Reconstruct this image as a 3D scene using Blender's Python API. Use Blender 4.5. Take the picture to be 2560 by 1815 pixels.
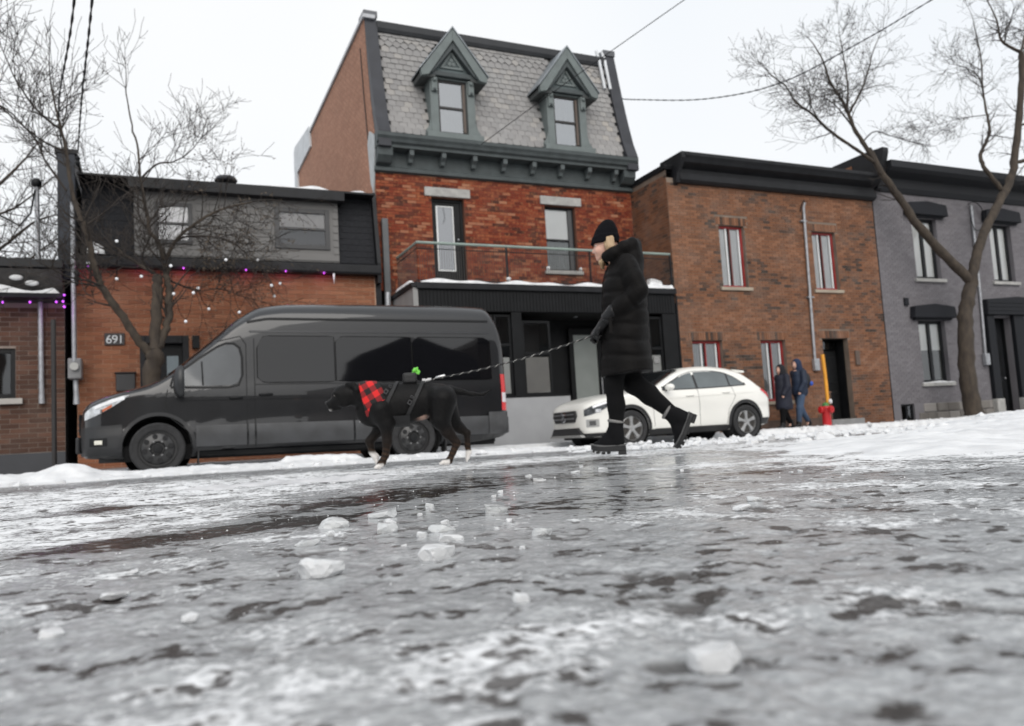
import bpy, bmesh, math, random
import numpy as np
from mathutils import Vector, Matrix
R = math.radians
SC = bpy.context.scene
COL = SC.collection
for _o in list(bpy.data.objects): bpy.data.objects.remove(_o)

# ------------------------------------------------------------------ camera
cam_data = bpy.data.cameras.new('camera')
cam = bpy.data.objects.new('camera', cam_data); COL.objects.link(cam)
def cam_basis(yaw, pitch, roll):
    cy, sy, cp, sp = math.cos(yaw), math.sin(yaw), math.cos(pitch), math.sin(pitch)
    fw = Vector((sy*cp, cy*cp, sp)); rt = Vector((cy, -sy, 0)); up = rt.cross(fw)
    cr, sr = math.cos(roll), math.sin(roll)
    return cr*rt + sr*up, -sr*rt + cr*up, fw
_r, _u, _f = cam_basis(R(24.28), R(5.17), R(-3.35))
CAMZ = .19
cam.matrix_world = Matrix(((_r.x, _u.x, -_f.x, 0), (_r.y, _u.y, -_f.y, 0), (_r.z, _u.z, -_f.z, CAMZ), (0, 0, 0, 1)))
cam_data.sensor_width = 36; cam_data.lens = 27.82
cam_data.clip_start = .02; cam_data.clip_end = 600
cam_data.dof.use_dof = True; cam_data.dof.focus_distance = 2.35; cam_data.dof.aperture_fstop = 4.2
SC.camera = cam

# ------------------------------------------------------------------ sky, sun, exposure (overcast winter day)
SUN_EL, SUN_AZ = R(36), R(196)
w = bpy.data.worlds.new('World'); SC.world = w; w.use_nodes = True
nt = w.node_tree; nt.nodes.clear()
sky = nt.nodes.new('ShaderNodeTexSky'); sky.sky_type = 'NISHITA'; sky.sun_disc = False
sky.sun_elevation = SUN_EL; sky.sun_rotation = SUN_AZ; sky.air_density = 1.0; sky.dust_density = 6.0; sky.ozone_density = 1.0
s1 = nt.nodes.new('ShaderNodeVectorMath'); s1.operation = 'SCALE'; s1.inputs['Scale'].default_value = .10
nt.links.new(sky.outputs[0], s1.inputs[0])
tc = nt.nodes.new('ShaderNodeTexCoord')
nz = nt.nodes.new('ShaderNodeTexNoise'); nz.inputs['Scale'].default_value = 1.3; nz.inputs['Detail'].default_value = 3
nt.links.new(tc.outputs['Generated'], nz.inputs['Vector'])
rp = nt.nodes.new('ShaderNodeValToRGB')
rp.color_ramp.elements[0].position = .3; rp.color_ramp.elements[0].color = (.82, .868, .925, 1)
rp.color_ramp.elements[1].position = .7; rp.color_ramp.elements[1].color = (.955, .96, .96, 1)
nt.links.new(nz.outputs[0], rp.inputs[0])
mx = nt.nodes.new('ShaderNodeMixRGB'); mx.inputs[0].default_value = .90      # the cloud deck hides most of the blue
nt.links.new(s1.outputs[0], mx.inputs[1]); nt.links.new(rp.outputs[0], mx.inputs[2])
bg = nt.nodes.new('ShaderNodeBackground'); bg.inputs['Strength'].default_value = .92
nt.links.new(mx.outputs[0], bg.inputs['Color'])
ow = nt.nodes.new('ShaderNodeOutputWorld'); nt.links.new(bg.outputs[0], ow.inputs[0])
sun_data = bpy.data.lights.new('sun', 'SUN'); sun_data.energy = 1.5; sun_data.angle = R(55); sun_data.color = (1, .97, .93)
sun = bpy.data.objects.new('sun', sun_data); COL.objects.link(sun)
sun.rotation_euler = Vector((math.sin(SUN_AZ)*math.cos(SUN_EL), math.cos(SUN_AZ)*math.cos(SUN_EL), math.sin(SUN_EL))).to_track_quat('Z', 'Y').to_euler()
SC.view_settings.view_transform = 'Standard'; SC.view_settings.look = 'None'
SC.view_settings.exposure = 0.3; SC.view_settings.gamma = 1.0; SC.view_settings.use_curve_mapping = False
SC.render.engine = 'CYCLES'
SC.cycles.max_bounces = 6; SC.cycles.glossy_bounces = 4; SC.cycles.transmission_bounces = 6; SC.cycles.transparent_max_bounces = 12
SC.cycles.caustics_reflective = False; SC.cycles.caustics_refractive = False
try: SC.cycles.use_denoising = True
except Exception: pass

# ------------------------------------------------------------------ noise on numpy arrays
_rs = np.random.RandomState(7)
_PERM = np.tile(_rs.permutation(512), 3)
_GR = _rs.normal(size=(512, 3)); _GR /= np.linalg.norm(_GR, axis=1)[:, None]
def pnoise(p):
    p = np.asarray(p, float); i = np.floor(p).astype(int); f = p - i; u = f*f*f*(f*(f*6-15)+10); i &= 511
    def g(dx, dy, dz):
        h = _PERM[_PERM[_PERM[(i[:, 0]+dx) & 511] + ((i[:, 1]+dy) & 511)] + ((i[:, 2]+dz) & 511)]
        gv = _GR[h]; return gv[:, 0]*(f[:, 0]-dx) + gv[:, 1]*(f[:, 1]-dy) + gv[:, 2]*(f[:, 2]-dz)
    x0 = g(0,0,0)*(1-u[:,0]) + g(1,0,0)*u[:,0]; x1 = g(0,1,0)*(1-u[:,0]) + g(1,1,0)*u[:,0]
    x2 = g(0,0,1)*(1-u[:,0]) + g(1,0,1)*u[:,0]; x3 = g(0,1,1)*(1-u[:,0]) + g(1,1,1)*u[:,0]
    y0 = x0*(1-u[:,1]) + x1*u[:,1]; y1 = x2*(1-u[:,1]) + x3*u[:,1]
    return (y0*(1-u[:,2]) + y1*u[:,2])*1.6
def fbm(x, y, z=0., s=1., o=4, g=.5, lac=2.03):
    p = np.stack([np.asarray(x, float).ravel()*s, np.asarray(y, float).ravel()*s, np.full(np.size(x), float(z))], 1)
    a, t, n = 1., 0., 0.
    for k in range(o):
        t = t + a*pnoise(p + k*17.3); n += a; a *= g; p = p*lac
    return (t/n).reshape(np.shape(x))
def sstep(a, b, x): t = np.clip((x-a)/(b-a), 0, 1); return t*t*(3-2*t)

# ------------------------------------------------------------------ materials
MATS = {}
def mat(name, col, rough=.6, metal=0., var=.12, vs=3., bump=0., bs=60., coat=0., spec=.5, col2=None, stretch=None, emit=None, sheen=0., trans=0., ior=1.5, detail=4., dirt=None, sss=0.):
    if name in MATS: return MATS[name]
    m = bpy.data.materials.new(name); m.use_nodes = True; MATS[name] = m
    n = m.node_tree; b = n.nodes['Principled BSDF']
    b.inputs['Roughness'].default_value = rough; b.inputs['Metallic'].default_value = metal
    b.inputs['Specular IOR Level'].default_value = spec; b.inputs['Coat Weight'].default_value = coat
    b.inputs['Coat Roughness'].default_value = .05; b.inputs['IOR'].default_value = ior
    b.inputs['Sheen Weight'].default_value = sheen; b.inputs['Transmission Weight'].default_value = trans
    if sss: b.inputs['Subsurface Weight'].default_value = sss; b.inputs['Subsurface Radius'].default_value = (.02, .01, .006); b.inputs['Subsurface Scale'].default_value = 1.0
    g = n.nodes.new('ShaderNodeNewGeometry'); vec = g.outputs['Position']
    if stretch:
        mp = n.nodes.new('ShaderNodeMapping'); mp.inputs['Scale'].default_value = stretch
        n.links.new(vec, mp.inputs['Vector']); vec = mp.outputs['Vector']
    a = tuple(col)+(1,); c2 = tuple(col2)+(1,) if col2 else tuple(min(1, c*(1+var)) for c in col)+(1,)
    if not col2: a = tuple(c*(1-var) for c in col)+(1,)
    t = n.nodes.new('ShaderNodeTexNoise'); t.inputs['Scale'].default_value = vs; t.inputs['Detail'].default_value = detail
    n.links.new(vec, t.inputs['Vector'])
    r = n.nodes.new('ShaderNodeValToRGB'); r.color_ramp.elements[0].position = .33; r.color_ramp.elements[1].position = .67
    r.color_ramp.elements[0].color = a; r.color_ramp.elements[1].color = c2
    n.links.new(t.outputs[0], r.inputs[0]); n.links.new(r.outputs[0], b.inputs['Base Color'])
    rr = n.nodes.new('ShaderNodeMapRange'); rr.inputs[3].default_value = max(.02, rough*.8); rr.inputs[4].default_value = min(1, rough*1.2)
    n.links.new(t.outputs[0], rr.inputs[0]); n.links.new(rr.outputs[0], b.inputs['Roughness'])
    if bump:
        t2 = n.nodes.new('ShaderNodeTexNoise'); t2.inputs['Scale'].default_value = bs; t2.inputs['Detail'].default_value = 5
        n.links.new(vec, t2.inputs['Vector'])
        bp = n.nodes.new('ShaderNodeBump'); bp.inputs['Strength'].default_value = bump; bp.inputs['Distance'].default_value = .01
        n.links.new(t2.outputs[0], bp.inputs['Height']); n.links.new(bp.outputs[0], b.inputs['Normal'])
    if emit:
        b.inputs['Emission Color'].default_value = tuple(emit[:3])+(1,); b.inputs['Emission Strength'].default_value = emit[3]
    return m
def glass_mat(name, tint=(.75, .8, .8), rough=.02, boost=.06):
    if name in MATS: return MATS[name]
    m = bpy.data.materials.new(name); m.use_nodes = True; MATS[name] = m; n = m.node_tree; n.nodes.clear()
    o = n.nodes.new('ShaderNodeOutputMaterial'); mxs = n.nodes.new('ShaderNodeMixShader')
    tr = n.nodes.new('ShaderNodeBsdfTransparent'); tr.inputs[0].default_value = tint+(1,)
    gl = n.nodes.new('ShaderNodeBsdfGlossy'); gl.inputs['Roughness'].default_value = rough; gl.inputs[0].default_value = (.95, .97, 1, 1)
    fr = n.nodes.new('ShaderNodeFresnel'); fr.inputs[0].default_value = 1.55
    ad = n.nodes.new('ShaderNodeMath'); ad.operation = 'ADD'; ad.inputs[1].default_value = boost; ad.use_clamp = True
    g = n.nodes.new('ShaderNodeTexNoise'); g.inputs['Scale'].default_value = .9
    ge = n.nodes.new('ShaderNodeNewGeometry'); n.links.new(ge.outputs['Position'], g.inputs['Vector'])
    bp = n.nodes.new('ShaderNodeBump'); bp.inputs['Strength'].default_value = .12; bp.inputs['Distance'].default_value = .05
    n.links.new(g.outputs[0], bp.inputs['Height']); n.links.new(bp.outputs[0], gl.inputs['Normal'])
    n.links.new(fr.outputs[0], ad.inputs[0]); n.links.new(ad.outputs[0], mxs.inputs[0])
    n.links.new(tr.outputs[0], mxs.inputs[1]); n.links.new(gl.outputs[0], mxs.inputs[2]); n.links.new(mxs.outputs[0], o.inputs[0])
    return m
def brick_mat(name, stops, mortar_dust=(.32, .28, .25), dust=.25, blotch=None):
    """colour from the per-brick attribute 'tint', weathered by noise"""
    m = bpy.data.materials.new(name); m.use_nodes = True; MATS[name] = m; n = m.node_tree; b = n.nodes['Principled BSDF']
    b.inputs['Roughness'].default_value = .85; b.inputs['Specular IOR Level'].default_value = .25
    at = n.nodes.new('ShaderNodeAttribute'); at.attribute_name = 'tint'
    r = n.nodes.new('ShaderNodeValToRGB'); cr = r.color_ramp
    while len(cr.elements) < len(stops): cr.elements.new(.5)
    for e, (p, c) in zip(cr.elements, stops): e.position = p; e.color = tuple(c)+(1,)
    n.links.new(at.outputs['Fac'], r.inputs[0])
    g = n.nodes.new('ShaderNodeNewGeometry')
    t = n.nodes.new('ShaderNodeTexNoise'); t.inputs['Scale'].default_value = 2.2; t.inputs['Detail'].default_value = 7; t.inputs['Roughness'].default_value = .65
    n.links.new(g.outputs['Position'], t.inputs['Vector'])
    mr = n.nodes.new('ShaderNodeMapRange'); mr.inputs[1].default_value = .45; mr.inputs[2].default_value = .75; mr.inputs[3].default_value = 0; mr.inputs[4].default_value = dust
    n.links.new(t.outputs[0], mr.inputs[0])
    mxx = n.nodes.new('ShaderNodeMixRGB'); mxx.inputs[2].default_value = tuple(mortar_dust)+(1,)
    n.links.new(mr.outputs[0], mxx.inputs[0]); n.links.new(r.outputs[0], mxx.inputs[1])
    last = mxx
    if blotch:
        t3 = n.nodes.new('ShaderNodeTexNoise'); t3.inputs['Scale'].default_value = 14; t3.inputs['Detail'].default_value = 3
        n.links.new(g.outputs['Position'], t3.inputs['Vector'])
        mr3 = n.nodes.new('ShaderNodeMapRange'); mr3.inputs[1].default_value = .55; mr3.inputs[2].default_value = .68; mr3.inputs[4].default_value = blotch[3]
        n.links.new(t3.outputs[0], mr3.inputs[0])
        mx3 = n.nodes.new('ShaderNodeMixRGB'); mx3.inputs[2].default_value = tuple(blotch[:3])+(1,)
        n.links.new(mr3.outputs[0], mx3.inputs[0]); n.links.new(last.outputs[0], mx3.inputs[1]); last = mx3
    n.links.new(last.outputs[0], b.inputs['Base Color'])
    t2 = n.nodes.new('ShaderNodeTexNoise'); t2.inputs['Scale'].default_value = 90
    n.links.new(g.outputs['Position'], t2.inputs['Vector'])
    bp = n.nodes.new('ShaderNodeBump'); bp.inputs['Strength'].default_value = .4; bp.inputs['Distance'].default_value = .01
    n.links.new(t2.outputs[0], bp.inputs['Height']); n.links.new(bp.outputs[0], b.inputs['Normal'])
    return m

# ------------------------------------------------------------------ mesh builder
ORG = {}
def root_org(o): return ORG.get(o.name, Vector((0, 0, 0))) if o else Vector((0, 0, 0))
class MB:
    def __init__(s): s.v = []; s.f = []; s.t = []
    def add(s, vs, fs, tint=None):
        k = len(s.v); s.v += [tuple(map(float, p)) for p in vs]; s.f += [tuple(i+k for i in f) for f in fs]
        if tint is not None: s.t += [tint]*len(vs)
        return s
    def box(s, x0, x1, y0, y1, z0, z1, tint=None, back=True):
        vs = [(x0,y0,z0),(x1,y0,z0),(x1,y1,z0),(x0,y1,z0),(x0,y0,z1),(x1,y0,z1),(x1,y1,z1),(x0,y1,z1)]
        fs = [(0,1,5,4),(1,2,6,5),(3,0,4,7),(4,5,6,7),(0,3,2,1)] + ([(2,3,7,6)] if back else [])
        return s.add(vs, fs, tint)
    def quad(s, a, b, c, d): return s.add([a, b, c, d], [(0, 1, 2, 3)])
    def prism(s, poly, axis, a0, a1):
        """poly: list of (u,w); axis 'Y' -> (u,a,w); 'X' -> (a,u,w); 'Z' -> (u,w,a)"""
        n = len(poly)
        def P(u, w_, a): return {'Y': (u, a, w_), 'X': (a, u, w_), 'Z': (u, w_, a)}[axis]
        vs = [P(u, w_, a0) for u, w_ in poly] + [P(u, w_, a1) for u, w_ in poly]
        fs = [tuple(range(n))[::-1], tuple(range(n, 2*n))] + [(i, (i+1) % n, n+(i+1) % n, n+i) for i in range(n)]
        return s.add(vs, fs)
    def tube(s, pts, rad, n=8, cap=True, tw=0.):
        pts = [Vector(p) for p in pts]; m = len(pts)
        if not hasattr(rad, '__len__'): rad = [rad]*m
        vs = []; up = None
        for i, p in enumerate(pts):
            d = (pts[min(i+1, m-1)] - pts[max(i-1, 0)])
            d = d.normalized() if d.length > 1e-9 else Vector((0, 0, 1))
            if up is None: up = Vector((0, 0, 1)) if abs(d.z) < .9 else Vector((1, 0, 0))
            a = d.cross(up); a = a.normalized() if a.length > 1e-6 else d.orthogonal().normalized()
            b = a.cross(d).normalized(); up = b
            for k in range(n):
                t = 2*math.pi*k/n + tw*i; vs.append(p + rad[i]*(math.cos(t)*a + math.sin(t)*b))
        fs = [(i*n+k, i*n+(k+1) % n, (i+1)*n+(k+1) % n, (i+1)*n+k) for i in range(m-1) for k in range(n)]
        if cap: fs += [tuple(range(n))[::-1], tuple(range((m-1)*n, m*n))]
        return s.add(vs, fs)
    def cyl(s, p, q, r0, r1=None, n=14): return s.tube([p, q], [r0, r0 if r1 is None else r1], n)
    def lathe(s, prof, c, axis='Z', n=24, cap=True):
        """prof: list of (r, h)"""
        vs = []
        for r, h in prof:
            for k in range(n):
                t = 2*math.pi*k/n; a, b = r*math.cos(t), r*math.sin(t)
                vs.append({'Z': (c[0]+a, c[1]+b, c[2]+h), 'Y': (c[0]+a, c[1]+h, c[2]+b), 'X': (c[0]+h, c[1]+a, c[2]+b)}[axis])
        m = len(prof)
        fs = [(i*n+k, i*n+(k+1) % n, (i+1)*n+(k+1) % n, (i+1)*n+k) for i in range(m-1) for k in range(n)]
        if cap: fs += [tuple(range(n))[::-1], tuple(range((m-1)*n, m*n))]
        return s.add(vs, fs)
    def grid(s, fn, nu, nv):
        vs = [fn(i/(nu-1), j/(nv-1)) for i in range(nu) for j in range(nv)]
        fs = [(i*nv+j, (i+1)*nv+j, (i+1)*nv+j+1, i*nv+j+1) for i in range(nu-1) for j in range(nv-1)]
        return s.add(vs, fs)
    def slab(s, poly, axis, a0, a1): return s.prism(poly, axis, a0, a1)
    def sphere(s, c, r, nu=10, nv=7, sc=(1, 1, 1)):
        vs = [(c[0], c[1], c[2]-r*sc[2])]
        for j in range(1, nv):
            ph = -math.pi/2 + math.pi*j/nv
            for i in range(nu):
                t = 2*math.pi*i/nu
                vs.append((c[0]+r*sc[0]*math.cos(ph)*math.cos(t), c[1]+r*sc[1]*math.cos(ph)*math.sin(t), c[2]+r*sc[2]*math.sin(ph)))
        vs.append((c[0], c[1], c[2]+r*sc[2])); L = len(vs)-1
        fs = [(0, 1+(i+1) % nu, 1+i) for i in range(nu)]
        for j in range(nv-2):
            fs += [(1+j*nu+i, 1+j*nu+(i+1) % nu, 1+(j+1)*nu+(i+1) % nu, 1+(j+1)*nu+i) for i in range(nu)]
        fs += [(1+(nv-2)*nu+i, 1+(nv-2)*nu+(i+1) % nu, L) for i in range(nu)]
        return s.add(vs, fs)
    def mesh(s, name, off=Vector((0, 0, 0))):
        me = bpy.data.meshes.new(name)
        v = np.array(s.v, float).reshape(-1, 3) - np.array(off)
        me.from_pydata(v.tolist(), [], s.f)
        if s.t and len(s.t) == len(s.v):
            a = me.attributes.new('tint', 'FLOAT', 'POINT'); a.data.foreach_set('value', np.array(s.t, np.float32))
        me.validate(); me.update(); return me
    def build(s, name, m, parent=None, smooth=0, bevel=0., kind=None, fix=True, segs=2):
        me = s.mesh(name, root_org(top(parent)) if parent else Vector((0, 0, 0)))
        if fix:
            bm = bmesh.new(); bm.from_mesh(me); bmesh.ops.recalc_face_normals(bm, faces=bm.faces); bm.to_mesh(me); bm.free()
        return link(name, me, m, parent, smooth, bevel, kind, segs)
def top(o):
    while o and o.parent: o = o.parent
    return o
def link(name, me, m, parent=None, smooth=0, bevel=0., kind=None, segs=2):
    if m: me.materials.append(m)
    if smooth:
        me.polygons.foreach_set('use_smooth', [True]*len(me.polygons))
        if smooth < 180: me.set_sharp_from_angle(angle=R(smooth))
    o = bpy.data.objects.new(name, me); COL.objects.link(o)
    if parent: o.parent = parent
    if bevel:
        md = o.modifiers.new('bevel', 'BEVEL'); md.width = bevel; md.segments = segs; md.limit_method = 'ANGLE'; md.angle_limit = R(40)
    if kind: o['kind'] = kind
    return o
def tag(o, label, cat, group=None):
    o['label'] = label; o['category'] = cat
    if group: o['group'] = group
    return o
def thing(name, label, cat, loc=(0, 0, 0), group=None, world=True):
    o = bpy.data.objects.new(name, None); COL.objects.link(o); o.location = loc; o.empty_display_size = .2
    ORG[o.name] = Vector(loc) if world else Vector((0, 0, 0))
    return tag(o, label, cat, group)
def copy_tree(o, parent=None):
    c = o.copy(); COL.objects.link(c)
    if parent: c.parent = parent
    for ch in list(o.children): copy_tree(ch, c)
    return c
def gz(x, y):
    """height of the street: it falls gently to the far gutter"""
    return -.012*np.maximum(0, np.asarray(y, float)-5.) - .005*np.clip(np.asarray(x, float), 0, 30)*sstep(5, 11, np.asarray(y, float))

# ------------------------------------------------------------------ implicit surfaces (smooth organic bodies)
class SDF:
    def __init__(s, lo, hi, h):
        s.lo = np.array(lo, float); s.h = h; s.n = np.ceil((np.array(hi)-s.lo)/h).astype(int)+1
        s.ax = [s.lo[i]+h*np.arange(s.n[i]) for i in range(3)]
        s.d = np.full(s.n, 1e3)
    def _sl(s, lo, hi):
        a = np.maximum(0, np.floor((np.array(lo)-s.lo)/s.h).astype(int)); b = np.minimum(s.n, np.ceil((np.array(hi)-s.lo)/s.h).astype(int)+1)
        b = np.maximum(b, a)
        sl = tuple(slice(a[i], b[i]) for i in range(3))
        return sl, np.meshgrid(*[s.ax[i][a[i]:b[i]] for i in range(3)], indexing='ij')
    def _put(s, sl, d, k, sub):
        o = s.d[sl]
        if sub:
            h = np.clip(.5-.5*(o+d)/max(k, 1e-6), 0, 1) if k else (o < -d)*1.
            s.d[sl] = np.maximum(o, -d) if not k else o*(1-h) + (-d)*h + k*h*(1-h)
            return
        if k <= 0: s.d[sl] = np.minimum(o, d); return
        h = np.clip(.5+.5*(o-d)/k, 0, 1); r = o*(1-h) + d*h - k*h*(1-h)
        s.d[sl] = np.where(o > 100, d, r)
    def cone(s, a, b, ra, rb, k=.02, sub=False, sq=None):
        a = np.array(a, float); b = np.array(b, float); pad = max(ra, rb)+3*k+2*s.h
        sl, (X, Y, Z) = s._sl(np.minimum(a, b)-pad, np.maximum(a, b)+pad)
        ba = b-a; L = ba@ba+1e-12
        t = np.clip(((X-a[0])*ba[0] + (Y-a[1])*ba[1] + (Z-a[2])*ba[2])/L, 0, 1)
        dx, dy, dz = X-a[0]-t*ba[0], Y-a[1]-t*ba[1], Z-a[2]-t*ba[2]
        if sq: dx, dy, dz = dx/sq[0], dy/sq[1], dz/sq[2]
        r = ra+(rb-ra)*t
        if s.wave: 
            A, P = s.wave; r = r - A*np.abs(np.cos(np.pi*t*math.sqrt(L)/P))**6
        s._put(sl, np.sqrt(dx*dx+dy*dy+dz*dz)-r, k, sub); return s
    wave = None
    def chain(s, pts, rad, k=.02, sq=None):
        for i in range(len(pts)-1): s.cone(pts[i], pts[i+1], rad[i], rad[i+1], k, sq=sq)
        return s
    def ell(s, c, r, k=.02, sub=False, rot=0.):
        c = np.array(c, float); r = np.array(r, float); pad = r.max()+3*k+2*s.h
        sl, (X, Y, Z) = s._sl(c-pad, c+pad); x, y, z = X-c[0], Y-c[1], Z-c[2]
        if rot: cr, sr = math.cos(rot), math.sin(rot); x, z = x*cr+z*sr, -x*sr+z*cr
        q = np.sqrt((x/r[0])**2+(y/r[1])**2+(z/r[2])**2); s._put(sl, (q-1)*r.min()*np.where(q < 1, 1, .8), k, sub); return s
    def func(s, fn, k=0., sub=False, lo=None, hi=None):
        sl, (X, Y, Z) = s._sl(s.lo if lo is None else lo, s.lo+s.h*s.n if hi is None else hi)
        s._put(sl, fn(X, Y, Z), k, sub); return s
    def mesh(s, name):
        v = s.d; neg = v < 0; n = s.n
        cnt = sum(neg[i:n[0]-1+i, j:n[1]-1+j, k:n[2]-1+k].astype(int) for i in (0, 1) for j in (0, 1) for k in (0, 1))
        mix = (cnt > 0) & (cnt < 8); idx = np.full(mix.shape, -1); idx[mix] = np.arange(mix.sum())
        ci = np.argwhere(mix); acc = np.zeros((len(ci), 3)); num = np.zeros(len(ci))
        cor = [(i, j, k) for i in (0, 1) for j in (0, 1) for k in (0, 1)]
        for p in cor:
            for ax in range(3):
                if p[ax]: continue
                q = list(p); q[ax] = 1
                va = v[ci[:, 0]+p[0], ci[:, 1]+p[1], ci[:, 2]+p[2]]; vb = v[ci[:, 0]+q[0], ci[:, 1]+q[1], ci[:, 2]+q[2]]
                c = (va < 0) != (vb < 0); t = np.where(c, va/np.where(c, va-vb, 1), 0)
                pt = np.array(p, float)[None]+np.zeros((len(ci), 3)); pt[:, ax] += t
                acc += np.where(c[:, None], pt, 0); num += c
        pos = s.lo + s.h*(ci + acc/num[:, None]); F = []
        for ax in range(3):
            b, c = (ax+1) % 3, (ax+2) % 3
            A = [slice(None)]*3; B = [slice(None)]*3; A[ax] = slice(0, n[ax]-1); B[ax] = slice(1, n[ax])
            sa, sb = neg[tuple(A)], neg[tuple(B)]; e = np.argwhere(sa != sb)
            ok = (e[:, b] > 0) & (e[:, c] > 0) & (e[:, b] < n[b]-1) & (e[:, c] < n[c]-1); e = e[ok]
            fl = sa[e[:, 0], e[:, 1], e[:, 2]]
            def I(db, dc):
                q = e.copy(); q[:, b] -= db; q[:, c] -= dc; return idx[q[:, 0], q[:, 1], q[:, 2]]
            Q = np.stack([I(1, 1), I(0, 1), I(0, 0), I(1, 0)], 1); Q[~fl] = Q[~fl][:, ::-1]; F.append(Q)
        F = np.concatenate(F); F = F[(F >= 0).all(1)]
        me = bpy.data.meshes.new(name); me.vertices.add(len(pos)); me.vertices.foreach_set('co', pos.ravel())
        me.loops.add(F.size); me.loops.foreach_set('vertex_index', F.ravel().astype(np.int32))
        me.polygons.add(len(F)); me.polygons.foreach_set('loop_start', np.arange(0, F.size, 4, dtype=np.int32))
        me.update(calc_edges=True); me.validate()
        me.polygons.foreach_set('use_smooth', [True]*len(me.polygons))
        s.pos = pos; return me
    def build(s, name, m, parent=None, attr=None):
        me = s.mesh(name)
        if attr is not None:
            for nm, fn in attr.items():
                a = me.attributes.new(nm, 'FLOAT', 'POINT'); a.data.foreach_set('value', fn(s.pos).astype(np.float32))
        return link(name, me, m, parent)
# ------------------------------------------------------------------ shared materials
M_BLACK = mat('black_paint', (.008, .0085, .0095), .5, var=.25, vs=6, spec=.25)
M_BLACK_METAL = mat('black_metal_trim', (.012, .0125, .0145), .45, var=.3, vs=4, spec=.28)
M_DARK = mat('dark_interior', (.012, .012, .013), .9)
M_TIRE = mat('tyre_rubber', (.022, .022, .023), .8, var=.35, vs=14, bump=.2)
M_STEEL = mat('galvanised_steel', (.36, .37, .39), .45, metal=.5, var=.2, vs=9)
M_WHITE = mat('white_paint', (.74, .75, .75), .55, var=.06)
M_STONE = mat('grey_stone', (.36, .355, .34), .85, var=.15, vs=8, bump=.4, bs=50)
M_CONC = mat('grey_concrete', (.26, .26, .26), .9, var=.12, vs=4, bump=.3, bs=40)
M_GLASS = glass_mat('window_glass', (.96, .97, .97))
M_GLASS_D = glass_mat('window_glass_dark', (.3, .32, .34), .03, .05)
M_BLIND = mat('white_blind', (.92, .93, .92), .8, var=.03)

def snow_material(name, c0, c1, dirt=None):
    m = mat(name, c0, .75, col2=c1, vs=5, bump=.55, bs=45, spec=.25, detail=6)
    n = m.node_tree; b = n.nodes['Principled BSDF']
    b.inputs['Subsurface Weight'].default_value = .15; b.inputs['Subsurface Radius'].default_value = (.02, .022, .025)
    return m
M_SNOW = snow_material('snow', (.60, .605, .615), (.78, .785, .79))
M_SLUSH = snow_material('dirty_snow', (.42, .42, .43), (.68, .68, .69))

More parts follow.
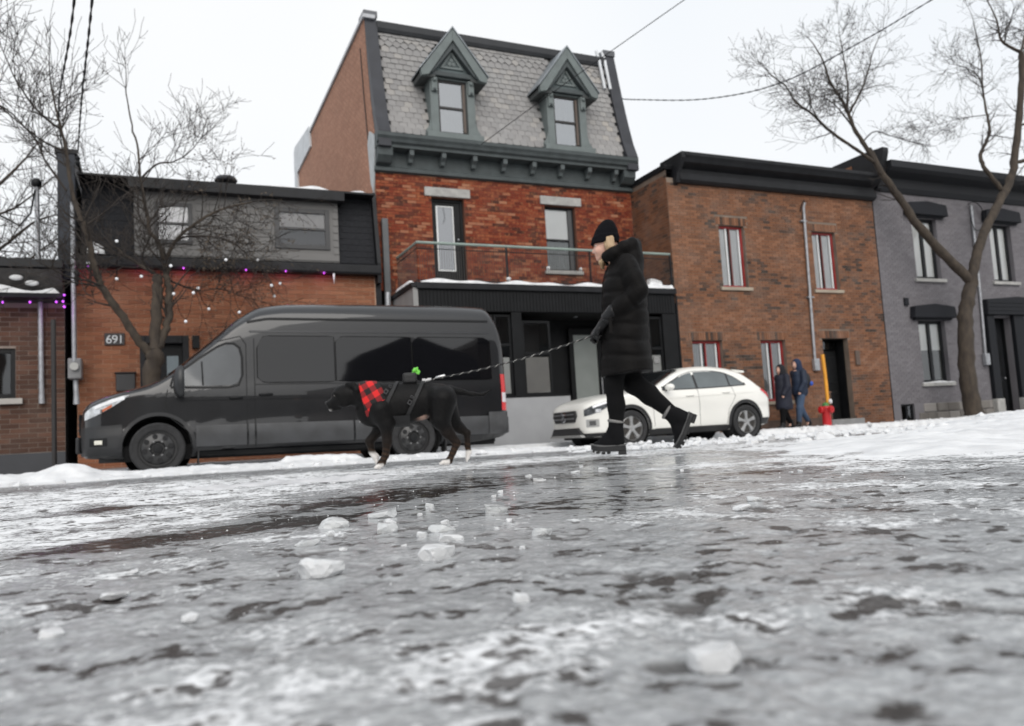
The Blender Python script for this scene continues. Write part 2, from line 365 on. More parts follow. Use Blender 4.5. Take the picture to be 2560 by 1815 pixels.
# ------------------------------------------------------------------ road: wet ice over asphalt
def road():
    az = np.concatenate([np.linspace(-38, 88, 640), np.linspace(90, 320, 60)])
    az = R(1)*az; na = len(az)
    rr = np.concatenate([np.geomspace(.2, 30, 640), np.geomspace(32, 400, 24)]); nr = len(rr)
    A, Q = np.meshgrid(az, rr, indexing='ij')
    X, Y = Q*np.sin(A), Q*np.cos(A)
    near = 1-sstep(6, 14, Q)
    big = fbm(X, Y, 1.7, .55, 4)               # metre-wide patches
    mid = fbm(X, Y, 4.1, 2.6, 4, .55)
    fine = fbm(X, Y, 8.3, 9., 3, .5)
    fin2 = fbm(X, Y, 2.2, 30., 3, .55)
    # smooth swells, pitted skin and granules of the ice
    def blob(cx, cy, sx, sy, rot=0.):
        c, s = math.cos(rot), math.sin(rot); dx, dy = X-cx, Y-cy
        u, v = (dx*c+dy*s)/sx, (-dx*s+dy*c)/sy; return np.exp(-(u*u+v*v))
    gloss = np.clip(1.0*blob(2.0, 3.4, 1.5, 1.0, .6) + .9*blob(1.1, 2.3, .8, .55, .4) + .7*blob(.35, 2.2, .8, .3, .3) + .5*blob(.9, 1.55, .6, .3, .3) + .35*mid, 0, 1)
    H = gz(X, Y) + near*(.011*mid*(1-.5*gloss) + .0085*fine*(1-.8*gloss) + .0052*fin2*np.exp(-Q/2.5)*(1-.7*gloss))
    pit = sstep(.26, .46, -(fine*.85 + mid*.4 + .35*fin2))*(1-sstep(2.2, 4, Q)) # dimples down to the asphalt
    H = H - .004*pit*np.exp(-Q/2)
    band = sstep(1.3, 1.9, Q)*(1-sstep(5.5, 8, Q))
    bare = 1.0*blob(.2, 2.05, .55, .16, .25) + .9*blob(.62, 2.6, .55, .22, .35) + .7*blob(1.25, 3.1, .8, .35, .3) + .6*blob(-.25, 3.3, .7, .18, .1) + .7*blob(2.2, 4.2, 1.0, .5, .4) + .45*blob(1.1, 1.9, .7, .35, .4) + .5*blob(1.9, 2.5, .6, .5, .4)
    bare = np.clip(bare*1.1 + .30*band*sstep(-.15, .45, mid) + .3*mid + .2*big, 0, 1)
    frost = blob(-.35, 2.5, .8, .4, .2)*.75 + .6*blob(0., 3.6, .9, .6) + .75*blob(2.6, 2.6, .9, .5, -.5) + .35*blob(-.3, 1.35, .5, .3) + .6*blob(0, 5.6, 2.5, 1.2) + .6*blob(3.6, 5.2, 2.2, .9) + .25*blob(.15, .62, .4, .16)
    frost = np.clip(.30 + .32*band + frost*.78 + .45*mid + .25*big + .3*blob(-.15, .75, .35, .25) + .25*blob(.5, .62, .3, .1) - .20*gloss, 0, 1)*(1-.6*bare)
    snowy = sstep(9.0, 11.2, Y + .6*mid)*.8
    frost = np.maximum(frost, snowy)
    me = bpy.data.meshes.new('road'); N = na*nr
    v = np.stack([X, Y, H], -1).reshape(-1, 3)
    i = np.arange(na)[:, None]; j = np.arange(nr-1)[None]; i2 = (i+1) % na
    F = np.stack([i*nr+j, i*nr+j+1, i2*nr+j+1, i2*nr+j], -1).reshape(-1, 4)[:, ::-1]
    c = np.array([[0, 0, float(H[:, 0].mean())]]); v = np.concatenate([v, c])
    tri = [(int(k*nr), int(((k+1) % na)*nr), N) for k in range(na)]
    me.vertices.add(len(v)); me.vertices.foreach_set('co', v.ravel())
    loops = np.concatenate([F.ravel(), np.array(tri).ravel()[::-1].copy()]); me.loops.add(len(loops)); me.loops.foreach_set('vertex_index', loops.astype(np.int32))
    st = np.concatenate([np.arange(0, F.size, 4), F.size+np.arange(0, 3*len(tri), 3)]).astype(np.int32)
    me.polygons.add(len(st)); me.polygons.foreach_set('loop_start', st); me.update(calc_edges=True)
    for nm, a in (('frost', frost), ('bare', np.clip(bare, 0, 1)), ('pit', pit), ('gloss', gloss)):
        at = me.attributes.new(nm, 'FLOAT', 'POINT'); at.data.foreach_set('value', np.append(a.ravel(), .3).astype(np.float32))
    me.polygons.foreach_set('use_smooth', [True]*len(me.polygons))
    m = bpy.data.materials.new('icy_asphalt'); m.use_nodes = True; n = m.node_tree; b = n.nodes['Principled BSDF']
    def N_(t, **k):
        q = n.nodes.new(t)
        for kk, vv in k.items(): setattr(q, kk, vv)
        return q
    def att(nm): q = N_('ShaderNodeAttribute'); q.attribute_name = nm; return q.outputs['Fac']
    g = N_('ShaderNodeNewGeometry')
    def noise(s, d=4, r=.55):
        q = N_('ShaderNodeTexNoise'); q.inputs['Scale'].default_value = s; q.inputs['Detail'].default_value = d; q.inputs['Roughness'].default_value = r
        n.links.new(g.outputs['Position'], q.inputs['Vector']); return q.outputs[0]
    def mix(f, a, c):
        q = N_('ShaderNodeMixRGB'); n.links.new(f, q.inputs[0])
        for k, s in ((1, a), (2, c)):
            if isinstance(s, tuple): q.inputs[k].default_value = s+(1,)
            else: n.links.new(s, q.inputs[k])
        return q.outputs[0]
    def mth(op, a, c, cl=False):
        q = N_('ShaderNodeMath', operation=op, use_clamp=cl)
        for k, s in ((0, a), (1, c)):
            if isinstance(s, (int, float)): q.inputs[k].default_value = s
            else: n.links.new(s, q.inputs[k])
        return q.outputs[0]
    def ramp(x, a, c, lo=0., hi=1.):
        q = N_('ShaderNodeMapRange'); q.clamp = True
        for k, v in ((1, a), (2, c), (3, lo), (4, hi)):
            if isinstance(v, (int, float)): q.inputs[k].default_value = v
            else: n.links.new(v, q.inputs[k])
        n.links.new(x, q.inputs[0]); return q.outputs[0]
    nA = noise(3.2, 6, .62); nB = noise(11, 5, .6); nC = noise(26, 4, .55); nD = noise(75, 4, .6); nE = noise(260, 2)
    # grey frozen skin, grainy
    ice = mix(ramp(nD, .35, .65), (.29, .30, .305), (.50, .51, .515)); ice = mix(ramp(nB, .35, .7, 0., .6), ice, (.17, .175, .185))
    ice = mix(mth('MULTIPLY', att('gloss'), ramp(nB, .30, .60, .15, .85)), ice, (.56, .57, .575))
    # white frosted crust in torn streaks
    th = mth('SUBTRACT', .675, mth('MULTIPLY', att('frost'), .24))
    cr_ = ramp(mth('ADD', mth('MULTIPLY', nA, .44), mth('ADD', mth('MULTIPLY', nB, .36), mth('MULTIPLY', nD, .29))), th, mth('ADD', th, .09))
    c2 = mix(cr_, ice, mix(nE, (.74, .75, .76), (.90, .905, .91)))
    # wet black asphalt showing through
    asp = mix(nD, (.018, .015, .013), (.060, .050, .045))
    tb = mth('SUBTRACT', .70, mth('MULTIPLY', att('bare'), .26))
    ba = ramp(mth('ADD', mth('MULTIPLY', nB, .5), mth('ADD', mth('MULTIPLY', nC, .35), mth('MULTIPLY', nD, .2))), tb, mth('ADD', tb, .05))
    c3 = mix(ba, c2, asp)
    nH = noise(5.5, 3, .5); hole = ramp(mth('ADD', mth('MULTIPLY', mth('SUBTRACT', nH, .5), .30), mth('ADD', mth('MULTIPLY', nB, .46), mth('MULTIPLY', nC, .56))), .556, .606); hole = mth('MULTIPLY', hole, mth('SUBTRACT', 1., mth('MULTIPLY', att('gloss'), .5))); hole = mth('MAXIMUM', hole, mth('MULTIPLY', att('pit'), .85))
    c3 = mix(mth('MULTIPLY', hole, .93), c3, asp)
    n.links.new(c3, b.inputs['Base Color'])
    ro = mth('SUBTRACT', mth('ADD', .15, mth('ADD', mth('MULTIPLY', ramp(nA, .35, .65), .12), mth('MULTIPLY', cr_, .30))), mth('MULTIPLY', att('gloss'), .10))
    n.links.new(ro, b.inputs['Roughness'])
    b.inputs['IOR'].default_value = 1.33; n.links.new(mth('SUBTRACT', .5, mth('MULTIPLY', mth('MAXIMUM', hole, mth('MULTIPLY', cr_, .7)), .42)), b.inputs['Specular IOR Level'])
    bp = N_('ShaderNodeBump'); n.links.new(mth('MULTIPLY', .55, mth('SUBTRACT', 1., mth('MULTIPLY', att('gloss'), .80))), bp.inputs['Strength']); bp.inputs['Distance'].default_value = .010
    hgt = mth('ADD', mth('ADD', mth('MULTIPLY', nC, .55), mth('MULTIPLY', nD, .45)), mth('MULTIPLY', cr_, .25)); hgt = mth('SUBTRACT', hgt, mth('MULTIPLY', hole, .30)); n.links.new(hgt, bp.inputs['Height']); n.links.new(bp.outputs[0], b.inputs['Normal'])
    o = link('road', me, m); o['kind'] = 'structure'
    return o
road()

# ------------------------------------------------------------------ far pavement with kerb
def pavement():
    b = MB(); xs = np.linspace(-30, 45, 76)
    for x0, x1 in zip(xs[:-1], xs[1:]):
        za, zb = float(gz(x0, 14.4)+.08), float(gz(x1, 14.4)+.08)
        p = [(14.42, za), (14.46, za+.02), (16.0, za+.03), (30, za+.05)]; q = [(14.42, zb), (14.46, zb+.02), (16.0, zb+.03), (30, zb+.05)]
        b.add([(x0, y, z) for y, z in p]+[(x1, y, z) for y, z in q]+[(x0, 14.40, za-.4), (x1, 14.40, zb-.4)], [(0, 4, 5, 1), (1, 5, 6, 2), (2, 6, 7, 3), (8, 9, 4, 0)])
    o = b.build('pavement', mat('wet_concrete', (.20, .20, .205), .45, var=.25, vs=1.5, bump=.3, bs=30), kind='structure')
pavement()
def pz(x): return float(gz(x, 14.4)) + .105    # top of the pavement

def snow_field(name, label, x0, x1, y0, y1, hf, nx, ny, m, seed, kind='stuff', lump=.03, ls=3.2, cat='snow'):
    x = np.linspace(x0, x1, nx); y = np.linspace(y0, y1, ny); X, Y = np.meshgrid(x, y, indexing='ij')
    base = np.where(Y > 14.4, np.vectorize(lambda a: pz(a))(X), gz(X, Y))
    h = hf(X, Y); wgt = np.clip(h/.06, 0, 1)
    e = np.minimum(np.minimum((X-x0)/(x1-x0), (x1-X)/(x1-x0))*nx, np.minimum((Y-y0)/(y1-y0), (y1-Y)/(y1-y0))*ny)/4.
    h = h + wgt*(lump*fbm(X, Y, seed, ls, 4, .55) + .35*lump*np.abs(fbm(X, Y, seed+3, ls*3.3, 3)))
    h = np.where(np.clip(e, 0, 1) < 1, h*np.clip(e, 0, 1) - .05*(1-np.clip(e, 0, 1)), h)
    Z = base + h - .012
    me = bpy.data.meshes.new(name); v = np.stack([X, Y, Z], -1).reshape(-1, 3)
    i, j = np.meshgrid(np.arange(nx-1), np.arange(ny-1), indexing='ij')
    F = np.stack([i*ny+j, (i+1)*ny+j, (i+1)*ny+j+1, i*ny+j+1], -1).reshape(-1, 4)
    me.from_pydata(v.tolist(), [], F.tolist()); me.update()
    o = link(name, me, m, smooth=180); tag(o, label, cat)
    if kind: o['kind'] = kind
    return o
def g1(x, c, s): return np.exp(-((x-c)/s)**2)
# ridge ploughed along the parked van and car
snow_field('snow_ridge', 'low ridge of ploughed snow along the wheels of the parked van and car', -9, 14.5, 10.2, 12.35,
    lambda X, Y: (.090 + .040*fbm(X, X*0, 2.2, .9, 3) + .03*sstep(2, -2, X) - .070*sstep(4.5, 8, X))*g1(Y, 11.55+.12*fbm(X, X*0, 5., .6, 2), .52) + .15*g1(X, -1.02, .28)*g1(Y, 11.3, .35) + .06*g1(X, -1.9, .5)*g1(Y, 11.3, .4)
        + .07*sstep(1.55, 1.65, X)*sstep(2.75, 2.6, X)*sstep(11.45, 11.5, Y)*sstep(12.1, 12.0, Y), 520, 60, M_SNOW, 3.1, lump=.035, ls=5.5)
# lumpy bank on the right
snow_field('snow_bank', 'bright lumpy snow bank spread across the right side of the road', 2.3, 17, 1.6, 9.4,
    lambda X, Y: .135*sstep(5.6, 8.8, X - .35*(Y-4.6))*g1(Y, 4.9+.13*(X-6), 1.25+.07*np.maximum(0, X-6)) + .026*sstep(2.9, 4.6, X)*g1(Y-.12*(X-4), 4.1, .7)*sstep(9, 5, X) + .040*sstep(2.5, 3.5, X+.5*fbm(X, Y, 4., 1.6, 3))*g1(Y, 2.75+.30*(X-3)+.35*fbm(X, Y, 9., .9, 3), .62+.12*np.maximum(0, X-3)), 340, 180, M_SNOW, 9.4, lump=.075, ls=2.6)
snow_field('snow_ridge', 'broken ridge of chunky snow in the road behind the walking woman', 3.9, 9.5, 5.7, 8.2,
    lambda X, Y: .045*g1(Y, 6.6+.13*(X-4.4), .35)*sstep(3.9, 4.6, X)*sstep(9.4, 7.5, X) + .03*g1(Y, 7.4, .25), 190, 90, M_SNOW, 21.4, lump=.045, ls=5.)
snow_field('slush_ridge', 'thin crusted ridge of grey slush in front of the van', -.1, 1.35, 3.9, 4.75,
    lambda X, Y: .03*g1(Y, 4.42-.1*(X-.5), .10)*sstep(-.05, .25, X)*sstep(1.3, 1.0, X), 120, 50, M_SLUSH, 5.5, lump=.028, ls=17.)
snow_field('pavement_snow', 'trampled snow along the pavement by the hydrant and the trees', -9, 32, 14.2, 15.2,
    lambda X, Y: (.035+.03*fbm(X, X*0, 7., .5, 3) + .02*sstep(12, 14, X) + .09*g1(X, 21.6, 1.5))*g1(Y, 14.65, .42), 480, 34, M_SNOW, 12.2, lump=.035, ls=3.4)
snow_field('lane_snow', 'strip of slushy snow left in the empty parking lane', 12, 27, 12.0, 13.6,
    lambda X, Y: .035*g1(Y, 12.75+.1*fbm(X, X*0, 3., .5, 2), .25), 150, 34, M_SLUSH, 17.2, lump=.02, ls=3.)

# clods thrown up along the ridges and the bank
def clods():
    b = MB(); rnd = random.Random(31)
    def lump(x, y, z, s):
        k = len(b.v); nu, nv = 6, 4; M = MB().sphere((0, 0, 0), 1, nu, nv); a = rnd.uniform(0, 6)
        b.add([(x+s*(px*math.cos(a)-py*math.sin(a))*rnd.uniform(.5, 1.4), y+s*(px*math.sin(a)+py*math.cos(a))*rnd.uniform(.5, 1.4), z+s*.7*pz_*rnd.uniform(.5, 1.3)) for px, py, pz_ in M.v], M.f)
    for _ in range(420):
        x = rnd.uniform(-6, 13); y = 11.25+rnd.gauss(0, .35)-.25*(rnd.random() < .3); s = abs(rnd.gauss(0, .028))+.012; lump(x, y, float(gz(x, y))+.03*(y > 11)+s*.1, s)
    for _ in range(380):
        x = rnd.uniform(3.8, 9.); y = 6.5+.13*(x-4.4)+rnd.gauss(0, .28); s = abs(rnd.gauss(0, .022))+.010; lump(x, y, float(gz(x, y))+.012, s)
    for _ in range(420):
        x = rnd.uniform(4.6, 12); y = 4.9+.13*(x-6)+rnd.gauss(-.5, .6); s = abs(rnd.gauss(0, .035))+.014; q = max(0, min(1, (x-.35*(y-4.6)-5.6)/3.2)); h = .135*q*q*(3-2*q)*math.exp(-((y-4.9-.13*(x-6))/(1.25+.07*max(0, x-6)))**2); lump(x, y, float(gz(x, y))+h-.004, s)
    for _ in range(200):
        x = rnd.uniform(11, 25); y = 14.55+rnd.gauss(0, .18); s = abs(rnd.gauss(0, .035))+.015; lump(x, y, (pz(x) if y > 14.4 else float(gz(x, y)))+.02, s)
    o = b.build('snow_clods', M_SNOW, smooth=35, fix=False); o['kind'] = 'stuff'; o['label'] = 'loose clods of snow scattered along the ridges and the bank'
clods()
# ------------------------------------------------------------------ building helpers
def wall_with_holes(b, x0, x1, z0, z1, Y, holes, depth=.18):
    xs = sorted({x0, x1, *[h[0] for h in holes], *[h[1] for h in holes]}); zs = sorted({z0, z1, *[h[2] for h in holes], *[h[3] for h in holes]})
    xs = [x for x in xs if x0 <= x <= x1]; zs = [z for z in zs if z0 <= z <= z1]
    for xa, xb in zip(xs[:-1], xs[1:]):
        for za, zb in zip(zs[:-1], zs[1:]):
            cx, cz = (xa+xb)/2, (za+zb)/2
            if any(h[0] < cx < h[1] and h[2] < cz < h[3] for h in holes): continue
            b.quad((xa, Y, za), (xb, Y, za), (xb, Y, zb), (xa, Y, zb))
    for a, c, d, e in holes:
        b.quad((a, Y, d), (a, Y, e), (a, Y+depth, e), (a, Y+depth, d)); b.quad((c, Y, e), (c, Y, d), (c, Y+depth, d), (c, Y+depth, e))
        b.quad((a, Y, e), (c, Y, e), (c, Y+depth, e), (a, Y+depth, e)); b.quad((c, Y, d), (a, Y, d), (a, Y+depth, d), (c, Y+depth, d))
def split_holes(xa, xb, za, zb, holes):
    seg = [(xa, xb)]
    for h in holes:
        if h[3] <= za+.01 or h[2] >= zb-.01: continue
        out = []
        for a, c in seg:
            if h[1] <= a or h[0] >= c: out.append((a, c)); continue
            if h[0] > a: out.append((a, h[0]))
            if h[1] < c: out.append((h[1], c))
        seg = out
    return seg
_bv = {}
def bricks(root, x0, x1, z0, z1, Y, holes, m, bl=.215, ch=.075, j=.010, nsep=300, seed=1, vis=None, stack=False, proud=.010, bond=.5, name='brick', dark=None):
    """courses of bricks standing proud of the mortar; the nearest full ones are objects of their own, the rest one mesh"""
    rnd = random.Random(seed); full = []; rest = MB(); nc = int(round((z1-z0)/ch)); ch = (z1-z0)/nc
    for k in range(nc):
        za, zb = z0+k*ch+j/2, z0+(k+1)*ch-j/2; off = 0 if (stack or k % 2 == 0) else bl*bond
        for a, c in split_holes(x0, x1, za, zb, holes):
            x = math.floor((a-x0+off)/bl)*bl + x0 - off
            while x < c-.02:
                p, q = max(a, x)+j/2, min(c, x+bl)-j/2
                if q-p > .025:
                    tint = rnd.random()
                    if dark is not None:
                        f = float(fbm(np.array([x]), np.array([za*1.7]), seed*1.3, .55, 2)[0])
                        tint = min(1, max(0, tint*.72 + .28*(f*1.8+.5)))
                    if abs((q-p)-(bl-j)) < .002: full.append((p, za, tint))
                    else: rest.box(p, q, Y-proud+rnd.uniform(-.002, .002), Y+.015, za, zb, tint, back=False)
                x += bl
    order = sorted(full, key=lambda t: (0 if (vis is None or vis(t[0], t[1])) else 1, t[0]**2*.25+(Y-0)**2+t[1]**2*.3))
    sep, more = order[:nsep], order[nsep:]
    for p, za, tint in more: rest.box(p, p+bl-j, Y-proud+rnd.uniform(-.002, .002), Y+.015, za, za+ch-j, tint, back=False)
    o0 = root_org(top(root))
    var = []
    for q in range(10):
        b = MB(); b.box(0, bl-j, -proud, .015, 0, ch-j, (q+.5)/10, back=False); me = b.mesh(name); me.materials.append(m); var.append(me)
    for p, za, tint in sep:
        o = bpy.data.objects.new(name, var[min(9, int(tint*10))]); COL.objects.link(o); o.parent = root
        o.location = Vector((p, Y+rnd.uniform(-.002, .002), za)) - o0
    if rest.v: rest.build(name, m, root, kind='stuff', fix=False)
def window(root, x0, x1, z0, z1, Y, mf, mull='v', fw=.05, back=None, inset=.09, name='window', sash=None, glass=None, mid=None, sill=None, sill_m=None, room=.5, curt=None, mull_m=None, rail=.05):
    """frame (part) with mullion, panes, curtain and sill as sub-parts"""
    y = Y+inset; b = MB()
    for a, c, d, e in ((x0, x0+fw, z0, z1), (x1-fw, x1, z0, z1), (x0+fw, x1-fw, z0, z0+fw), (x0+fw, x1-fw, z1-fw, z1)): b.box(a, c, y, y+.07, d, e)
    f = b.build(name, mf, root, bevel=.006)
    xi0, xi1, zi0, zi1 = x0+fw, x1-fw, z0+fw, z1-fw; mm = mull_m or mf; G = glass or M_GLASS
    panes = []
    if mull == 'v':
        c = (xi0+xi1)/2 if mid is None else mid; MB().box(c-rail/2, c+rail/2, y-.004, y+.05, zi0, zi1).build('mullion', mm, f)
        panes = [(xi0, c-rail/2, zi0, zi1), (c+rail/2, xi1, zi0, zi1)]
    elif mull == 'h':
        c = (zi0+zi1)/2 if mid is None else mid; MB().box(xi0, xi1, y-.004, y+.05, c-rail/2, c+rail/2).build('meeting_rail', mm, f)
        panes = [(xi0, xi1, zi0, c-rail/2), (xi0, xi1, c+rail/2, zi1)]
    else: panes = [(xi0, xi1, zi0, zi1)]
    for a, c, d, e in panes: MB().quad((a, y+.03, d), (c, y+.03, d), (c, y+.03, e), (a, y+.03, e)).build('pane', G, f, fix=False)
    for (a, c, d, e, m_) in (curt or []): 
        n = 9; bb = MB()
        bb.grid(lambda u, v: (a+(c-a)*u, y+.055+(.010*math.sin(u*25) if c-a > .05 and m_ is not M_BLIND and 'film' not in m_.name else 0), d+(e-d)*v), 25, 2); bb.build('curtain', m_, f, smooth=180)
    r = MB(); yb = y+room   # the room behind the glass
    r.quad((x0, yb, z0), (x1, yb, z0), (x1, yb, z1), (x0, yb, z1)); r.quad((x0, y+.07, z0), (x0, yb, z0), (x0, yb, z1), (x0, y+.07, z1)); r.quad((x1, y+.07, z0), (x1, y+.07, z1), (x1, yb, z1), (x1, yb, z0))
    r.quad((x0, y+.07, z1), (x0, yb, z1), (x1, yb, z1), (x1, y+.07, z1)); r.quad((x0, y+.07, z0), (x1, y+.07, z0), (x1, yb, z0), (x0, yb, z0))
    r.build('room', back or M_DARK, f)
    if sill: MB().box(x0-sill[0], x1+sill[0], Y-sill[1], y+.02, z0-sill[2], z0-.003).build('sill', sill_m or M_STONE, f, bevel=.008)
    return f
def snow_cap(root, x0, x1, y0, y1, z, h, m=None, name='snow', n=24, seed=0, droop=.0):
    b = MB()
    def fn(u, v):
        x, y = x0+(x1-x0)*u, y0+(y1-y0)*v; e = min(u, 1-u)*(x1-x0)/.06; q = min(v, 1-v)*(y1-y0)/.05
        k = min(1, e, q); k = math.sqrt(max(0, 1-(1-k)**2))
        return (x, y, z + k*h*(1+.6*math.sin(x*5.1+seed)*math.sin(x*1.7+seed*2)) - .002)
    b.grid(fn, n, 7); return b.build(name, m or M_SNOW, root, smooth=180)
def cornice_profile(b, prof, x0, x1):
    """prof: list of (y,z) outline extruded along X"""
    b.prism(prof, 'X', x0, x1)
def core(root, x0, x1, y0, y1, z0, z1, m, name='shell'):
    MB().box(x0, x1, y0, y1, z0, z1).build(name, m, root)

# ------------------------------------------------------------------ brick materials
BR_HOUSE = brick_mat('russet_brick', [(0, (.045, .036, .031)), (.11, (.075, .048, .037)), (.24, (.140, .070, .043)), (.6, (.195, .088, .048)), (1, (.255, .124, .072))], (.22, .17, .14), .4)
BR_RED = brick_mat('red_brick', [(0, (.055, .020, .014)), (.3, (.155, .030, .016)), (.6, (.20, .040, .019)), (.85, (.25, .066, .030)), (1, (.36, .17, .10))], (.20, .11, .075), .35, blotch=(.36, .135, .058, .7))
BR_691 = brick_mat('orange_brick', [(0, (.205, .082, .045)), (.5, (.26, .104, .055)), (1, (.315, .138, .076))], (.33, .19, .125), .35)
BR_BROWN = brick_mat('brown_brick', [(0, (.060, .032, .024)), (.5, (.088, .045, .031)), (1, (.13, .066, .045))], (.2, .15, .12), .25)
MO_HOUSE = mat('house_mortar', (.185, .145, .115), .95, var=.2); MO_RED = mat('red_mortar', (.15, .062, .038), .95, var=.3)
MO_691 = mat('pale_mortar', (.46, .30, .215), .95, var=.2); MO_BROWN = mat('brown_house_mortar', (.25, .205, .175), .95, var=.2)
M_RED_FRAME = mat('red_window_paint', (.26, .022, .022), .5)
M_CURT = mat('white_curtain', (.62, .63, .64), .9, var=.05); M_CURT_G = mat('grey_curtain', (.30, .31, .32), .9, var=.08)
M_TEAL = mat('grey_green_trim', (.062, .073, .075), .6, var=.15, vs=5, spec=.3); M_TEAL_L = mat('pale_green_trim', (.145, .168, .166), .6, var=.1, vs=5, spec=.3)
M_FLASH = mat('dark_flashing', (.042, .044, .051), .5, var=.15, metal=.1, spec=.3)
YB, YC, Y6 = 16.0, 17.6, 17.4

# ------------------------------------------------------------------ russet brick house with black cornice
def brick_house():
    x0, x1 = 11.76, 18.86; zb = pz(15)-.05
    t = thing('brick_house', 'two storey russet brick house with black cornice and red framed windows', 'house', (x0, YB, zb))
    W = [(13.28, 14.10, 3.64, 5.27), (16.44, 17.30, 3.64, 5.27), (12.16, 13.08, .66, 2.26), (14.33, 15.15, .66, 2.26)]; dr = (16.46, 17.40, .08, 2.30)
    holes = W+[dr]
    b = MB(); wall_with_holes(b, x0, x1, zb-.3, 6.4, YB, holes, .16); b.build('wall', MO_HOUSE, t, fix=False)
    lint = [(w_[0]-.10, w_[1]+.10, w_[3], w_[3]+.21) for w_ in W+[dr]]
    bricks(t, x0, x1, zb, 6.28, YB, holes+lint, BR_HOUSE, .215, .0745, nsep=300, seed=3, vis=lambda x, z: z > 1.6 or x > 15.3, dark=1)
    for q, l in enumerate(lint): bricks(t, l[0], l[1], l[2], l[3], YB-.002, [], BR_HOUSE, .0745, .21, nsep=40, seed=40+q, stack=True, name='lintel_brick')
    # flank wall in brick, seen beside the neighbour
    s = MB(); s.quad((x0, YB, zb), (x0, YB, 6.6), (x0, YB+9, 6.6), (x0, YB+9, zb)); s.build('flank_mortar', MO_HOUSE, t, fix=False)
    fb = MB(); rnd = random.Random(5)
    for k in range(int((6.55-3.2)/.0745)):
        z = 3.2+k*.0745; y = YB - (.1 if k % 2 else 0)
        while y < YB+1.8:
            a, c = max(y, YB)+.005, min(y+.215, YB+1.75)-.005
            if c-a > .03:
                tt = rnd.random(); f = float(fbm(np.array([y]), np.array([z]), 5., .7, 2)[0]); tt = min(1, max(0, .7*tt+.3*(f*1.8+.5)))
                fb.box(x0-.010, x0+.01, a, c, z+.005, z+.0695, tt)
            y += .215
    fb.build('brick', BR_HOUSE, t, kind='stuff', fix=False)
    core(t, x0+.02, x1-.02, YB+.7, YB+10, zb-.3, 6.55, M_DARK)
    MB().quad((x0, YB, 6.56), (x1, YB, 6.56), (x1, YB+10, 6.56), (x0, YB+10, 6.56)).build('roof', M_FLASH, t)
    # cornice: crown, hollow, lower frieze
    c = MB()
    c.prism([(YB+.3, 6.95), (YB-.46, 6.95), (YB-.46, 6.86), (YB-.40, 6.80), (YB-.36, 6.72), (YB-.12, 6.62), (YB-.12, 6.52), (YB-.18, 6.50), (YB-.18, 6.33), (YB-.10, 6.27), (YB-.015, 6.26), (YB+.3, 6.26)], 'X', x0+.32, x1+.02)
    cn = c.build('cornice', M_BLACK_METAL, t, bevel=.008)
    MB().prism([(YB-.44, 6.955), (YB+.5, 6.955), (YB+.5, 6.30), (YB+.02, 6.22), (YB-.14, 6.25), (YB-.2, 6.5), (YB-.44, 6.8)], 'X', x0+.20, x0+.318).build('end_bracket', M_BLACK_METAL, cn, bevel=.01)
    MB().prism([(YB-.02, 6.68), (YB+.0, 6.62), (YB+9, 6.62), (YB+9, 6.72), (YB-.02, 6.74)], 'X', x0-.05, x0+.2).build('coping', M_BLACK_METAL, t)
    for q, w_ in enumerate(W):
        up = q < 2; wx = (w_[1]-w_[0])
        cur = [(w_[0]+.07, w_[0]+wx*.34, w_[2]+.06, w_[3]-.08, M_CURT if up else M_CURT_G), (w_[0]+wx*.55, w_[0]+wx*.9, w_[2]+.06, w_[3]-.08, M_CURT if up else M_CURT_G)]
        f = window(t, *w_, YB, M_RED_FRAME, 'v', .065, sill=(.10, .06, .09), curt=cur, sill_m=mat('sill_stone', (.33, .28, .22), .85), mull_m=M_RED_FRAME if not up else mat('dark_red_mullion', (.16, .05, .045), .5), rail=.03, inset=.10)
        for a in (w_[0]+wx*.36, w_[0]+wx*.86): MB().box(a-.018, a+.018, YB+.105, YB+.16, w_[2]+.065, w_[3]-.066).build('sash_bar', M_WHITE, f)
    # recessed door
    d = MB(); a, c, e, g = dr
    d.box(a+.05, c-.05, YB+.42, YB+.47, e+.03, g-.30); door = d.build('door', mat('black_door', (.009, .0095, .010), .4, spec=.25), t, bevel=.01)
    for zz, hh in ((.3, .5), (1.0, .75)): 
        for xx in (.14, .52): MB().box(a+xx, a+xx+.28, YB+.405, YB+.425, e+zz, e+zz+hh).build('panel', M_BLACK, door, bevel=.012)
    MB().sphere((a+.14, YB+.39, 1.02), .03).build('handle', M_STEEL, door, smooth=180)
    MB().box(a+.05, c-.05, YB+.42, YB+.45, g-.26, g-.03).build('transom', M_GLASS_D, door)
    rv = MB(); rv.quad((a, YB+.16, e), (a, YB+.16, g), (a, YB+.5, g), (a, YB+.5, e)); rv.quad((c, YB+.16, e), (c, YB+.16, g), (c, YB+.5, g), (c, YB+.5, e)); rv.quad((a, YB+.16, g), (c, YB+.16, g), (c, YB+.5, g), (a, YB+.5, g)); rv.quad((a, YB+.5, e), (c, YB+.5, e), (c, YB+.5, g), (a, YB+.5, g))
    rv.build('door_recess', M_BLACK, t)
    MB().box(a-.12, c+.12, YB-.22, YB+.5, zb-.1, .09).build('doorstep', M_CONC, t, bevel=.015)
    MB().box(17.60, 17.76, YB-.05, YB, 1.55, 1.95).build('letterbox', mat('brown_box', (.10, .07, .055), .5), t, bevel=.01)
    MB().box(13.1, 16.4, YB-.03, YB-.001, zb-.1, .16).build('plinth', mat('dark_plinth', (.10, .065, .05), .9, var=.3, bump=.5), t)
    # service mast with meter
    p = MB(); p.tube([(16.20, YB-.10, 6.02), (16.17, YB-.07, 5.9), (16.08, YB-.06, 1.72)], .037, 10); mast = p.build('service_pipe', M_STEEL, t, smooth=40)
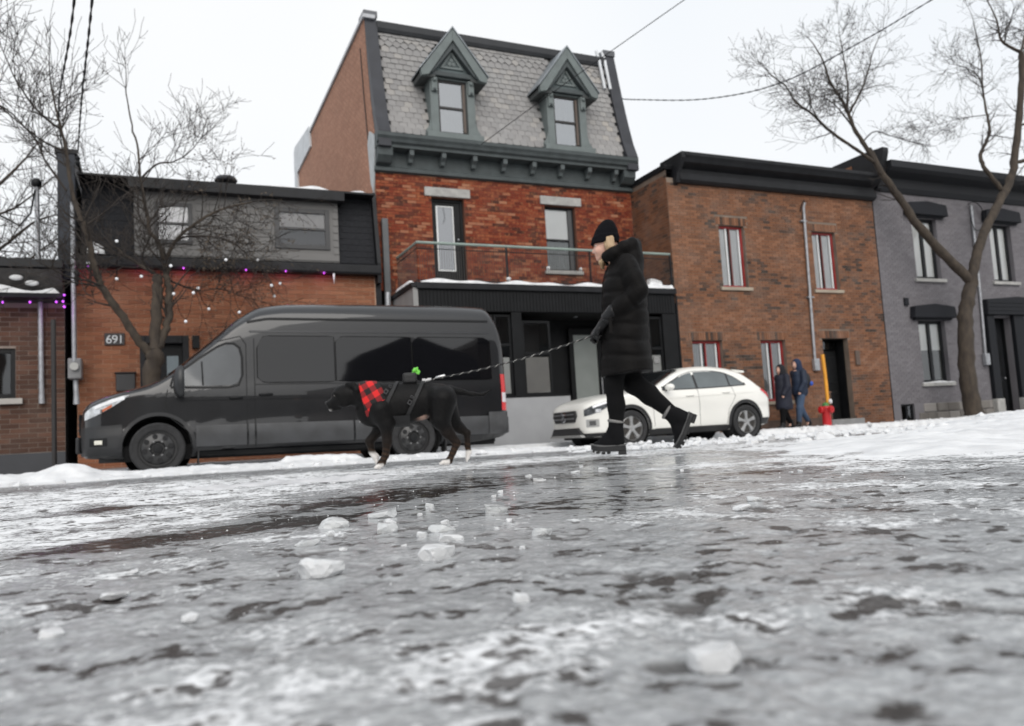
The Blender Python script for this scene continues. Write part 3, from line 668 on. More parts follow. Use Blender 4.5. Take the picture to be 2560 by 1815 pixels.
    MB().box(16.00, 16.18, YB-.13, YB-.02, 1.42, 1.74).build('meter_box', M_STEEL, mast, bevel=.015)
    for z in (5.5, 3.4): MB().box(16.02, 16.24, YB-.09, YB-.012, z, z+.03).build('clamp', M_STEEL, mast)
    MB().tube([(16.2, YB-.1, 6.02), (16.12, YB-.16, 6.06), (16.02, YB-.16, 5.94), (16.0, YB-.1, 5.75)], .014, 6).build('service_wire', M_BLACK, mast, smooth=60)
brick_house()
# red christmas decoration in the doorway of the brick house
b = MB(); b.lathe([(.02, 0), (.075, .01), (.085, .07), (.10, .16), (.11, .165), (.10, .17)], (16.58, YB+.22, .86), n=14); o = b.build('flower_pot', mat('red_pot', (.42, .012, .015), .5), smooth=40)
tag(o, 'small red pot in the dark doorway of the russet brick house', 'pot')
b = MB(); b.box(16.47, 16.72, YB+.1, YB+.4, .82, .855); b.box(16.48, 16.50, YB+.12, YB+.38, .1, .82); b.box(16.69, 16.71, YB+.12, YB+.38, .1, .82)
o = b.build('plant_stand', mat('old_wood', (.17, .10, .07), .7)); tag(o, 'small wooden stand carrying the red pot in the doorway', 'stand')

# ------------------------------------------------------------------ mauve-grey painted house on the right
def grey_house():
    x0, x1 = 18.90, 28.5; zb = pz(22)-.1
    t = thing('grey_house', 'mauve grey painted two storey house with black window hoods and stone base', 'house', (x0, YB, zb))
    MP = mat('mauve_paint', (.168, .160, .172), .8, var=.16, vs=.8, bump=.35, bs=25)
    W = [(20.40, 21.46, 4.06, 5.90), (23.84, 24.86, 4.06, 5.90), (20.24, 21.36, .98, 2.82), (27.2, 28.1, 4.06, 5.9)]; dr = [(23.42, 24.34, .02, 2.93), (24.84, 25.8, .02, 2.93)]
    bw = (19.20, 19.74, -.14, .40)
    b = MB(); wall_with_holes(b, x0, x1, zb-.3, 6.7, YB, W+dr+[bw], .2); b.build('wall', MP, t, fix=False)
    # painted brick relief
    rnd = random.Random(8); bricks(t, x0, x1, .42, 6.6, YB, W+dr+[bw, (23.0, 26.2, 0, 3.55)], brick_mat('painted_brick', [(0, (.150, .142, .152)), (1, (.190, .181, .192))], (.13, .12, .128), .45), .215, .075, nsep=300, seed=9, proud=.007)
    st = brick_mat('rubble_stone', [(0, (.12, .11, .10)), (.5, (.20, .185, .17)), (1, (.28, .265, .25))], (.3, .28, .26), .5)
    x = x0; k = 0
    for z0, z1 in ((zb-.1, .14), (.14, .40)):
        x = x0+.01 - (.2 if z0 > 0 else 0)
        while x < x1-.2:
            wd = rnd.uniform(.3, .62); a, c = max(x, x0)+.008, min(x+wd, x1)-.008
            if not any(h[0]-.02 < c and a < h[1]+.02 and z0 < h[3] for h in dr+[bw]) and c-a > .08:
                q = MB(); q.box(a, c, YB-.035+rnd.uniform(-.012, .012), YB+.03, z0+.008, z1-.008, rnd.random()); q.build('stone', st, t, bevel=.022)
            x += wd
    core(t, x0+.02, x1, YB+.7, YB+10, zb-.3, 6.9, M_DARK)
    c = MB(); c.prism([(YB+.4, 7.42), (YB-.55, 7.36), (YB-.55, 7.16), (YB-.44, 7.08), (YB-.12, 6.98), (YB-.12, 6.72), (YB-.05, 6.58), (YB-.012, 6.57), (YB+.4, 6.57)], 'X', x0+.25, x1)
    c.build('cornice', mat('slate_grey_trim', (.018, .019, .022), .6, spec=.25), t, bevel=.01)
    pw = MB(); pw.prism([(YB-.50, 7.60), (YB-.50, 7.72), (YB+.1, 7.76), (YB+9, 7.72), (YB+9, 6.6), (YB-.2, 6.6), (YB-.34, 7.1)], 'X', x0+.02, x0+.248); pw.build('parapet', M_BLACK_METAL, t, bevel=.01)
    pb = MB()
    for k in range(7): pb.box(x0-.004, x0+.018, YB+.5+k*.02, YB+6, 6.70+k*.12, 6.80+k*.12, rnd.random())
    pb.build('parapet_brick', BR_HOUSE, t, kind='stuff')
    MB().quad((x0+.2, YB, 6.9), (x1, YB, 6.9), (x1, YB+10, 6.9), (x0+.2, YB+10, 6.9)).build('roof', M_FLASH, t)
    MF = mat('charcoal_frame', (.012, .013, .015), .5, spec=.25); MH = mat('charcoal_hood', (.016, .017, .021), .7, bump=.3, spec=.2)
    for q, w_ in enumerate(W):
        lower = q == 2; xc = (w_[0]+w_[1])/2; h0 = w_[3]+.05
        cur = []
        if lower: cur = [(w_[0]+.09, w_[1]-.09, 1.95, w_[3]-.09, M_BLIND), (w_[0]+.09, w_[1]-.09, w_[2]+.09, 1.95, mat('grey_sheer', (.10, .105, .10), .9))]
        else: cur = [(w_[0]+.09, w_[1]-.09, w_[2]+.09, w_[3]-.09, M_BLIND)]
        f = window(t, *w_, YB, MF, 'v', .09, sill=(.12, .08, .10), curt=cur, inset=.12, rail=.11)
        if not lower:
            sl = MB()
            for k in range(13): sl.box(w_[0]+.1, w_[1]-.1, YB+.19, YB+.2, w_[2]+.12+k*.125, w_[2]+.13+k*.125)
            sl.build('blind_slats', mat('blind_slat_grey', (.35, .37, .36), .8), f)  # plain grey bars across the white blind
        hd = MB(); hd.prism([(w_[0]-.33, h0), (w_[1]+.33, h0), (w_[1]+.28, h0+.34), (xc, h0+.42), (w_[0]-.28, h0+.34)], 'Y', YB-.20, YB-.006); hd.build('window_hood', MH, t, bevel=.02)
        MB().box(w_[0]-.22, w_[1]+.22, YB-.10, YB-.007, h0-.05, h0-.003).build('hood_bed', MH, t)
        if lower: snow_cap(t, w_[0]-.08, w_[1]+.16, YB-.08, YB+.08, w_[2], .035, seed=2)
    # basement window
    window(t, *bw, YB, MF, 'v', .05, inset=.05)
    # porch surround: boarded head on piers, two dark doors
    MP2 = mat('porch_black', (.011, .012, .015), .6, spec=.2, var=.3, vs=9, stretch=(1, 1, 14))
    pr = MB(); pr.prism([(23.05, 2.98), (26.2, 2.98), (26.2, 3.46), (24.6, 3.56), (23.05, 3.46)], 'Y', YB-.22, YB-.006); hd = pr.build('porch_head', MP2, t, bevel=.02)
    for z in (3.1, 3.22, 3.34): MB().box(23.06, 26.19, YB-.232, YB-.221, z, z+.09).build('board', MP2, hd, bevel=.006)
    for a, c in ((23.10, 23.42), (24.34, 24.84), (25.8, 26.15)):
        MB().box(a, c, YB-.14, YB-.006, .42, 2.978).build('porch_pier', MP2, t, bevel=.015); MB().box(a-.02, c+.02, YB-.18, YB-.008, zb, .418).build('pier_base', M_STONE, t, bevel=.02)
    for a, c, e, g in dr:
        d = MB(); d.box(a+.02, c-.02, YB+.3, YB+.35, e, g-.02); dd = d.build('door', MF, t, bevel=.01)
        for zz, hh in ((.25, .7), (1.1, 1.2)): MB().box(a+.16, c-.16, YB+.285, YB+.305, e+zz, e+zz+hh).build('panel', M_BLACK, dd, bevel=.015)
        MB().sphere((c-.12, YB+.27, 1.05), .03).build('handle', M_STEEL, dd, smooth=180)
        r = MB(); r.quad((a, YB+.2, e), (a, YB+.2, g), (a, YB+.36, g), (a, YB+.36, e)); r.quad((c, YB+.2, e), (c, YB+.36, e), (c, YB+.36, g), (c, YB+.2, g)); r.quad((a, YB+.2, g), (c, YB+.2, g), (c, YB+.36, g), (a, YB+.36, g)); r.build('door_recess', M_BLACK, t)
        MB().box(a-.05, c+.05, YB-.25, YB+.34, zb-.1, .018).build('doorstep', M_CONC, t, bevel=.02)
    MB().box(19.72, 19.88, YB-.07, YB-.006, 3.24, 3.46).build('vent', MH, t, bevel=.01)
    # service pipe with drip loop
    p = MB(); p.tube([(23.02, YB-.08, 6.40), (23.0, YB-.06, 3.4), (22.93, YB-.06, 1.72)], .04, 10); mast = p.build('service_pipe', M_STEEL, t, smooth=40)
    MB().box(22.83, 23.03, YB-.14, YB-.02, 1.45, 1.80).build('meter_box', M_STEEL, mast, bevel=.015)
    lp = [(23.02+.42*math.sin(a)*(1 if a < 3.2 else .5)+.05, YB-.14, 6.05+.45*math.cos(a)) for a in np.linspace(-.7, 4.6, 26)]
    MB().tube(lp, .014, 6).build('drip_loop', M_BLACK, mast, smooth=180)
    stn = mat('wall_stain', (.15, .135, .14), .9)
grey_house()
# ------------------------------------------------------------------ tall mansard house with shopfront
def mansard_house():
    x0, x1 = 4.72, 11.74; zb = pz(8)-.05
    t = thing('mansard_house', 'tall red brick house with grey slate mansard, two pointed dormers and black shopfront', 'house', (x0, YB, zb))
    # --- first floor brickwork
    door = (6.07, 6.90, 3.90, 5.97); win = (9.10, 9.98, 4.28, 5.97)
    b = MB(); wall_with_holes(b, x0, x1, 3.3, 6.75, YC, [door, win], .2); b.build('wall', MO_RED, t, fix=False)
    lin = [(5.90, 7.06, 5.99, 6.21), (8.98, 10.16, 5.99, 6.21)]
    bricks(t, x0, x1, 3.95, 6.66, YC, [door, win]+lin, BR_RED, .215, .073, nsep=300, seed=11)
    for l in lin: MB().box(l[0], l[1], YC-.05, YC+.05, l[2], l[3]).build('lintel', M_STONE, t, bevel=.012)
    bricks(t, x0, x1, 3.66, 3.945, YC, [door], BR_RED, .073, .285, nsep=60, seed=12, stack=True, name='soldier_brick', proud=.016)
    core(t, x0+.03, x1-.03, YC+.75, YC+9.2, zb-.3, 6.7, M_DARK)
    # balcony door
    d = MB(); a, c, e, g = door
    for q in ((a, a+.07, e, g), (c-.07, c, e, g), (a+.07, c-.07, g-.07, g)): d.box(q[0], q[1], YC+.10, YC+.17, q[2], q[3])
    fr = d.build('door_frame', M_BLACK, t, bevel=.006)
    l = MB()
    for q in ((a+.075, a+.14, e+.02, g-.08), (c-.24, c-.075, e+.02, g-.08), (a+.14, c-.24, g-.16, g-.08), (a+.14, c-.24, e+.02, e+.30)): l.box(q[0], q[1], YC+.12, YC+.16, q[2], q[3])
    dd = l.build('door', M_BLACK, t, bevel=.006)
    w1 = MB()
    for q in ((a+.142, a+.18, e+.302, g-.162), (c-.265, c-.242, e+.302, g-.162), (a+.18, c-.265, g-.19, g-.162), (a+.18, c-.265, e+.302, e+.335)): w1.box(q[0], q[1], YC+.125, YC+.15, q[2], q[3])
    w1.build('glazing_bead', M_WHITE, dd)
    MB().quad((a+.18, YC+.14, e+.335), (c-.265, YC+.14, e+.335), (c-.265, YC+.14, g-.19), (a+.18, YC+.14, g-.19)).build('pane', glass_mat('door_glass', (.5, .55, .62), .02, .30), dd, fix=False)
    MB().sphere((c-.15, YC+.10, 4.98), .03, sc=(1, 1, 1)).build('handle', M_STEEL, dd, smooth=180)
    r = MB(); r.quad((a, YC+.4, e), (c, YC+.4, e), (c, YC+.4, g), (a, YC+.4, g)); r.build('door_back', M_DARK, dd)
    # sash window with blind
    f = window(t, *win, YC, M_BLACK, 'h', .06, sill=(.10, .08, .10), inset=.10, mid=5.10, curt=[(win[0]+.07, win[1]-.07, 5.12, win[3]-.07, M_BLIND), (win[0]+.07, win[1]-.07, win[2]+.06, 5.1, mat('shade_grey', (.13, .145, .14), .9))])
    MB().box(win[1]-.17, win[1]-.061, YC+.095, YC+.15, win[2]+.06, win[3]-.06).build('side_light', mat('frame_grey', (.06, .062, .065), .5), f)
    for sx in (9.08, 10.02): MB().sphere((sx, YC-.04, 4.33), .05, 8, 6).build('snow', M_SNOW, t, smooth=180)
    # --- left flank in tan brick (courses too fine to pick apart) with parapet
    fl = bpy.data.materials.new('flank_brick'); fl.use_nodes = True; n = fl.node_tree; bs = n.nodes['Principled BSDF']; bs.inputs['Roughness'].default_value = .9
    ge = n.nodes.new('ShaderNodeNewGeometry'); sp = n.nodes.new('ShaderNodeSeparateXYZ'); cb = n.nodes.new('ShaderNodeCombineXYZ')
    n.links.new(ge.outputs['Position'], sp.inputs[0]); n.links.new(sp.outputs['Y'], cb.inputs[0]); n.links.new(sp.outputs['Z'], cb.inputs[1])
    bt = n.nodes.new('ShaderNodeTexBrick'); bt.inputs['Scale'].default_value = 1; bt.inputs['Brick Width'].default_value = .215; bt.inputs['Row Height'].default_value = .075; bt.inputs['Mortar Size'].default_value = .012
    bt.inputs['Color1'].default_value = (.40, .185, .115, 1); bt.inputs['Color2'].default_value = (.52, .26, .165, 1); bt.inputs['Mortar'].default_value = (.24, .135, .09, 1)
    n.links.new(cb.outputs[0], bt.inputs['Vector']); tn = n.nodes.new('ShaderNodeTexNoise'); tn.inputs['Scale'].default_value = .8; tn.inputs['Detail'].default_value = 5
    n.links.new(ge.outputs['Position'], tn.inputs['Vector']); mxn = n.nodes.new('ShaderNodeMixRGB'); mxn.blend_type = 'MULTIPLY'; mxn.inputs[0].default_value = .3
    n.links.new(bt.outputs[0], mxn.inputs[1]); n.links.new(tn.outputs[0], mxn.inputs[2]); n.links.new(mxn.outputs[0], bs.inputs['Base Color'])
    bpn = n.nodes.new('ShaderNodeBump'); bpn.inputs['Strength'].default_value = .6; bpn.inputs['Distance'].default_value = .01; bpn.invert = True
    n.links.new(bt.outputs['Fac'], bpn.inputs['Height']); n.links.new(bpn.outputs[0], bs.inputs['Normal'])
    YE = 27.9
    prof = [(YC+.0, 3.3), (YC, 6.55), (YC-.08, 6.95), (YC-.12, 7.35), (YC+.12, 8.2), (YC+.30, 9.3), (YC+.42, 10.42), (YE, 10.38), (YE, 3.3)]
    MB().prism(prof, 'X', x0, x0+.22).build('flank_wall', fl, t)
    MB().prism(prof[1:-1]+[(YE, 6.55)], 'X', x1-.2, x1+.02).build('flank_wall', fl, t)
    vj = MB(); vj.tube([(x0-.012, YC+.85, 9.9), (x0-.014, YC+.62, 8.3), (x0-.014, YC+.38, 7.0), (x0-.012, YC+.34, 6.4)], .012, 6); vj.build('conduit', M_BLACK, t)
    MB().prism([(YC+.30, 10.43), (YE+.05, 10.39), (YE+.05, 10.47), (YC+.30, 10.52)], 'X', x0-.05, x0+.25).build('coping', mat('pale_coping', (.40, .41, .43), .5), t)
    MB().prism([(YC-.15, 6.95), (YC-.18, 7.3), (YC+.25, 7.55), (YC+.45, 7.3), (YC+.30, 6.3), (YC+.10, 6.0)], 'X', x0-.035, x0-.002).build('flashing', mat('pale_flashing', (.34, .36, .37), .45, var=.15), t)
    # rear roof house on the flat roof, pale
    MB().prism([(25.3, 9.9), (25.4, 10.62), (28.3, 10.95), (28.5, 10.8), (28.5, 6.8), (27.92, 6.8), (27.92, 9.9)], 'X', x0-.06, x0+1.2).build('rear_annex', mat('pale_siding', (.55, .57, .59), .7), t)
    # --- mansard slope in courses of slates with a band of diamonds
    XA, XB = x0+.30, x1-.28
    def slope(z):      # front face of the mansard: flared foot
        zz = (z-7.36)/(10.36-7.36); return YC-.16 + .62*zz - .13*(1-zz)**3 + .02
    bs_ = MB(); NZ = 14
    bs_.grid(lambda u, v: (XA-.05+(XB-XA+.1)*u, slope(7.3+3.12*v)+.035, 7.3+3.12*v), 2, NZ); bs_.build('mansard_deck', mat('slate_joint', (.15, .148, .145), .9), t, fix=False)
    SL = brick_mat('slate', [(0, (.245, .238, .235)), (.5, (.275, .268, .263)), (.9, (.30, .292, .286)), (1, (.36, .335, .305))], (.26, .265, .27), .4)
    rnd = random.Random(4); rows = 20; rh = .150; sw = .20; dorm = [(6.63,), (9.75,)]
    sl = []
    def hidden(x, z):
        for (c,) in dorm:
            if z < 8.78 and abs(x-c) < .62: return True
            if z >= 8.78 and abs(x-c) < .70*(1-(z-8.78)/1.45): return True
        return False
    def slate_mesh(kind, tint):
        b = MB(); w_, h = sw-.008, rh*1.35
        if kind == 0: pts = [(0, .016), (.02, .006), (w_/2-.0, 0), (w_-.02, .006), (w_, .016), (w_, h), (0, h)]
        elif kind == 1: pts = [(0, rh*.55), (w_/2, 0), (w_, rh*.55), (w_, h), (0, h)]
        dy = (slope(9)-slope(8.9))/.1
        f = [(x, y*dy - .022*(1-y/h)-.010, y) for x, y in pts]; k = [(x, y*dy+.004, y) for x, y in pts]; n_ = len(pts)
        b.add(f+k, [tuple(range(n_))]+[(i, n_+i, n_+(i+1) % n_, (i+1) % n_) for i in range(n_)], tint); return b
    pieces = []
    for r_ in range(rows):
        z = 7.37+r_*rh
        if z > 10.14: break
        kind = 1 if 9.70 < z < 10.05 else 0
        x = XA-.02 - (sw/2 if r_ % 2 else 0)
        while x < XB:
            if not hidden(x+sw/2, z) and x > XA-.1 and x+sw < XB+.12: pieces.append((x, z, kind, rnd.random()))
            x += sw
    o0 = root_org(t); pieces.sort(key=lambda p: p[0]**2*.3+p[1]**2*.2); cache = {}
    rest = MB()
    for i, (x, z, kind, tint) in enumerate(pieces):
        y = slope(z)+.0
        if i < 300:
            key = (kind, int(tint*8))
            if key not in cache: me = slate_mesh(kind, (key[1]+.5)/8).mesh('slate'); me.materials.append(SL); cache[key] = me
            o = bpy.data.objects.new('slate', cache[key]); COL.objects.link(o); o.parent = t; o.location = Vector((x, y+rnd.uniform(-.004, .004), z+rnd.uniform(-.006, .006)))-o0
        else:
            q = slate_mesh(kind, tint); rest.add([(a+x, c+y+rnd.uniform(-.002, .002), d_+z) for a, c, d_ in q.v], q.f, tint)
    rest.build('slate', SL, t, kind='stuff', fix=False)
    # ridge moulding, verge parapets
    MB().prism([(slope(10.16)-.06, 10.16), (slope(10.2)-.12, 10.24), (slope(10.2)-.14, 10.40), (slope(10.2)+.5, 10.46), (slope(10.2)+.5, 10.16)], 'X', XA, XB).build('ridge_moulding', mat('dark_grey_trim', (.045, .047, .051), .6, spec=.3), t, bevel=.01)
    for xa, xb in ((x0+.02, XA), (XB, x1+.03)):
        zz = [6.98, 7.35, 7.75, 8.4, 9.2, 10.0, 10.50]; fr_ = [(slope(max(7.36, z))-.11-(.04 if z < 7.4 else 0), z) for z in zz]
        pv = MB(); pv.prism(fr_+[(fr_[-1][0]+.55, 10.52), (YC+.55, 6.98)], 'X', xa-.012, xb+.012); o = pv.build('verge_parapet', M_FLASH, t, bevel=.012)
        MB().prism([(fr_[-1][0]-.03, 10.50), (fr_[-1][0]-.03, 10.66), (fr_[-1][0]+.5, 10.68), (fr_[-1][0]+.5, 10.52)], 'X', xa-.03, xb+.03).build('parapet_cap', mat('grey_cap', (.09, .095, .105), .45), o, bevel=.008)
    # two white vent pipes on the right verge
    for xx in (11.26, 11.44): 
        p = MB(); y0 = slope(9.5)-.07
        p.tube([(xx+.03, y0-.02, 9.44), (xx, slope(10.2)-.10, 10.30), (xx-.01, slope(10.2)+.0, 10.62)], .045, 10); p.build('vent_pipe', mat('pale_pipe', (.60, .62, .64), .45), t, smooth=40)
    # --- main cornice with brackets
    c = MB(); c.prism([(YC+.3, 7.40), (YC-.28, 7.34), (YC-.46, 7.30), (YC-.46, 7.22), (YC-.42, 7.16), (YC-.40, 7.10), (YC-.34, 7.06), (YC-.34, 6.99), (YC-.05, 6.97), (YC-.05, 6.62), (YC-.10, 6.58), (YC-.10, 6.50), (YC-.012, 6.47), (YC+.3, 6.47)], 'X', x0-.02, x1+.02)
    cn = c.build('cornice', M_TEAL, t, bevel=.006)
    for k in range(8):
        xx = 5.55+k*.80
        br = MB(); br.prism([(YC-.052, 6.70), (YC-.16, 6.72), (YC-.20, 6.80), (YC-.30, 6.86), (YC-.31, 6.985), (YC-.052, 6.985)], 'X', xx-.055, xx+.055); br.build('bracket', mat('bracket_grey', (.095, .11, .112), .6, spec=.3), cn, bevel=.008)
    for xx in (x0+.18, x1-.2): MB().prism([(YC-.052, 6.64), (YC-.20, 6.66), (YC-.33, 6.80), (YC-.34, 6.985), (YC-.052, 6.985)], 'X', xx-.18, xx+.18).build('end_bracket', M_TEAL, cn, bevel=.01)
    # --- dormers
    for xc in (6.63, 9.75):
        dz0, dz1 = 7.42, 8.84; hw = .37; yf = slope(7.45)-.10
        fr = MB(); fr.prism([(xc-hw-.2, 7.44), (xc-hw, 7.44), (xc-hw, 8.80), (xc+hw, 8.80), (xc+hw, 7.44), (xc+hw+.2, 7.44), (xc+hw+.2, 8.84), (xc-hw-.2, 8.84)], 'Y', yf, yf+.75)
        cas = fr.build('dormer', M_TEAL_L, t, bevel=.01)
        for sgn in (-1, 1):     # scroll feet and moulded capitals
            xo = xc+sgn*(hw+.20)
            MB().prism([(xo, 7.46), (xo+sgn*.13, 7.46), (xo+sgn*.12, 7.53), (xo+sgn*.05, 7.62), (xo+sgn*.01, 7.78), (xo, 7.85)], 'Y', yf+.01, yf+.10).build('scroll', M_TEAL_L, cas, bevel=.01)
            xm = xc+sgn*(hw+.10); MB().box(xm-.075, xm+.075, yf-.06, yf-.002, 8.46, 8.82).build('capital', M_TEAL_L, cas, bevel=.015)
            MB().sphere((xm, yf-.055, 8.50), .042, 8, 6).build('boss', M_TEAL, cas, smooth=180); MB().sphere((xm, yf-.065, 8.74), .055, 8, 6).build('boss', M_TEAL_L, cas, smooth=180)
        MB().box(xc-.72, xc+.72, yf-.12, yf+.12, 7.30, 7.438).build('dormer_sill', M_TEAL_L, cas, bevel=.012)
        MB().box(xc-hw-.24, xc+hw+.24, yf-.10, yf+.02, 8.842, 8.96).build('head_moulding', M_TEAL, cas, bevel=.015)
        f = window(t, xc-hw, xc+hw, 7.47, 8.80, yf+.02, mat('brown_black_sash', (.022, .020, .019), .5), 'h', .05, inset=.03, mid=8.12, glass=glass_mat('dormer_glass', (.55, .6, .6), .02, .34), curt=[(xc-hw+.05, xc+hw-.05, 7.52, 8.75, mat('dormer_net', (.30, .31, .31), .9))], room=.4)
        MB().box(xc+hw-.10, xc+hw-.051, yf+.03, yf+.09, 7.53, 8.74).build('staff_bead', mat('brown_bead', (.10, .075, .06), .6), f)
        # gable: boarded tympanum, raking boards, roof
        ey, ap, gw = 8.88, 10.02, .85; yg = yf-.22
        MB().prism([(xc-.58, 8.955), (xc+.58, 8.955), (xc, 9.80)], 'Y', yf-.02, yf+.5).build('tympanum', mat('tympanum_grey', (.085, .11, .113), .65), cas)
        for sgn in (-1, 1):
            rk = MB(); rk.prism([(xc+sgn*gw, ey), (xc+sgn*(gw-.02), ey-.14), (xc+sgn*(gw-.20), ey-.10), (xc, ap-.30), (xc, ap)], 'Y', yg, yg+.12); rk.build('raking_board', M_TEAL_L, cas, bevel=.012)
            r2 = MB(); r2.prism([(xc+sgn*(gw-.22), ey-.06), (xc+sgn*(gw-.34), ey+.02), (xc, ap-.50), (xc, ap-.32)], 'Y', yg+.05, yg+.2); r2.build('inner_rake', M_TEAL, cas, bevel=.01)
            rf = MB(); rf.prism([(xc+sgn*(gw+.03), ey+.0), (xc+sgn*(gw+.03), ey+.035), (xc, ap+.05), (xc, ap+.006)], 'Y', yg-.02, yf+1.15); rf.build('dormer_roof', mat('zinc_roof', (.24, .265, .285), .4, metal=.3, var=.1), cas, bevel=.004)
            ev = MB(); ev.prism([(xc+sgn*(gw-.02), ey-.14), (xc+sgn*(gw-.02), ey-.02), (xc+sgn*(gw-.40), ey-.02), (xc+sgn*(gw-.40), ey-.08)], 'Y', yg+.125, yf+.6); ev.build('eaves_box', mat('dark_soffit', (.06, .065, .065), .7), cas)  # soffit in one even dark grey
        tri = MB()      # carved triangle with trefoil
        def T(s, z0): return [(xc-.30*s, z0), (xc+.30*s, z0), (xc, z0+.47*s)]
        o_, i_ = T(1., 9.06), T(.66, 9.115)
        for k in range(3):
            k2 = (k+1) % 3; tri.prism([o_[k], o_[k2], i_[k2], i_[k]], 'Y', yf-.055, yf-.021)
        tri.build('carved_triangle', M_TEAL_L, cas, bevel=.006)
        tf = MB()
        for an in (90, 210, 330): tf.sphere((xc+.062*math.cos(R(an)), yf-.03, 9.215+.062*math.sin(R(an))), .062, 10, 6, (1, .45, 1))
        tf.build('trefoil', M_TEAL_L, cas, smooth=180)
    # --- shopfront, flush with the neighbours
    SX0, SX1 = 5.10, 11.74; zt = 3.44
    SB = mat('shop_black', (.0075, .008, .009), .55, var=.2, spec=.2)
    MB().box(SX0, SX1, YB-.02, YC+.02, zt, zt+.10).build('balcony_deck', M_BLACK_METAL, t, bevel=.01)
    fs = MB(); fs.box(SX0+.01, SX1-.01, YB, YB+.12, 2.93, zt-.003); fa = fs.build('fascia', SB, t)
    fb = MB(); x = SX0+.03
    while x < SX1-.08: fb.box(x, x+.066, YB-.012, YB-.001, 2.94, zt-.06); x += .082
    fb.build('boards', SB, fa, kind='stuff')
    MB().box(SX0-.03, SX1+.02, YB-.07, YB-.021, zt-.03, zt+.11).build('gutter', M_BLACK_METAL, fa, bevel=.012)
    MB().prism([(YB-.02, zb), (YC, zb), (YC, zt-.003), (YB-.02, zt-.003)], 'X', SX0-.10, SX0+.008).build('side_wall', mat('pale_render', (.27, .268, .262), .85, var=.08), t)
    MB().prism([(YB-.05, zt+.0), (YC, zt+.0), (YC, zt+.10), (YB-.05, zt+.10)], 'X', SX0-.14, SX0-.012).build('side_coping', M_BLACK_METAL, t, bevel=.01)
    snow_cap(t, SX0+.05, 9.9, YB-.06, YB+.30, zt+.10, .075, seed=1, n=90); snow_cap(t, 10.85, SX1, YB-.06, YB+.35, zt+.10, .13, seed=3); snow_cap(t, 11.05, 11.45, YB+.0, YB+.25, zt+.20, .13, seed=5, n=10)
    snow_cap(t, SX0-.15, SX0+.0, YB+.0, YC-.3, zt+.10, .09, seed=2, n=8)
    MB().quad((SX0, YB+.12, 2.932), (SX1, YB+.12, 2.932), (SX1, YB+1.2, 2.932), (SX0, YB+1.2, 2.932)).build('soffit', mat('soffit_grey', (.035, .035, .035), .6, spec=.2), t)
    MB().sphere((9.2, YB+.55, 2.915), .06, 10, 6, (1, 1, .3)).build('soffit_lamp', M_STEEL, t, smooth=180)
    for xa, xb in ((7.27, 7.52), (11.33, 11.75), (10.72, 10.92), (SX0, SX0+.2)): MB().box(xa, xb, YB+.003, YB+.2, zb, 2.926).build('pilaster', SB, t, bevel=.01)
    MB().box(11.755, 11.80, YB-.012, YB+.05, zb, zt-.05).build('corner_trim', SB, t)
    lw = MB(); lw.box(SX0+.01, 8.62, YB-.03, YB+.12, zb-.1, 1.0); lw.build('stall_riser', mat('pale_concrete', (.33, .335, .345), .85, var=.06, vs=2), t, bevel=.01)
    MB().box(SX0+.01, 8.63, YB-.035, YB+.14, 1.003, 1.045).build('riser_cap', SB, t)
    rise = mat('white_film', (.62, .63, .62), .7, var=.05); film2 = mat('grey_film', (.33, .32, .31), .7, var=.05)
    def shopwin(xa, xb, y, z0, zm, z1, fm, brown=True):
        f = window(t, xa, xb, z0, z1, y, SB, 'h', .055, inset=.02, mid=2.36 if zm is None else zm, glass=M_GLASS, room=.6, curt=[(xa+.05, xb-.05, z0+.05, 1.92, fm)], rail=.06)
        return f
    shopwin(6.86, 7.27, YB+.05, 1.05, 2.20, 2.88, rise); shopwin(6.0, 6.84, YB+.05, 1.05, 2.2, 2.88, rise)
    shopwin(7.56, 8.28, YB+.10, 1.05, 2.0, 2.75, film2); shopwin(10.94, 11.33, YB+.05, 1.0, 2.08, 2.86, rise)
    MB().box(11.05, 11.22, YB+.088, YB+.094, 1.72, 1.88).build('notice', mat('notice_print', (.25, .25, .25), .8, var=.5, vs=60), t)
    bk = MB(); bk.quad((7.5, YB+1.18, zb), (10.8, YB+1.18, zb), (10.8, YB+1.18, 2.93), (7.5, YB+1.18, 2.93)); bk.quad((7.53, YB+.2, zb), (7.53, YB+1.2, zb), (7.53, YB+1.2, 2.93), (7.53, YB+.2, 2.93)); bk.quad((10.91, YB+.2, zb), (10.91, YB+1.2, zb), (10.91, YB+1.2, 2.93), (10.91, YB+.2, 2.93)); bk.build('lobby', SB, t)
    dm = MB(); a, c = 9.25, 10.15; y = YB+1.02
    for q in ((a, a+.12, .02, 2.72), (c-.12, c, .02, 2.72), (a+.12, c-.12, 2.55, 2.72), (a+.12, c-.12, .02, .62)): dm.box(q[0], q[1], y, y+.06, q[2], q[3])
    dd = dm.build('shop_door', SB, t, bevel=.008)
    MB().quad((a+.12, y+.03, .62), (c-.12, y+.03, .62), (c-.12, y+.03, 2.55), (a+.12, y+.03, 2.55)).build('pane', mat('frosted_glass', (.22, .24, .23), .35, var=.05), dd)
    MB().tube([(c-.07, y-.05, .9), (c-.07, y-.05, 1.5)], .015, 8).build('pull_handle', M_STEEL, dd)
    # --- balcony railing
    RZ = 4.43; yb_ = YB+.02; P0, P1 = 5.14, 11.70
    GR = mat('rail_green', (.24, .30, .27), .5)
    r_ = MB(); r_.tube([(P0, YC-.06, RZ), (P0, yb_, RZ), (P1, yb_, RZ)], .032, 8); rl = r_.build('balcony_rail', GR, t, smooth=30)
    ba = MB(); n = 118
    for k in range(n): x = P0+(P1-P0)*k/(n-1); ba.box(x-.004, x+.004, yb_-.004, yb_+.004, 3.60, RZ-.03)
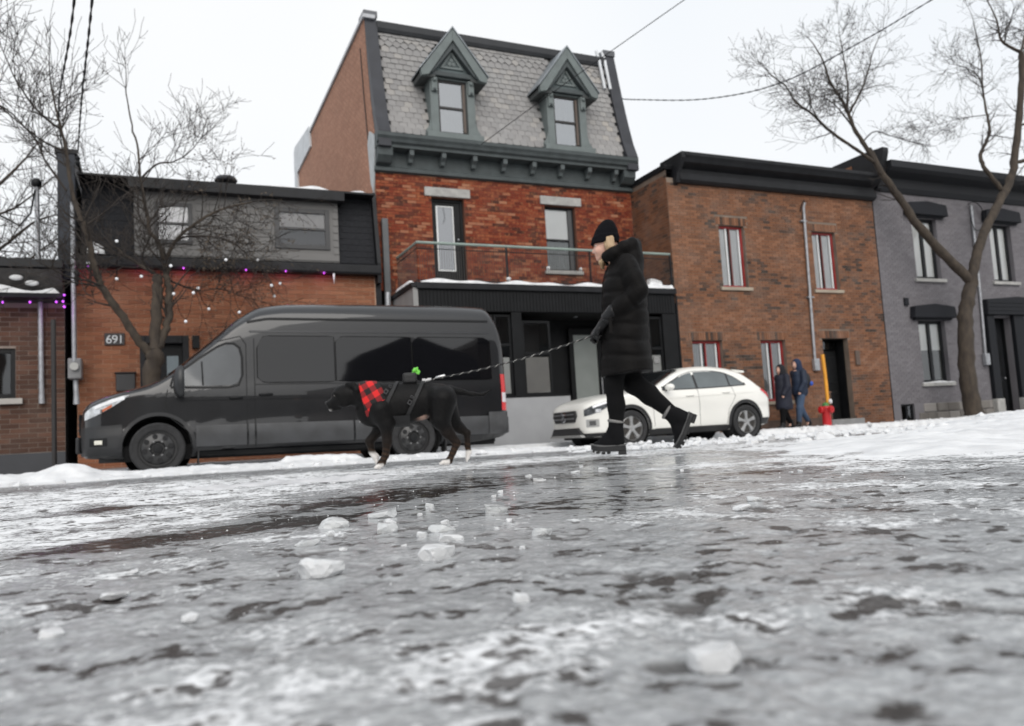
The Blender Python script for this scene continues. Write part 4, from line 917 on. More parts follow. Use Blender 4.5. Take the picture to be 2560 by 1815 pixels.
    for k in range(22): y = yb_+(YC-.06-yb_)*k/21; ba.box(P0-.004, P0+.004, y-.004, y+.004, 3.60, RZ-.03)
    ba.build('balusters', mat('baluster_iron', (.05, .045, .04), .5), rl, kind='stuff')
    lo = MB(); lo.tube([(P0, YC-.06, 3.60), (P0, yb_, 3.60), (P1, yb_, 3.60)], .014, 6); lo.tube([(P0, YC-.06, RZ-.13), (P0, yb_, RZ-.13), (P1, yb_, RZ-.13)], .010, 6); lo.build('lower_rail', M_BLACK_METAL, rl)
    for x in (P1, 9.4, 7.25): MB().box(x-.018, x+.018, yb_-.018, yb_+.018, zt+.1, RZ-.02).build('rail_post', M_BLACK_METAL, rl)
    MB().sphere((7.25, yb_-.03, 3.68), .05, 8, 6, (1.2, 1, .8)).build('snow', M_SNOW, rl, smooth=180)
    # rain-water pipe on the left corner
    dp = MB(); dp.box(4.80, 4.95, YC-.13, YC-.02, 3.60, 5.35); dpo = dp.build('downpipe', mat('grey_downpipe', (.10, .105, .11), .5), t, bevel=.02)
    MB().tube([(4.87, YC-.08, 3.60), (4.86, YC-.10, 3.42), (4.86, YC-.10, 3.1)], .075, 10).build('outlet', M_STEEL, dpo, smooth=40)
mansard_house()

# ------------------------------------------------------------------ house 691: orange brick, dark mansard, grey dormer
def s6(v): return v*Y6/16.
def z6(v): return .19+(v-.19)*Y6/16.
def house_691():
    x0, x1 = s6(-1.30), 4.66; zb = pz(1)-.05; ez = z6(3.66)
    t = thing('brick_house', 'low orange brick house numbered 691 with dark mansard roof and grey dormer', 'house', (x0, Y6, zb))
    door = (s6(-.28), s6(.56), .2, z6(2.41))
    b = MB(); wall_with_holes(b, x0, x1, zb-.3, ez+.1, Y6, [door], .25); b.build('wall', MO_691, t, fix=False)
    bricks(t, x0, x1-.12, zb, ez, Y6, [door], BR_691, .30, .092, j=.011, nsep=300, seed=21, vis=lambda x, z: (z > 2.75 and x < 3.6) or x < .3)
    core(t, x0+.02, x1-.02, Y6+.7, Y6+10, zb-.3, ez+1.4, M_DARK)
    # eaves band
    MB().prism([(Y6-.22, ez-.02), (Y6-.24, ez+.03), (Y6-.24, ez+.19), (Y6-.10, ez+.24), (Y6+.3, ez+.24), (Y6+.3, ez+.001), (Y6-.05, ez-.02)], 'X', x0-.05, x1-.0).build('eaves', M_BLACK_METAL, t, bevel=.01)
    # steep shingled roof sides
    SH = mat('dark_shingle', (.016, .0165, .019), .9, col2=(.030, .031, .035), spec=.2, vs=14, bump=.7, bs=40, stretch=(1, 1, 3))
    rt = z6(5.36)
    ro = MB(); ro.prism([(Y6-.05, ez+.242), (Y6+.12, rt-.1), (Y6+.14, rt), (Y6+6, rt+.05), (Y6+6, ez+.242)], 'X', x0+.1, x1-.09); rf = ro.build('mansard_roof', SH, t)
    k = 0
    shg = MB(); rnd = random.Random(2)
    for xa, xb in ((x0+.1, s6(-.36)), (s6(3.46), x1-.09)):
        for r_ in range(11):
            z = ez+.26+r_*.145; y = Y6-.05 + .17*(z-ez-.242)/(rt-.1-ez-.242); x = xa+(.1 if r_ % 2 else 0)
            while x < xb-.05:
                a = min(.2, xb-x)-.008
                shg.add([(x, y-.014, z), (x+a, y-.014, z), (x+a, y+.010, z+.143), (x, y+.010, z+.143), (x, y+.01, z), (x+a, y+.01, z)], [(0, 1, 2, 3), (0, 4, 5, 1)]); x += .2
    shg.build('shingles', SH, rf, kind='stuff')
    # party wall ends
    MB().prism([(Y6-.28, ez-.3), (Y6-.34, ez+.3), (Y6-.34, z6(5.66)), (Y6+6, z6(5.66)), (Y6+6, ez-.3)], 'X', s6(-1.56), x0+.02).build('party_wall', mat('blue_grey_cladding', (.040, .044, .053), .6, var=.15, spec=.3), t, bevel=.01)
    MB().prism([(Y6-.36, z6(5.66)+.002), (Y6-.36, z6(5.74)), (Y6+6, z6(5.74)), (Y6+6, z6(5.66)+.002)], 'X', s6(-1.60), x0+.06).build('wall_cap', M_BLACK_METAL, t)
    MB().prism([(Y6-.20, ez-.2), (Y6-.22, ez+.25), (Y6+.02, rt+.1), (Y6+6, rt+.1), (Y6+6, ez-.2)], 'X', x1-.088, x1+.0).build('verge', M_BLACK_METAL, t)
    MB().prism([(Y6-.02, zb), (Y6-.02, ez-.03), (Y6+.1, ez-.03), (Y6+.1, zb)], 'X', x1-.10, x1+.03).build('corner_strip', M_BLACK_METAL, t)
    # grey dormer box
    DX0, DX1 = s6(-.34), s6(3.44); dz0, dz1 = ez+.245, z6(5.03); GS = mat('grey_siding', (.150, .146, .142), .7, var=.06, vs=2)
    wl = (s6(.0), s6(.66), z6(4.14), z6(4.93)); wr = (s6(2.18), s6(3.26), z6(4.14), z6(4.97))
    w_ = MB(); wall_with_holes(w_, DX0, DX1, dz0, dz1+.1, Y6-.12, [wl, wr], .1); w_.quad((DX1, Y6-.12, dz0), (DX1, Y6+.8, dz0), (DX1, Y6+.8, dz1+.1), (DX1, Y6-.12, dz1+.1)); w_.quad((DX0, Y6-.12, dz0), (DX0, Y6+.8, dz0), (DX0, Y6+.8, dz1+.1), (DX0, Y6-.12, dz1+.1)); dm = w_.build('dormer_wall', GS, t, fix=False)
    for q in range(8):
        z = dz0+.03+q*.16
        for a, c in split_holes(DX0, DX1, z, z+.15, [(wl[0]-.08, wl[1]+.08, wl[2]-.08, wl[3]+.08), (wr[0]-.08, wr[1]+.08, wr[2]-.08, wr[3]+.08)]):
            if z+.15 < dz1+.08 and c-a > .05: MB().add([(a, Y6-.136, z), (c, Y6-.136, z), (c, Y6-.122, z+.152), (a, Y6-.122, z+.152), (a, Y6-.121, z), (c, Y6-.121, z)], [(0, 1, 2, 3), (0, 4, 5, 1)]).build('siding_board', GS, dm)
    WF = mat('dark_grey_frame', (.05, .05, .052), .5)
    window(t, *wl, Y6-.17, WF, 'h', .08, inset=.02, mid=wl[2]+.42, glass=M_GLASS, curt=[(wl[0]+.3, wl[1]-.08, wl[2]+.1, wl[3]-.08, mat('lilac_blind', (.42, .40, .42), .9))], back=mat('grey_room', (.10, .10, .10), .9))
    window(t, *wr, Y6-.17, WF, 'h', .10, inset=.02, mid=wr[2]+.45, glass=M_GLASS, curt=[(wr[0]+.1, wr[1]-.1, wr[2]+.47, wr[3]-.1, mat('warm_grey_blind', (.36, .34, .335), .9))], back=mat('brown_room', (.03, .026, .025), .9))
    MB().box(DX0-.1, DX1+.12, Y6-.35, Y6+1.0, dz1+.10, dz1+.30).build('dormer_fascia', M_BLACK_METAL, t, bevel=.012)
    MB().prism([(Y6-.30, dz1+.302), (Y6-.30, dz1+.34), (Y6+6, dz1+.5), (Y6+6, dz1+.302)], 'X', x0+.05, x1-.1).build('roof_edge', M_BLACK_METAL, t)
    snow_cap(t, s6(1.9), s6(4.05), Y6-.30, Y6+1.4, dz1+.345, .11, seed=4, n=40); snow_cap(t, s6(3.5), s6(4.2), Y6+.3, Y6+.9, dz1+.50, .06, seed=6, n=12, m=M_SLUSH)
    snow_cap(t, s6(-1.12), s6(-.82), Y6-.22, Y6-.02, ez+.24, .20, seed=2, n=10)
    # roof vent
    v = MB(); v.cyl((s6(1.32), Y6+.3, dz1+.35), (s6(1.32), Y6+.3, dz1+.56), .05, n=10); vo = v.build('roof_vent', M_FLASH, t)
    MB().lathe([(.22, 0), (.24, .03), (.2, .1), (.05, .13)], (s6(1.32), Y6+.3, dz1+.55), n=16).build('vent_cowl', M_FLASH, vo, smooth=40)
    # door, number, letter box, lamp
    a, c, e, g = door
    d = MB(); d.box(a, a+.10, Y6-.02, Y6+.2, e, g); d.box(c-.12, c, Y6-.02, Y6+.2, e, g); d.box(a+.1, c-.12, Y6-.02, Y6+.2, g-.16, g); df = d.build('door_surround', M_BLACK_METAL, t, bevel=.01)
    MB().box(a+.10, c-.12, Y6+.15, Y6+.20, e, g-.16).build('door', mat('black_house_door', (.010, .0105, .012), .4, spec=.25), df)
    MB().box(c-.42, c-.20, Y6+.135, Y6+.149, 1.3, 2.2).build('door_light', mat('door_light_glass', (.18, .22, .24), .15), df)
    NM = mat('number_plate', (.035, .03, .03), .5)
    nx, nz0 = s6(-.84), z6(2.25)
    pl = MB(); pl.box(nx-.02, nx+.34, Y6-.045, Y6-.012, nz0-.02, nz0+.22); po = pl.build('number_plate', NM, t, bevel=.008)
    for i, ch_ in enumerate('691'):
        cu = bpy.data.curves.new('digit', 'FONT'); cu.body = ch_; cu.size = .235; cu.extrude = .006; cu.align_x = 'CENTER'
        tmp = bpy.data.objects.new('digit', cu); COL.objects.link(tmp)
        me = bpy.data.meshes.new_from_object(tmp.evaluated_get(bpy.context.evaluated_depsgraph_get())); bpy.data.objects.remove(tmp)
        o = link('digit', me, mat('digit_silver', (.55, .57, .58), .35, metal=.4), po); o.rotation_euler = (R(90), 0, 0); o.location = Vector((nx+.06+i*.105, Y6-.052, nz0+.015))-root_org(t)
    mb = MB(); mx0, mx1, mz0, mz1 = s6(-.68), s6(-.36), z6(1.38), z6(1.70)
    mb.box(mx0, mx1, Y6-.14, Y6-.012, mz0, mz1); lb = mb.build('letterbox', mat('letterbox_dark', (.028, .028, .03), .45), t, bevel=.02)
    MB().box(mx0-.02, mx1+.02, Y6-.16, Y6-.012, mz1+.002, mz1+.03).build('flap', M_BLACK_METAL, lb, bevel=.008)
    mb = MB(); mb.box(c+.06, c+.20, Y6-.15, Y6-.012, g-.28, g-.02); lp = mb.build('wall_lamp', M_BLACK, t, bevel=.01); MB().sphere((c+.13, Y6-.09, g-.13), .05, 8, 6).build('bulb', M_STEEL, lp, smooth=180)
    # electric mast and meter at the left corner
    p = MB(); mx_ = s6(-1.31); p.tube([(mx_-.01, Y6-.42, z6(4.75)), (mx_, Y6-.42, z6(1.9))], .042, 10); p.tube([(mx_+.01, Y6-.3, z6(1.62)), (mx_+.02, Y6-.3, z6(1.3)), (mx_+.02, Y6-.3, z6(1.16))], [.045, .05, .06], 10); ma = p.build('electric_mast', M_STEEL, t, smooth=40)
    me_ = MB(); me_.box(s6(-1.41), s6(-1.20), Y6-.45, Y6-.06, z6(1.60), z6(1.96)); mo = me_.build('meter_box', mat('meter_grey', (.20, .20, .205), .5), t, bevel=.02)
    MB().lathe([(.075, 0), (.075, .05), (.06, .08)], (s6(-1.305), Y6-.53, z6(1.81)), 'Y', 16).build('meter', mat('meter_glass', (.40, .40, .38), .2), mo, smooth=40)
    br = MB(); br.tube([(x0-.1, Y6-.36, z6(3.7)), (x0+.05, Y6-.42, z6(3.45)), (x0+.02, Y6-.40, z6(3.25))], .05, 8); br.build('spot_bracket', M_BLACK, t)
    # icicle and pink light wash are left to light
    ic = MB(); ic.tube([(s6(3.30), Y6-.2, ez-.02), (s6(3.30), Y6-.2, ez-.25)], [.025, .004], 8); ic.build('icicle', mat('icicle_ice', (.75, .78, .8), .15, spec=.6), t, smooth=180)
    return ez
EZ = house_691()
# ------------------------------------------------------------------ brown brick house at the far left
def brown_house():
    YL = 17.2; k = YL/16.
    x0, x1 = -8.5, -1.60; zb = pz(-2)-.05; rt = .19+3.49*k
    t = thing('brown_house', 'dark brown brick bungalow with black eaves at the left edge', 'house', (x0, YL, zb))
    win = (-3.6, -2.22*k-.02, 1.40, 2.34); base = .36
    b = MB(); wall_with_holes(b, x0, x1, zb-.3, rt-.05, YL, [win], .12); b.build('wall', MO_BROWN, t, fix=False)
    bricks(t, x0, x1, base+.02, rt-.1, YL, [win, (x0, x1, 3.1, 3.35)], BR_BROWN, .30, .092, j=.012, nsep=300, seed=31, vis=lambda x, z: x > -3.4 and z < 3.1)
    MB().box(x0, x1+.005, YL-.03, YL-.001, zb-.3, base+.01).build('plinth', mat('dark_grey_plinth', (.06, .062, .068), .85, bump=.3), t, bevel=.01)
    core(t, x0+.02, x1-.02, YL+.7, YL+10, zb-.3, rt-.1, M_DARK)
    window(t, *win, YL, M_BLACK, 'n', .09, sill=(.12, .10, .11), inset=.04, glass=M_GLASS_D, back=mat('green_dark_room', (.03, .04, .032), .9), sill_m=mat('pale_sill', (.42, .40, .37), .8))
    MB().prism([(YL-.45, rt-.14), (YL-.45, rt+.02), (YL+9, rt+.12), (YL+9, rt-.14)], 'X', x0-.2, x1+.02).build('eaves', M_BLACK_METAL, t, bevel=.012)
    MB().prism([(YL-.40, rt-.16), (YL-.02, 3.36), (YL+.02, 3.36), (YL+.02, rt-.142), (YL-.3, rt-.142)], 'X', x0-.1, x1-.02).build('shingle_skirt', mat('brown_grey_shingle', (.045, .042, .042), .9, col2=(.085, .08, .078), vs=9, bump=.6), t)
    can = MB(); can.prism([(YL-.5, 3.22), (YL-.52, 3.30), (YL-.02, 3.37), (YL-.005, 3.20)], 'X', x0, x1-.0); co = can.build('canopy', M_BLACK_METAL, t, bevel=.01)
    snow_cap(t, x0+.1, x1-.02, YL-.53, YL-.1, 3.305, .11, seed=9, n=60, m=M_SNOW)
    for xx, zz in ((-2.35, rt-.32), (-2.1, rt-.42)): MB().sphere((xx, YL-.33, zz), .09, 8, 6, (1.3, .5, .6)).build('snow', M_SNOW, t, smooth=180)
    p = MB(); p.tube([(-1.99, YL-.10, 3.2), (-1.98, YL-.09, 1.62), (-1.975, YL-.09, 1.28)], [.045, .045, .055], 10); p.build('downpipe', M_STEEL, t, smooth=40)
    # service mast above the roof with drooping loops
    q = MB(); mx_ = -1.93*k; q.tube([(mx_-.03, YL+.4, .19+5.1*k), (mx_, YL+.4, rt)], .045, 10); ms = q.build('service_mast', M_STEEL, t, smooth=40)
    MB().sphere((mx_-.03, YL+.4, .19+5.1*k), .10, 10, 7).build('weather_head', M_BLACK, ms, smooth=180)
    for dx, s in ((-.35, 1), (-.55, 1.5)):
        MB().tube([(mx_-.05, YL+.35, .19+4.95*k), (mx_-.12, YL+.3, .19+4.5*k), (mx_-.30, YL+.25, .19+4.25*k), (mx_+dx-.25, YL+.2, .19+(4.2+.2*s)*k)], .018, 6).build('drip_loop', M_BLACK, ms, smooth=180)
brown_house()
# ------------------------------------------------------------------ vehicles: lofted bodies
def interp(pts):
    xs = np.array([p[0] for p in pts], float); ys = np.array([p[1] for p in pts], float); n = len(xs)
    d = np.diff(ys)/np.diff(xs); m = np.zeros(n); m[1:-1] = np.where(d[:-1]*d[1:] > 0, 2*d[:-1]*d[1:]/(d[:-1]+d[1:]+1e-12), 0); m[0] = d[0]; m[-1] = d[-1]
    def f(x):
        x = np.clip(np.asarray(x, float), xs[0], xs[-1]); i = np.clip(np.searchsorted(xs, x)-1, 0, n-2); h = xs[i+1]-xs[i]; t = (x-xs[i])/h
        return (2*t**3-3*t**2+1)*ys[i]+(t**3-2*t**2+t)*h*m[i]+(-2*t**3+3*t**2)*ys[i+1]+(t**3-t**2)*h*m[i+1]
    return f
class Body:
    """local frame: x back along the vehicle (front axle at 0), y across (0 = centre line), z up"""
    def __init__(s, top, bot, hw, T, rtop, x0, x1):
        s.top, s.bot, s.hw, s.T, s.rt, s.x0, s.x1 = interp(top), interp(bot), interp(hw), interp(T), interp(rtop), x0, x1
    def w(s, x, z):
        zt = s.top(x); r = s.rt(x); q = np.clip((np.asarray(z)-(zt-r))/r, 0, 1)
        b = s.bot(x); ql = np.clip((b+.12-np.asarray(z))/.12, 0, 1)
        return s.hw(x)*s.T(z)*(1-.30*(1-np.sqrt(np.maximum(0, 1-q*q))))*(1-.10*ql*ql)
    def mesh(s, name, xs, K=26, NT=9):
        V = []; n = None
        for x in xs:
            zt, b = float(s.top(x)), float(s.bot(x)); r = float(s.rt(x))
            zz = np.concatenate([np.linspace(b, zt-r, K-9, endpoint=False), zt-r+r*np.sin(np.linspace(0, math.pi/2, 9))])
            ww = s.w(x, zz); wt = ww[-1]
            half = [(float(w_), float(z)) for w_, z in zip(ww, zz)]
            topc = [(wt*math.cos(a)*1.0, zt+.035*min(1, wt)*math.sin(a)) for a in np.linspace(0, math.pi/2, NT)[1:]]
            ring = [(-y, z) for y, z in half] + [(-y, z) for y, z in topc] + [(y, z) for y, z in topc[::-1][1:]] + [(y, z) for y, z in half[::-1]]
            n = len(ring); V += [(x, y, z) for y, z in ring]
        m = len(xs); F = [(i*n+k, i*n+(k+1) % n, (i+1)*n+(k+1) % n, (i+1)*n+k) for i in range(m-1) for k in range(n)]
        F += [tuple(range(n)), tuple(range((m-1)*n, m*n))[::-1]]
        b = MB(); b.add(V, F); return b
    def patch(s, xa, xb, lo, up, side=-1, off=.006, nu=24, nv=8, th=True):
        """panel lying on the flank between lo(x) and up(x)"""
        b = MB(); lo = lo if callable(lo) else (lambda x, v=lo: v); up = up if callable(up) else (lambda x, v=up: v)
        def P(u, v):
            x = xa+(xb-xa)*u; z = lo(x)+(up(x)-lo(x))*v; return (x, side*(float(s.w(x, z))+off), z)
        b.grid(P, nu, nv)
        return b
    def ribbon(s, pts, wd, side=-1, off=.004):
        b = MB(); P = [Vector((p[0], 0, p[1])) for p in pts]; L = []; 
        for i, p in enumerate(P):
            d = (P[min(i+1, len(P)-1)]-P[max(i-1, 0)]).normalized(); nrm = Vector((-d.z, 0, d.x))*wd/2
            for q in (p+nrm, p-nrm): L.append((q.x, side*(float(s.w(q.x, q.z))+off), q.z))
        b.add(L, [(2*i, 2*i+1, 2*i+3, 2*i+2) for i in range(len(P)-1)]); return b
def lerp_path(a, b, n=8): return [(a[0]+(b[0]-a[0])*i/(n-1), a[1]+(b[1]-a[1])*i/(n-1)) for i in range(n)]
def poly_f(pts): return interp(pts)
def cut_wells(o, hubs, r, yw, depth):
    cs = []; c = MB()
    for hx, hz in hubs:
        for sd in (-1, 1): c.cyl((hx, sd*(yw+.3), hz), (hx, sd*(yw-depth), hz), r, n=40)
    co = c.build('well_cutter', None); co.parent = o.parent; cs.append(co)
    md = o.modifiers.new('well', 'BOOLEAN'); md.operation = 'DIFFERENCE'; md.object = co; md.solver = 'EXACT'; md.use_self = True; md.use_hole_tolerant = True
    bpy.context.view_layer.update(); dg = bpy.context.evaluated_depsgraph_get(); dg.update()
    me = bpy.data.meshes.new_from_object(o.evaluated_get(dg)); o.modifiers.clear(); old = o.data; o.data = me
    for c in cs: bpy.data.objects.remove(c)
    for hx, hz in hubs:
        for sd in (-1, 1): MB().lathe([(r-.003, sd*(yw+.02)), (r-.003, sd*(yw-depth+.003)), (.01, sd*(yw-depth+.003))], (hx, 0, hz), 'Y', 40, cap=False).build('wheel_well', M_DARK, o.parent)
    me.polygons.foreach_set('use_smooth', [True]*len(me.polygons)); me.set_sharp_from_angle(angle=R(38))
def wheel(root, x, y, z, r, wd, side, rim, rimm, boltm=None):
    ty = MB(); rr = r*.70
    pr = [(rr, .0), (rr, wd*.06), (r*.93, wd*.0), (r*.985, wd*.07), (r, wd*.16), (r, wd*.84), (r*.985, wd*.93), (r*.93, wd), (rr, wd)]
    ty.lathe([(a, h-wd/2) for a, h in pr+[pr[0]]], (x, y, z), 'Y', 40, cap=False); wh = ty.build('wheel', M_TIRE, root, smooth=35)
    yo = y+side*(wd/2-.045)
    if rim == 'steel':
        d = MB(); d.lathe([(rr, 0), (rr*.97, -.02), (rr*.8, .02), (rr*.42, .035), (rr*.30, -.005), (.01, -.01)] if side > 0 else [(rr, 0), (rr*.97, .02), (rr*.8, -.02), (rr*.42, -.035), (rr*.30, .005), (.01, .01)], (x, yo, z), 'Y', 36); ri = d.build('rim', rimm, wh, smooth=35)
        for k in range(8):
            a = 2*math.pi*k/8+.2; cx, cz = x+rr*.68*math.cos(a), z+rr*.68*math.sin(a)
            MB().lathe([(.036, 0), (.034, .012*side)], (cx, yo+side*.028, cz), 'Y', 12).build('vent_hole', M_DARK, ri)
        for k in range(6):
            a = 2*math.pi*k/6; cx, cz = x+rr*.42*math.cos(a), z+rr*.42*math.sin(a)
            MB().sphere((cx, yo+side*.04, cz), .016, 8, 6).build('wheel_nut', boltm, ri, smooth=180)
        MB().lathe([(rr*.26, 0), (rr*.24, side*.02), (.01, side*.025)], (x, yo+side*.01, z), 'Y', 20).build('hub_cap', M_BLACK, ri, smooth=40)
    else:
        bk = MB(); bk.lathe([(rr, 0), (rr*.9, -.06*side), (.02, -.07*side)], (x, yo, z), 'Y', 36); ri = bk.build('rim', mat('rim_barrel', (.06, .055, .05), .5, metal=.4), wh, smooth=40)
        rg = MB(); rg.lathe([(rr*1.0, -.03*side), (rr*1.01, .02*side), (rr*.93, .028*side), (rr*.90, .0), (rr*.92, -.04*side), (rr*1.0, -.03*side)], (x, yo, z), 'Y', 40, cap=False); rg.build('rim_flange', rimm, ri, smooth=40)
        for k in range(5):
            a = 2*math.pi*k/5+.33; ca, sa = math.cos(a), math.sin(a)
            def pt(rad, off, yy): return (x+rad*ca-off*sa, yo+yy*side, z+rad*sa+off*ca)
            sp = MB(); sec = [(rr*.16, .036), (rr*.5, .030), (rr*.93, .052)]
            vs = []
            for rad, hw_ in sec: vs += [pt(rad, -hw_, .0), pt(rad, -hw_*.7, .030), pt(rad, hw_*.7, .030), pt(rad, hw_, .0)]
            fs = [(i*4+j, i*4+j+1, (i+1)*4+j+1, (i+1)*4+j) for i in range(2) for j in range(3)]+[(0, 1, 2, 3), (8, 9, 10, 11)]
            sp.add(vs, fs); sp.build('spoke', rimm, ri, bevel=.006)
        MB().lathe([(rr*.24, .0), (rr*.22, .035*side), (.01, .04*side)], (x, yo, z), 'Y', 20).build('hub_cap', rimm, ri, smooth=40)
    return wh

# ------------------------------------------------------------------ black high-roofed van
def van():
    L = (-.01, 13.23, -.085)
    t = thing('van', 'black high roofed passenger van parked on the left behind the dog', 'van', L, world=False)
    PB = mat('van_black_paint', (.007, .0073, .0088), .34, metal=.2, var=.08, coat=1., spec=.4, vs=1.5); PB.node_tree.nodes['Principled BSDF'].inputs['Coat Roughness'].default_value = .025
    GLB = mat('van_privacy_glass', (.004, .004, .005), .03, var=0, spec=.6, coat=.4, ior=1.5)
    CL = mat('van_grey_cladding', (.050, .052, .056), .5, col2=(.030, .031, .033), vs=3.5, bump=.15)
    B = Body(top=[(-1.0, .80), (-.96, .95), (-.86, 1.06), (-.5, 1.19), (-.10, 1.30), (.10, 1.40), (.70, 1.90), (1.15, 2.30), (1.45, 2.465), (1.9, 2.525), (3.2, 2.555), (4.6, 2.565), (5.10, 2.55), (5.22, 2.46), (5.34, 2.23), (5.40, 1.92)],
             bot=[(-1.0, .36), (-.9, .27), (-.5, .25), (0, .24), (4.5, .24), (5.2, .30), (5.4, .36)],
             hw=[(-1.0, .52), (-.97, .64), (-.88, .80), (-.7, .90), (-.4, .97), (0, 1.02), (.6, 1.03), (4.9, 1.03), (5.25, 1.015), (5.36, .98), (5.40, .93)],
             T=[(0, .985), (.28, .985), (.50, 1.0), (.62, 1.0), (.66, .985), (1.15, .985), (1.25, .972), (1.9, .93), (2.15, .91), (2.55, .87)],
             rtop=[(-1, .10), (-.5, .10), (.1, .10), (.9, .16), (1.5, .24), (5.1, .26), (5.4, .3)], x0=-1, x1=5.4)
    xs = np.concatenate([np.linspace(-1.0, -.8, 8), np.linspace(-.75, 1.6, 40), np.linspace(1.7, 4.9, 24), np.linspace(4.96, 5.40, 12)])
    bd = B.mesh('body', xs).build('body', PB, t); cut_wells(bd, [(0, .37), (3.73, .37)], .455, .96, .42)
    # underbody
    MB().box(-.75, 5.2, -.8, .8, .20, .42).build('underbody', M_DARK, t)
    for sd in (-1, 1):
        nm = 'near' if sd < 0 else 'far'
        # cab door window
        up = poly_f([(.20, 1.36), (.55, 1.62), (.80, 1.79), (.92, 1.84), (1.0, 1.85), (1.08, 1.80), (1.12, 1.66)]); lo = poly_f([(.20, 1.255), (.6, 1.245), (.95, 1.25), (1.07, 1.28), (1.12, 1.38)])
        sg = B.patch(.20, 1.12, lo, up, sd, .008, 30, 8).build('cab_window', mat('cab_glass', (.09, .095, .10), .05, var=.15, vs=2, spec=.7), t, smooth=180)
        B.ribbon([(.60, 1.25), (.585, 1.60)], .022, sd, .011).build('quarter_bar', M_BLACK, sg)
        bp_ = [(.17, 1.24), (.20, 1.38), (.55, 1.65), (.80, 1.82), (.93, 1.875), (1.03, 1.87), (1.11, 1.81), (1.145, 1.66), (1.145, 1.40), (1.09, 1.25), (.95, 1.22), (.6, 1.22), (.17, 1.23)]
        B.ribbon(bp_, .030, sd, .009).build('window_seal', M_BLACK, sg)
        # long privacy glass along the side, in three panes
        for a, c in ((1.36, 2.50), (2.53, 3.74), (3.77, 5.12)):
            ra, rb = (.10 if a < 1.5 else .0), (.06 if c > 5 else 0)
            up = poly_f([(a, 1.90-ra), (a+.05, 1.965-ra*.3), (a+.12, 1.985), (c-.12, 1.985), (c-.04, 1.985-rb*.4), (c, 1.985-rb)]); lo = poly_f([(a, 1.36 if ra else 1.295), (a+.06, 1.30), (a+.14, 1.285), (c-.08, 1.285), (c, 1.29)])
            sw_ = B.patch(a, c, lo, up, sd, .009, 26, 6).build('side_window', GLB, t, smooth=180)
            q = [(x, float(up(x))) for x in np.linspace(a, c, 14)]+[(x, float(lo(x))) for x in np.linspace(c, a, 14)]; B.ribbon(q+[q[0]], .022, sd, .005).build('window_gasket', mat('gasket_black', (.003, .003, .003), .8, spec=.1), sw_)
        # cladding strip, door shut lines, handles, roof gutter, swage
        for a, c in ((.50, 1.19), (1.22, 1.30), (1.33, 2.76), (2.79, 3.22), (4.24, 5.30)):
            B.patch(a, c, .375, .675, sd, .020, 10, 5).build('cladding', CL, t, smooth=180)
        B.patch(.48, 3.26, .245, .30, sd, .012, 10, 3).build('sill_trim', M_BLACK, t, smooth=180)
        for p in ([(.13, 1.2), (.10, 1.0), (.16, .80), (.40, .60), (.46, .34)], [(1.20, .34), (1.20, 1.2), (1.20, 1.86), (1.12, 1.98), (.80, 1.90)], [(1.315, .34), (1.315, 1.95)], [(2.775, .34), (2.775, 1.25)], [(1.32, 1.255), (5.1, 1.255)]):
            q = []
            for a, c in zip(p[:-1], p[1:]): q += lerp_path(a, c, 7)
            B.ribbon(q, .012, sd, .0045).build('shut_line', M_BLACK, t)
        q = lerp_path((1.22, 2.20), (1.5, 2.25), 8)+lerp_path((1.55, 2.255), (5.12, 2.275), 20); B.ribbon(q, .035, sd, .010).build('roof_gutter', M_BLACK, t)
        q = lerp_path((1.25, 2.055), (5.15, 2.075), 20); B.ribbon(q, .03, sd, .008).build('door_rail', mat('van_rail', (.03, .031, .034), .3), t)
        q = lerp_path((.25, 1.06), (5.1, 1.06), 24); B.ribbon(q, .05, sd, .012).build('swage', PB, t, smooth=180)
        for hx, hz in ((1.05, 1.06), (1.47, 1.10)): 
            h = MB(); y = sd*(float(B.w(hx, hz))+.03); h.tube([(hx-.09, y-sd*.03, hz), (hx-.07, y, hz), (hx+.07, y, hz+.004), (hx+.09, y-sd*.03, hz+.004)], .018, 8); h.build('door_handle', M_BLACK, t, smooth=60)
        # arch flares
        for hx in (0., 3.73):
            q = [(hx+.485*math.cos(a), .37+.485*math.sin(a)) for a in np.linspace(-.25, math.pi+.25, 26)]
            B.ribbon(q, .05, sd, .018).build('arch_flare', mat('arch_black', (.014, .0145, .016), .45), t, smooth=60)
            wheel(t, hx, sd*.90, .37, .365, .24, sd, 'steel', mat('van_black_rim', (.034, .034, .035), .32), mat('dull_nut', (.22, .22, .22), .4, metal=.5))
        # head lamp: swept clear lens with chrome and amber
        up = poly_f([(-.93, .90), (-.85, .97), (-.65, 1.06), (-.45, 1.12), (-.36, 1.135)]); lo = poly_f([(-.93, .80), (-.85, .83), (-.65, .93), (-.45, 1.06), (-.36, 1.13)])
        hl = B.patch(-.93, -.36, lo, up, sd, .010, 22, 6).build('headlight', mat('headlight_lens', (.50, .52, .54), .08, var=.35, vs=14, spec=.8, coat=.5), t, smooth=180)
        B.patch(-.80, -.70, .885, .945, sd, .016, 6, 4).build('lamp_projector', mat('chrome', (.75, .76, .78), .12, metal=1.), hl, smooth=180)
        B.patch(-.72, -.58, lambda x: lo(x)+.005, lambda x: lo(x)+.04, sd, .016, 6, 3).build('indicator', mat('amber_lens', (.55, .16, .08), .2), hl, smooth=180)
        B.patch(-.80, -.42, lambda x: up(x)-.055, lambda x: up(x)-.012, sd, .015, 12, 3).build('daylight_bar', mat('lamp_white', (.85, .86, .88), .2), hl, smooth=180)
        # bumper corner with fog lamp
        B.patch(-.985, -.45, .30, lambda x: .70+.05*(x+.985), sd, .016, 20, 8).build('front_bumper', mat('bumper_black', (.018, .0185, .02), .45, var=.2), t, smooth=180)
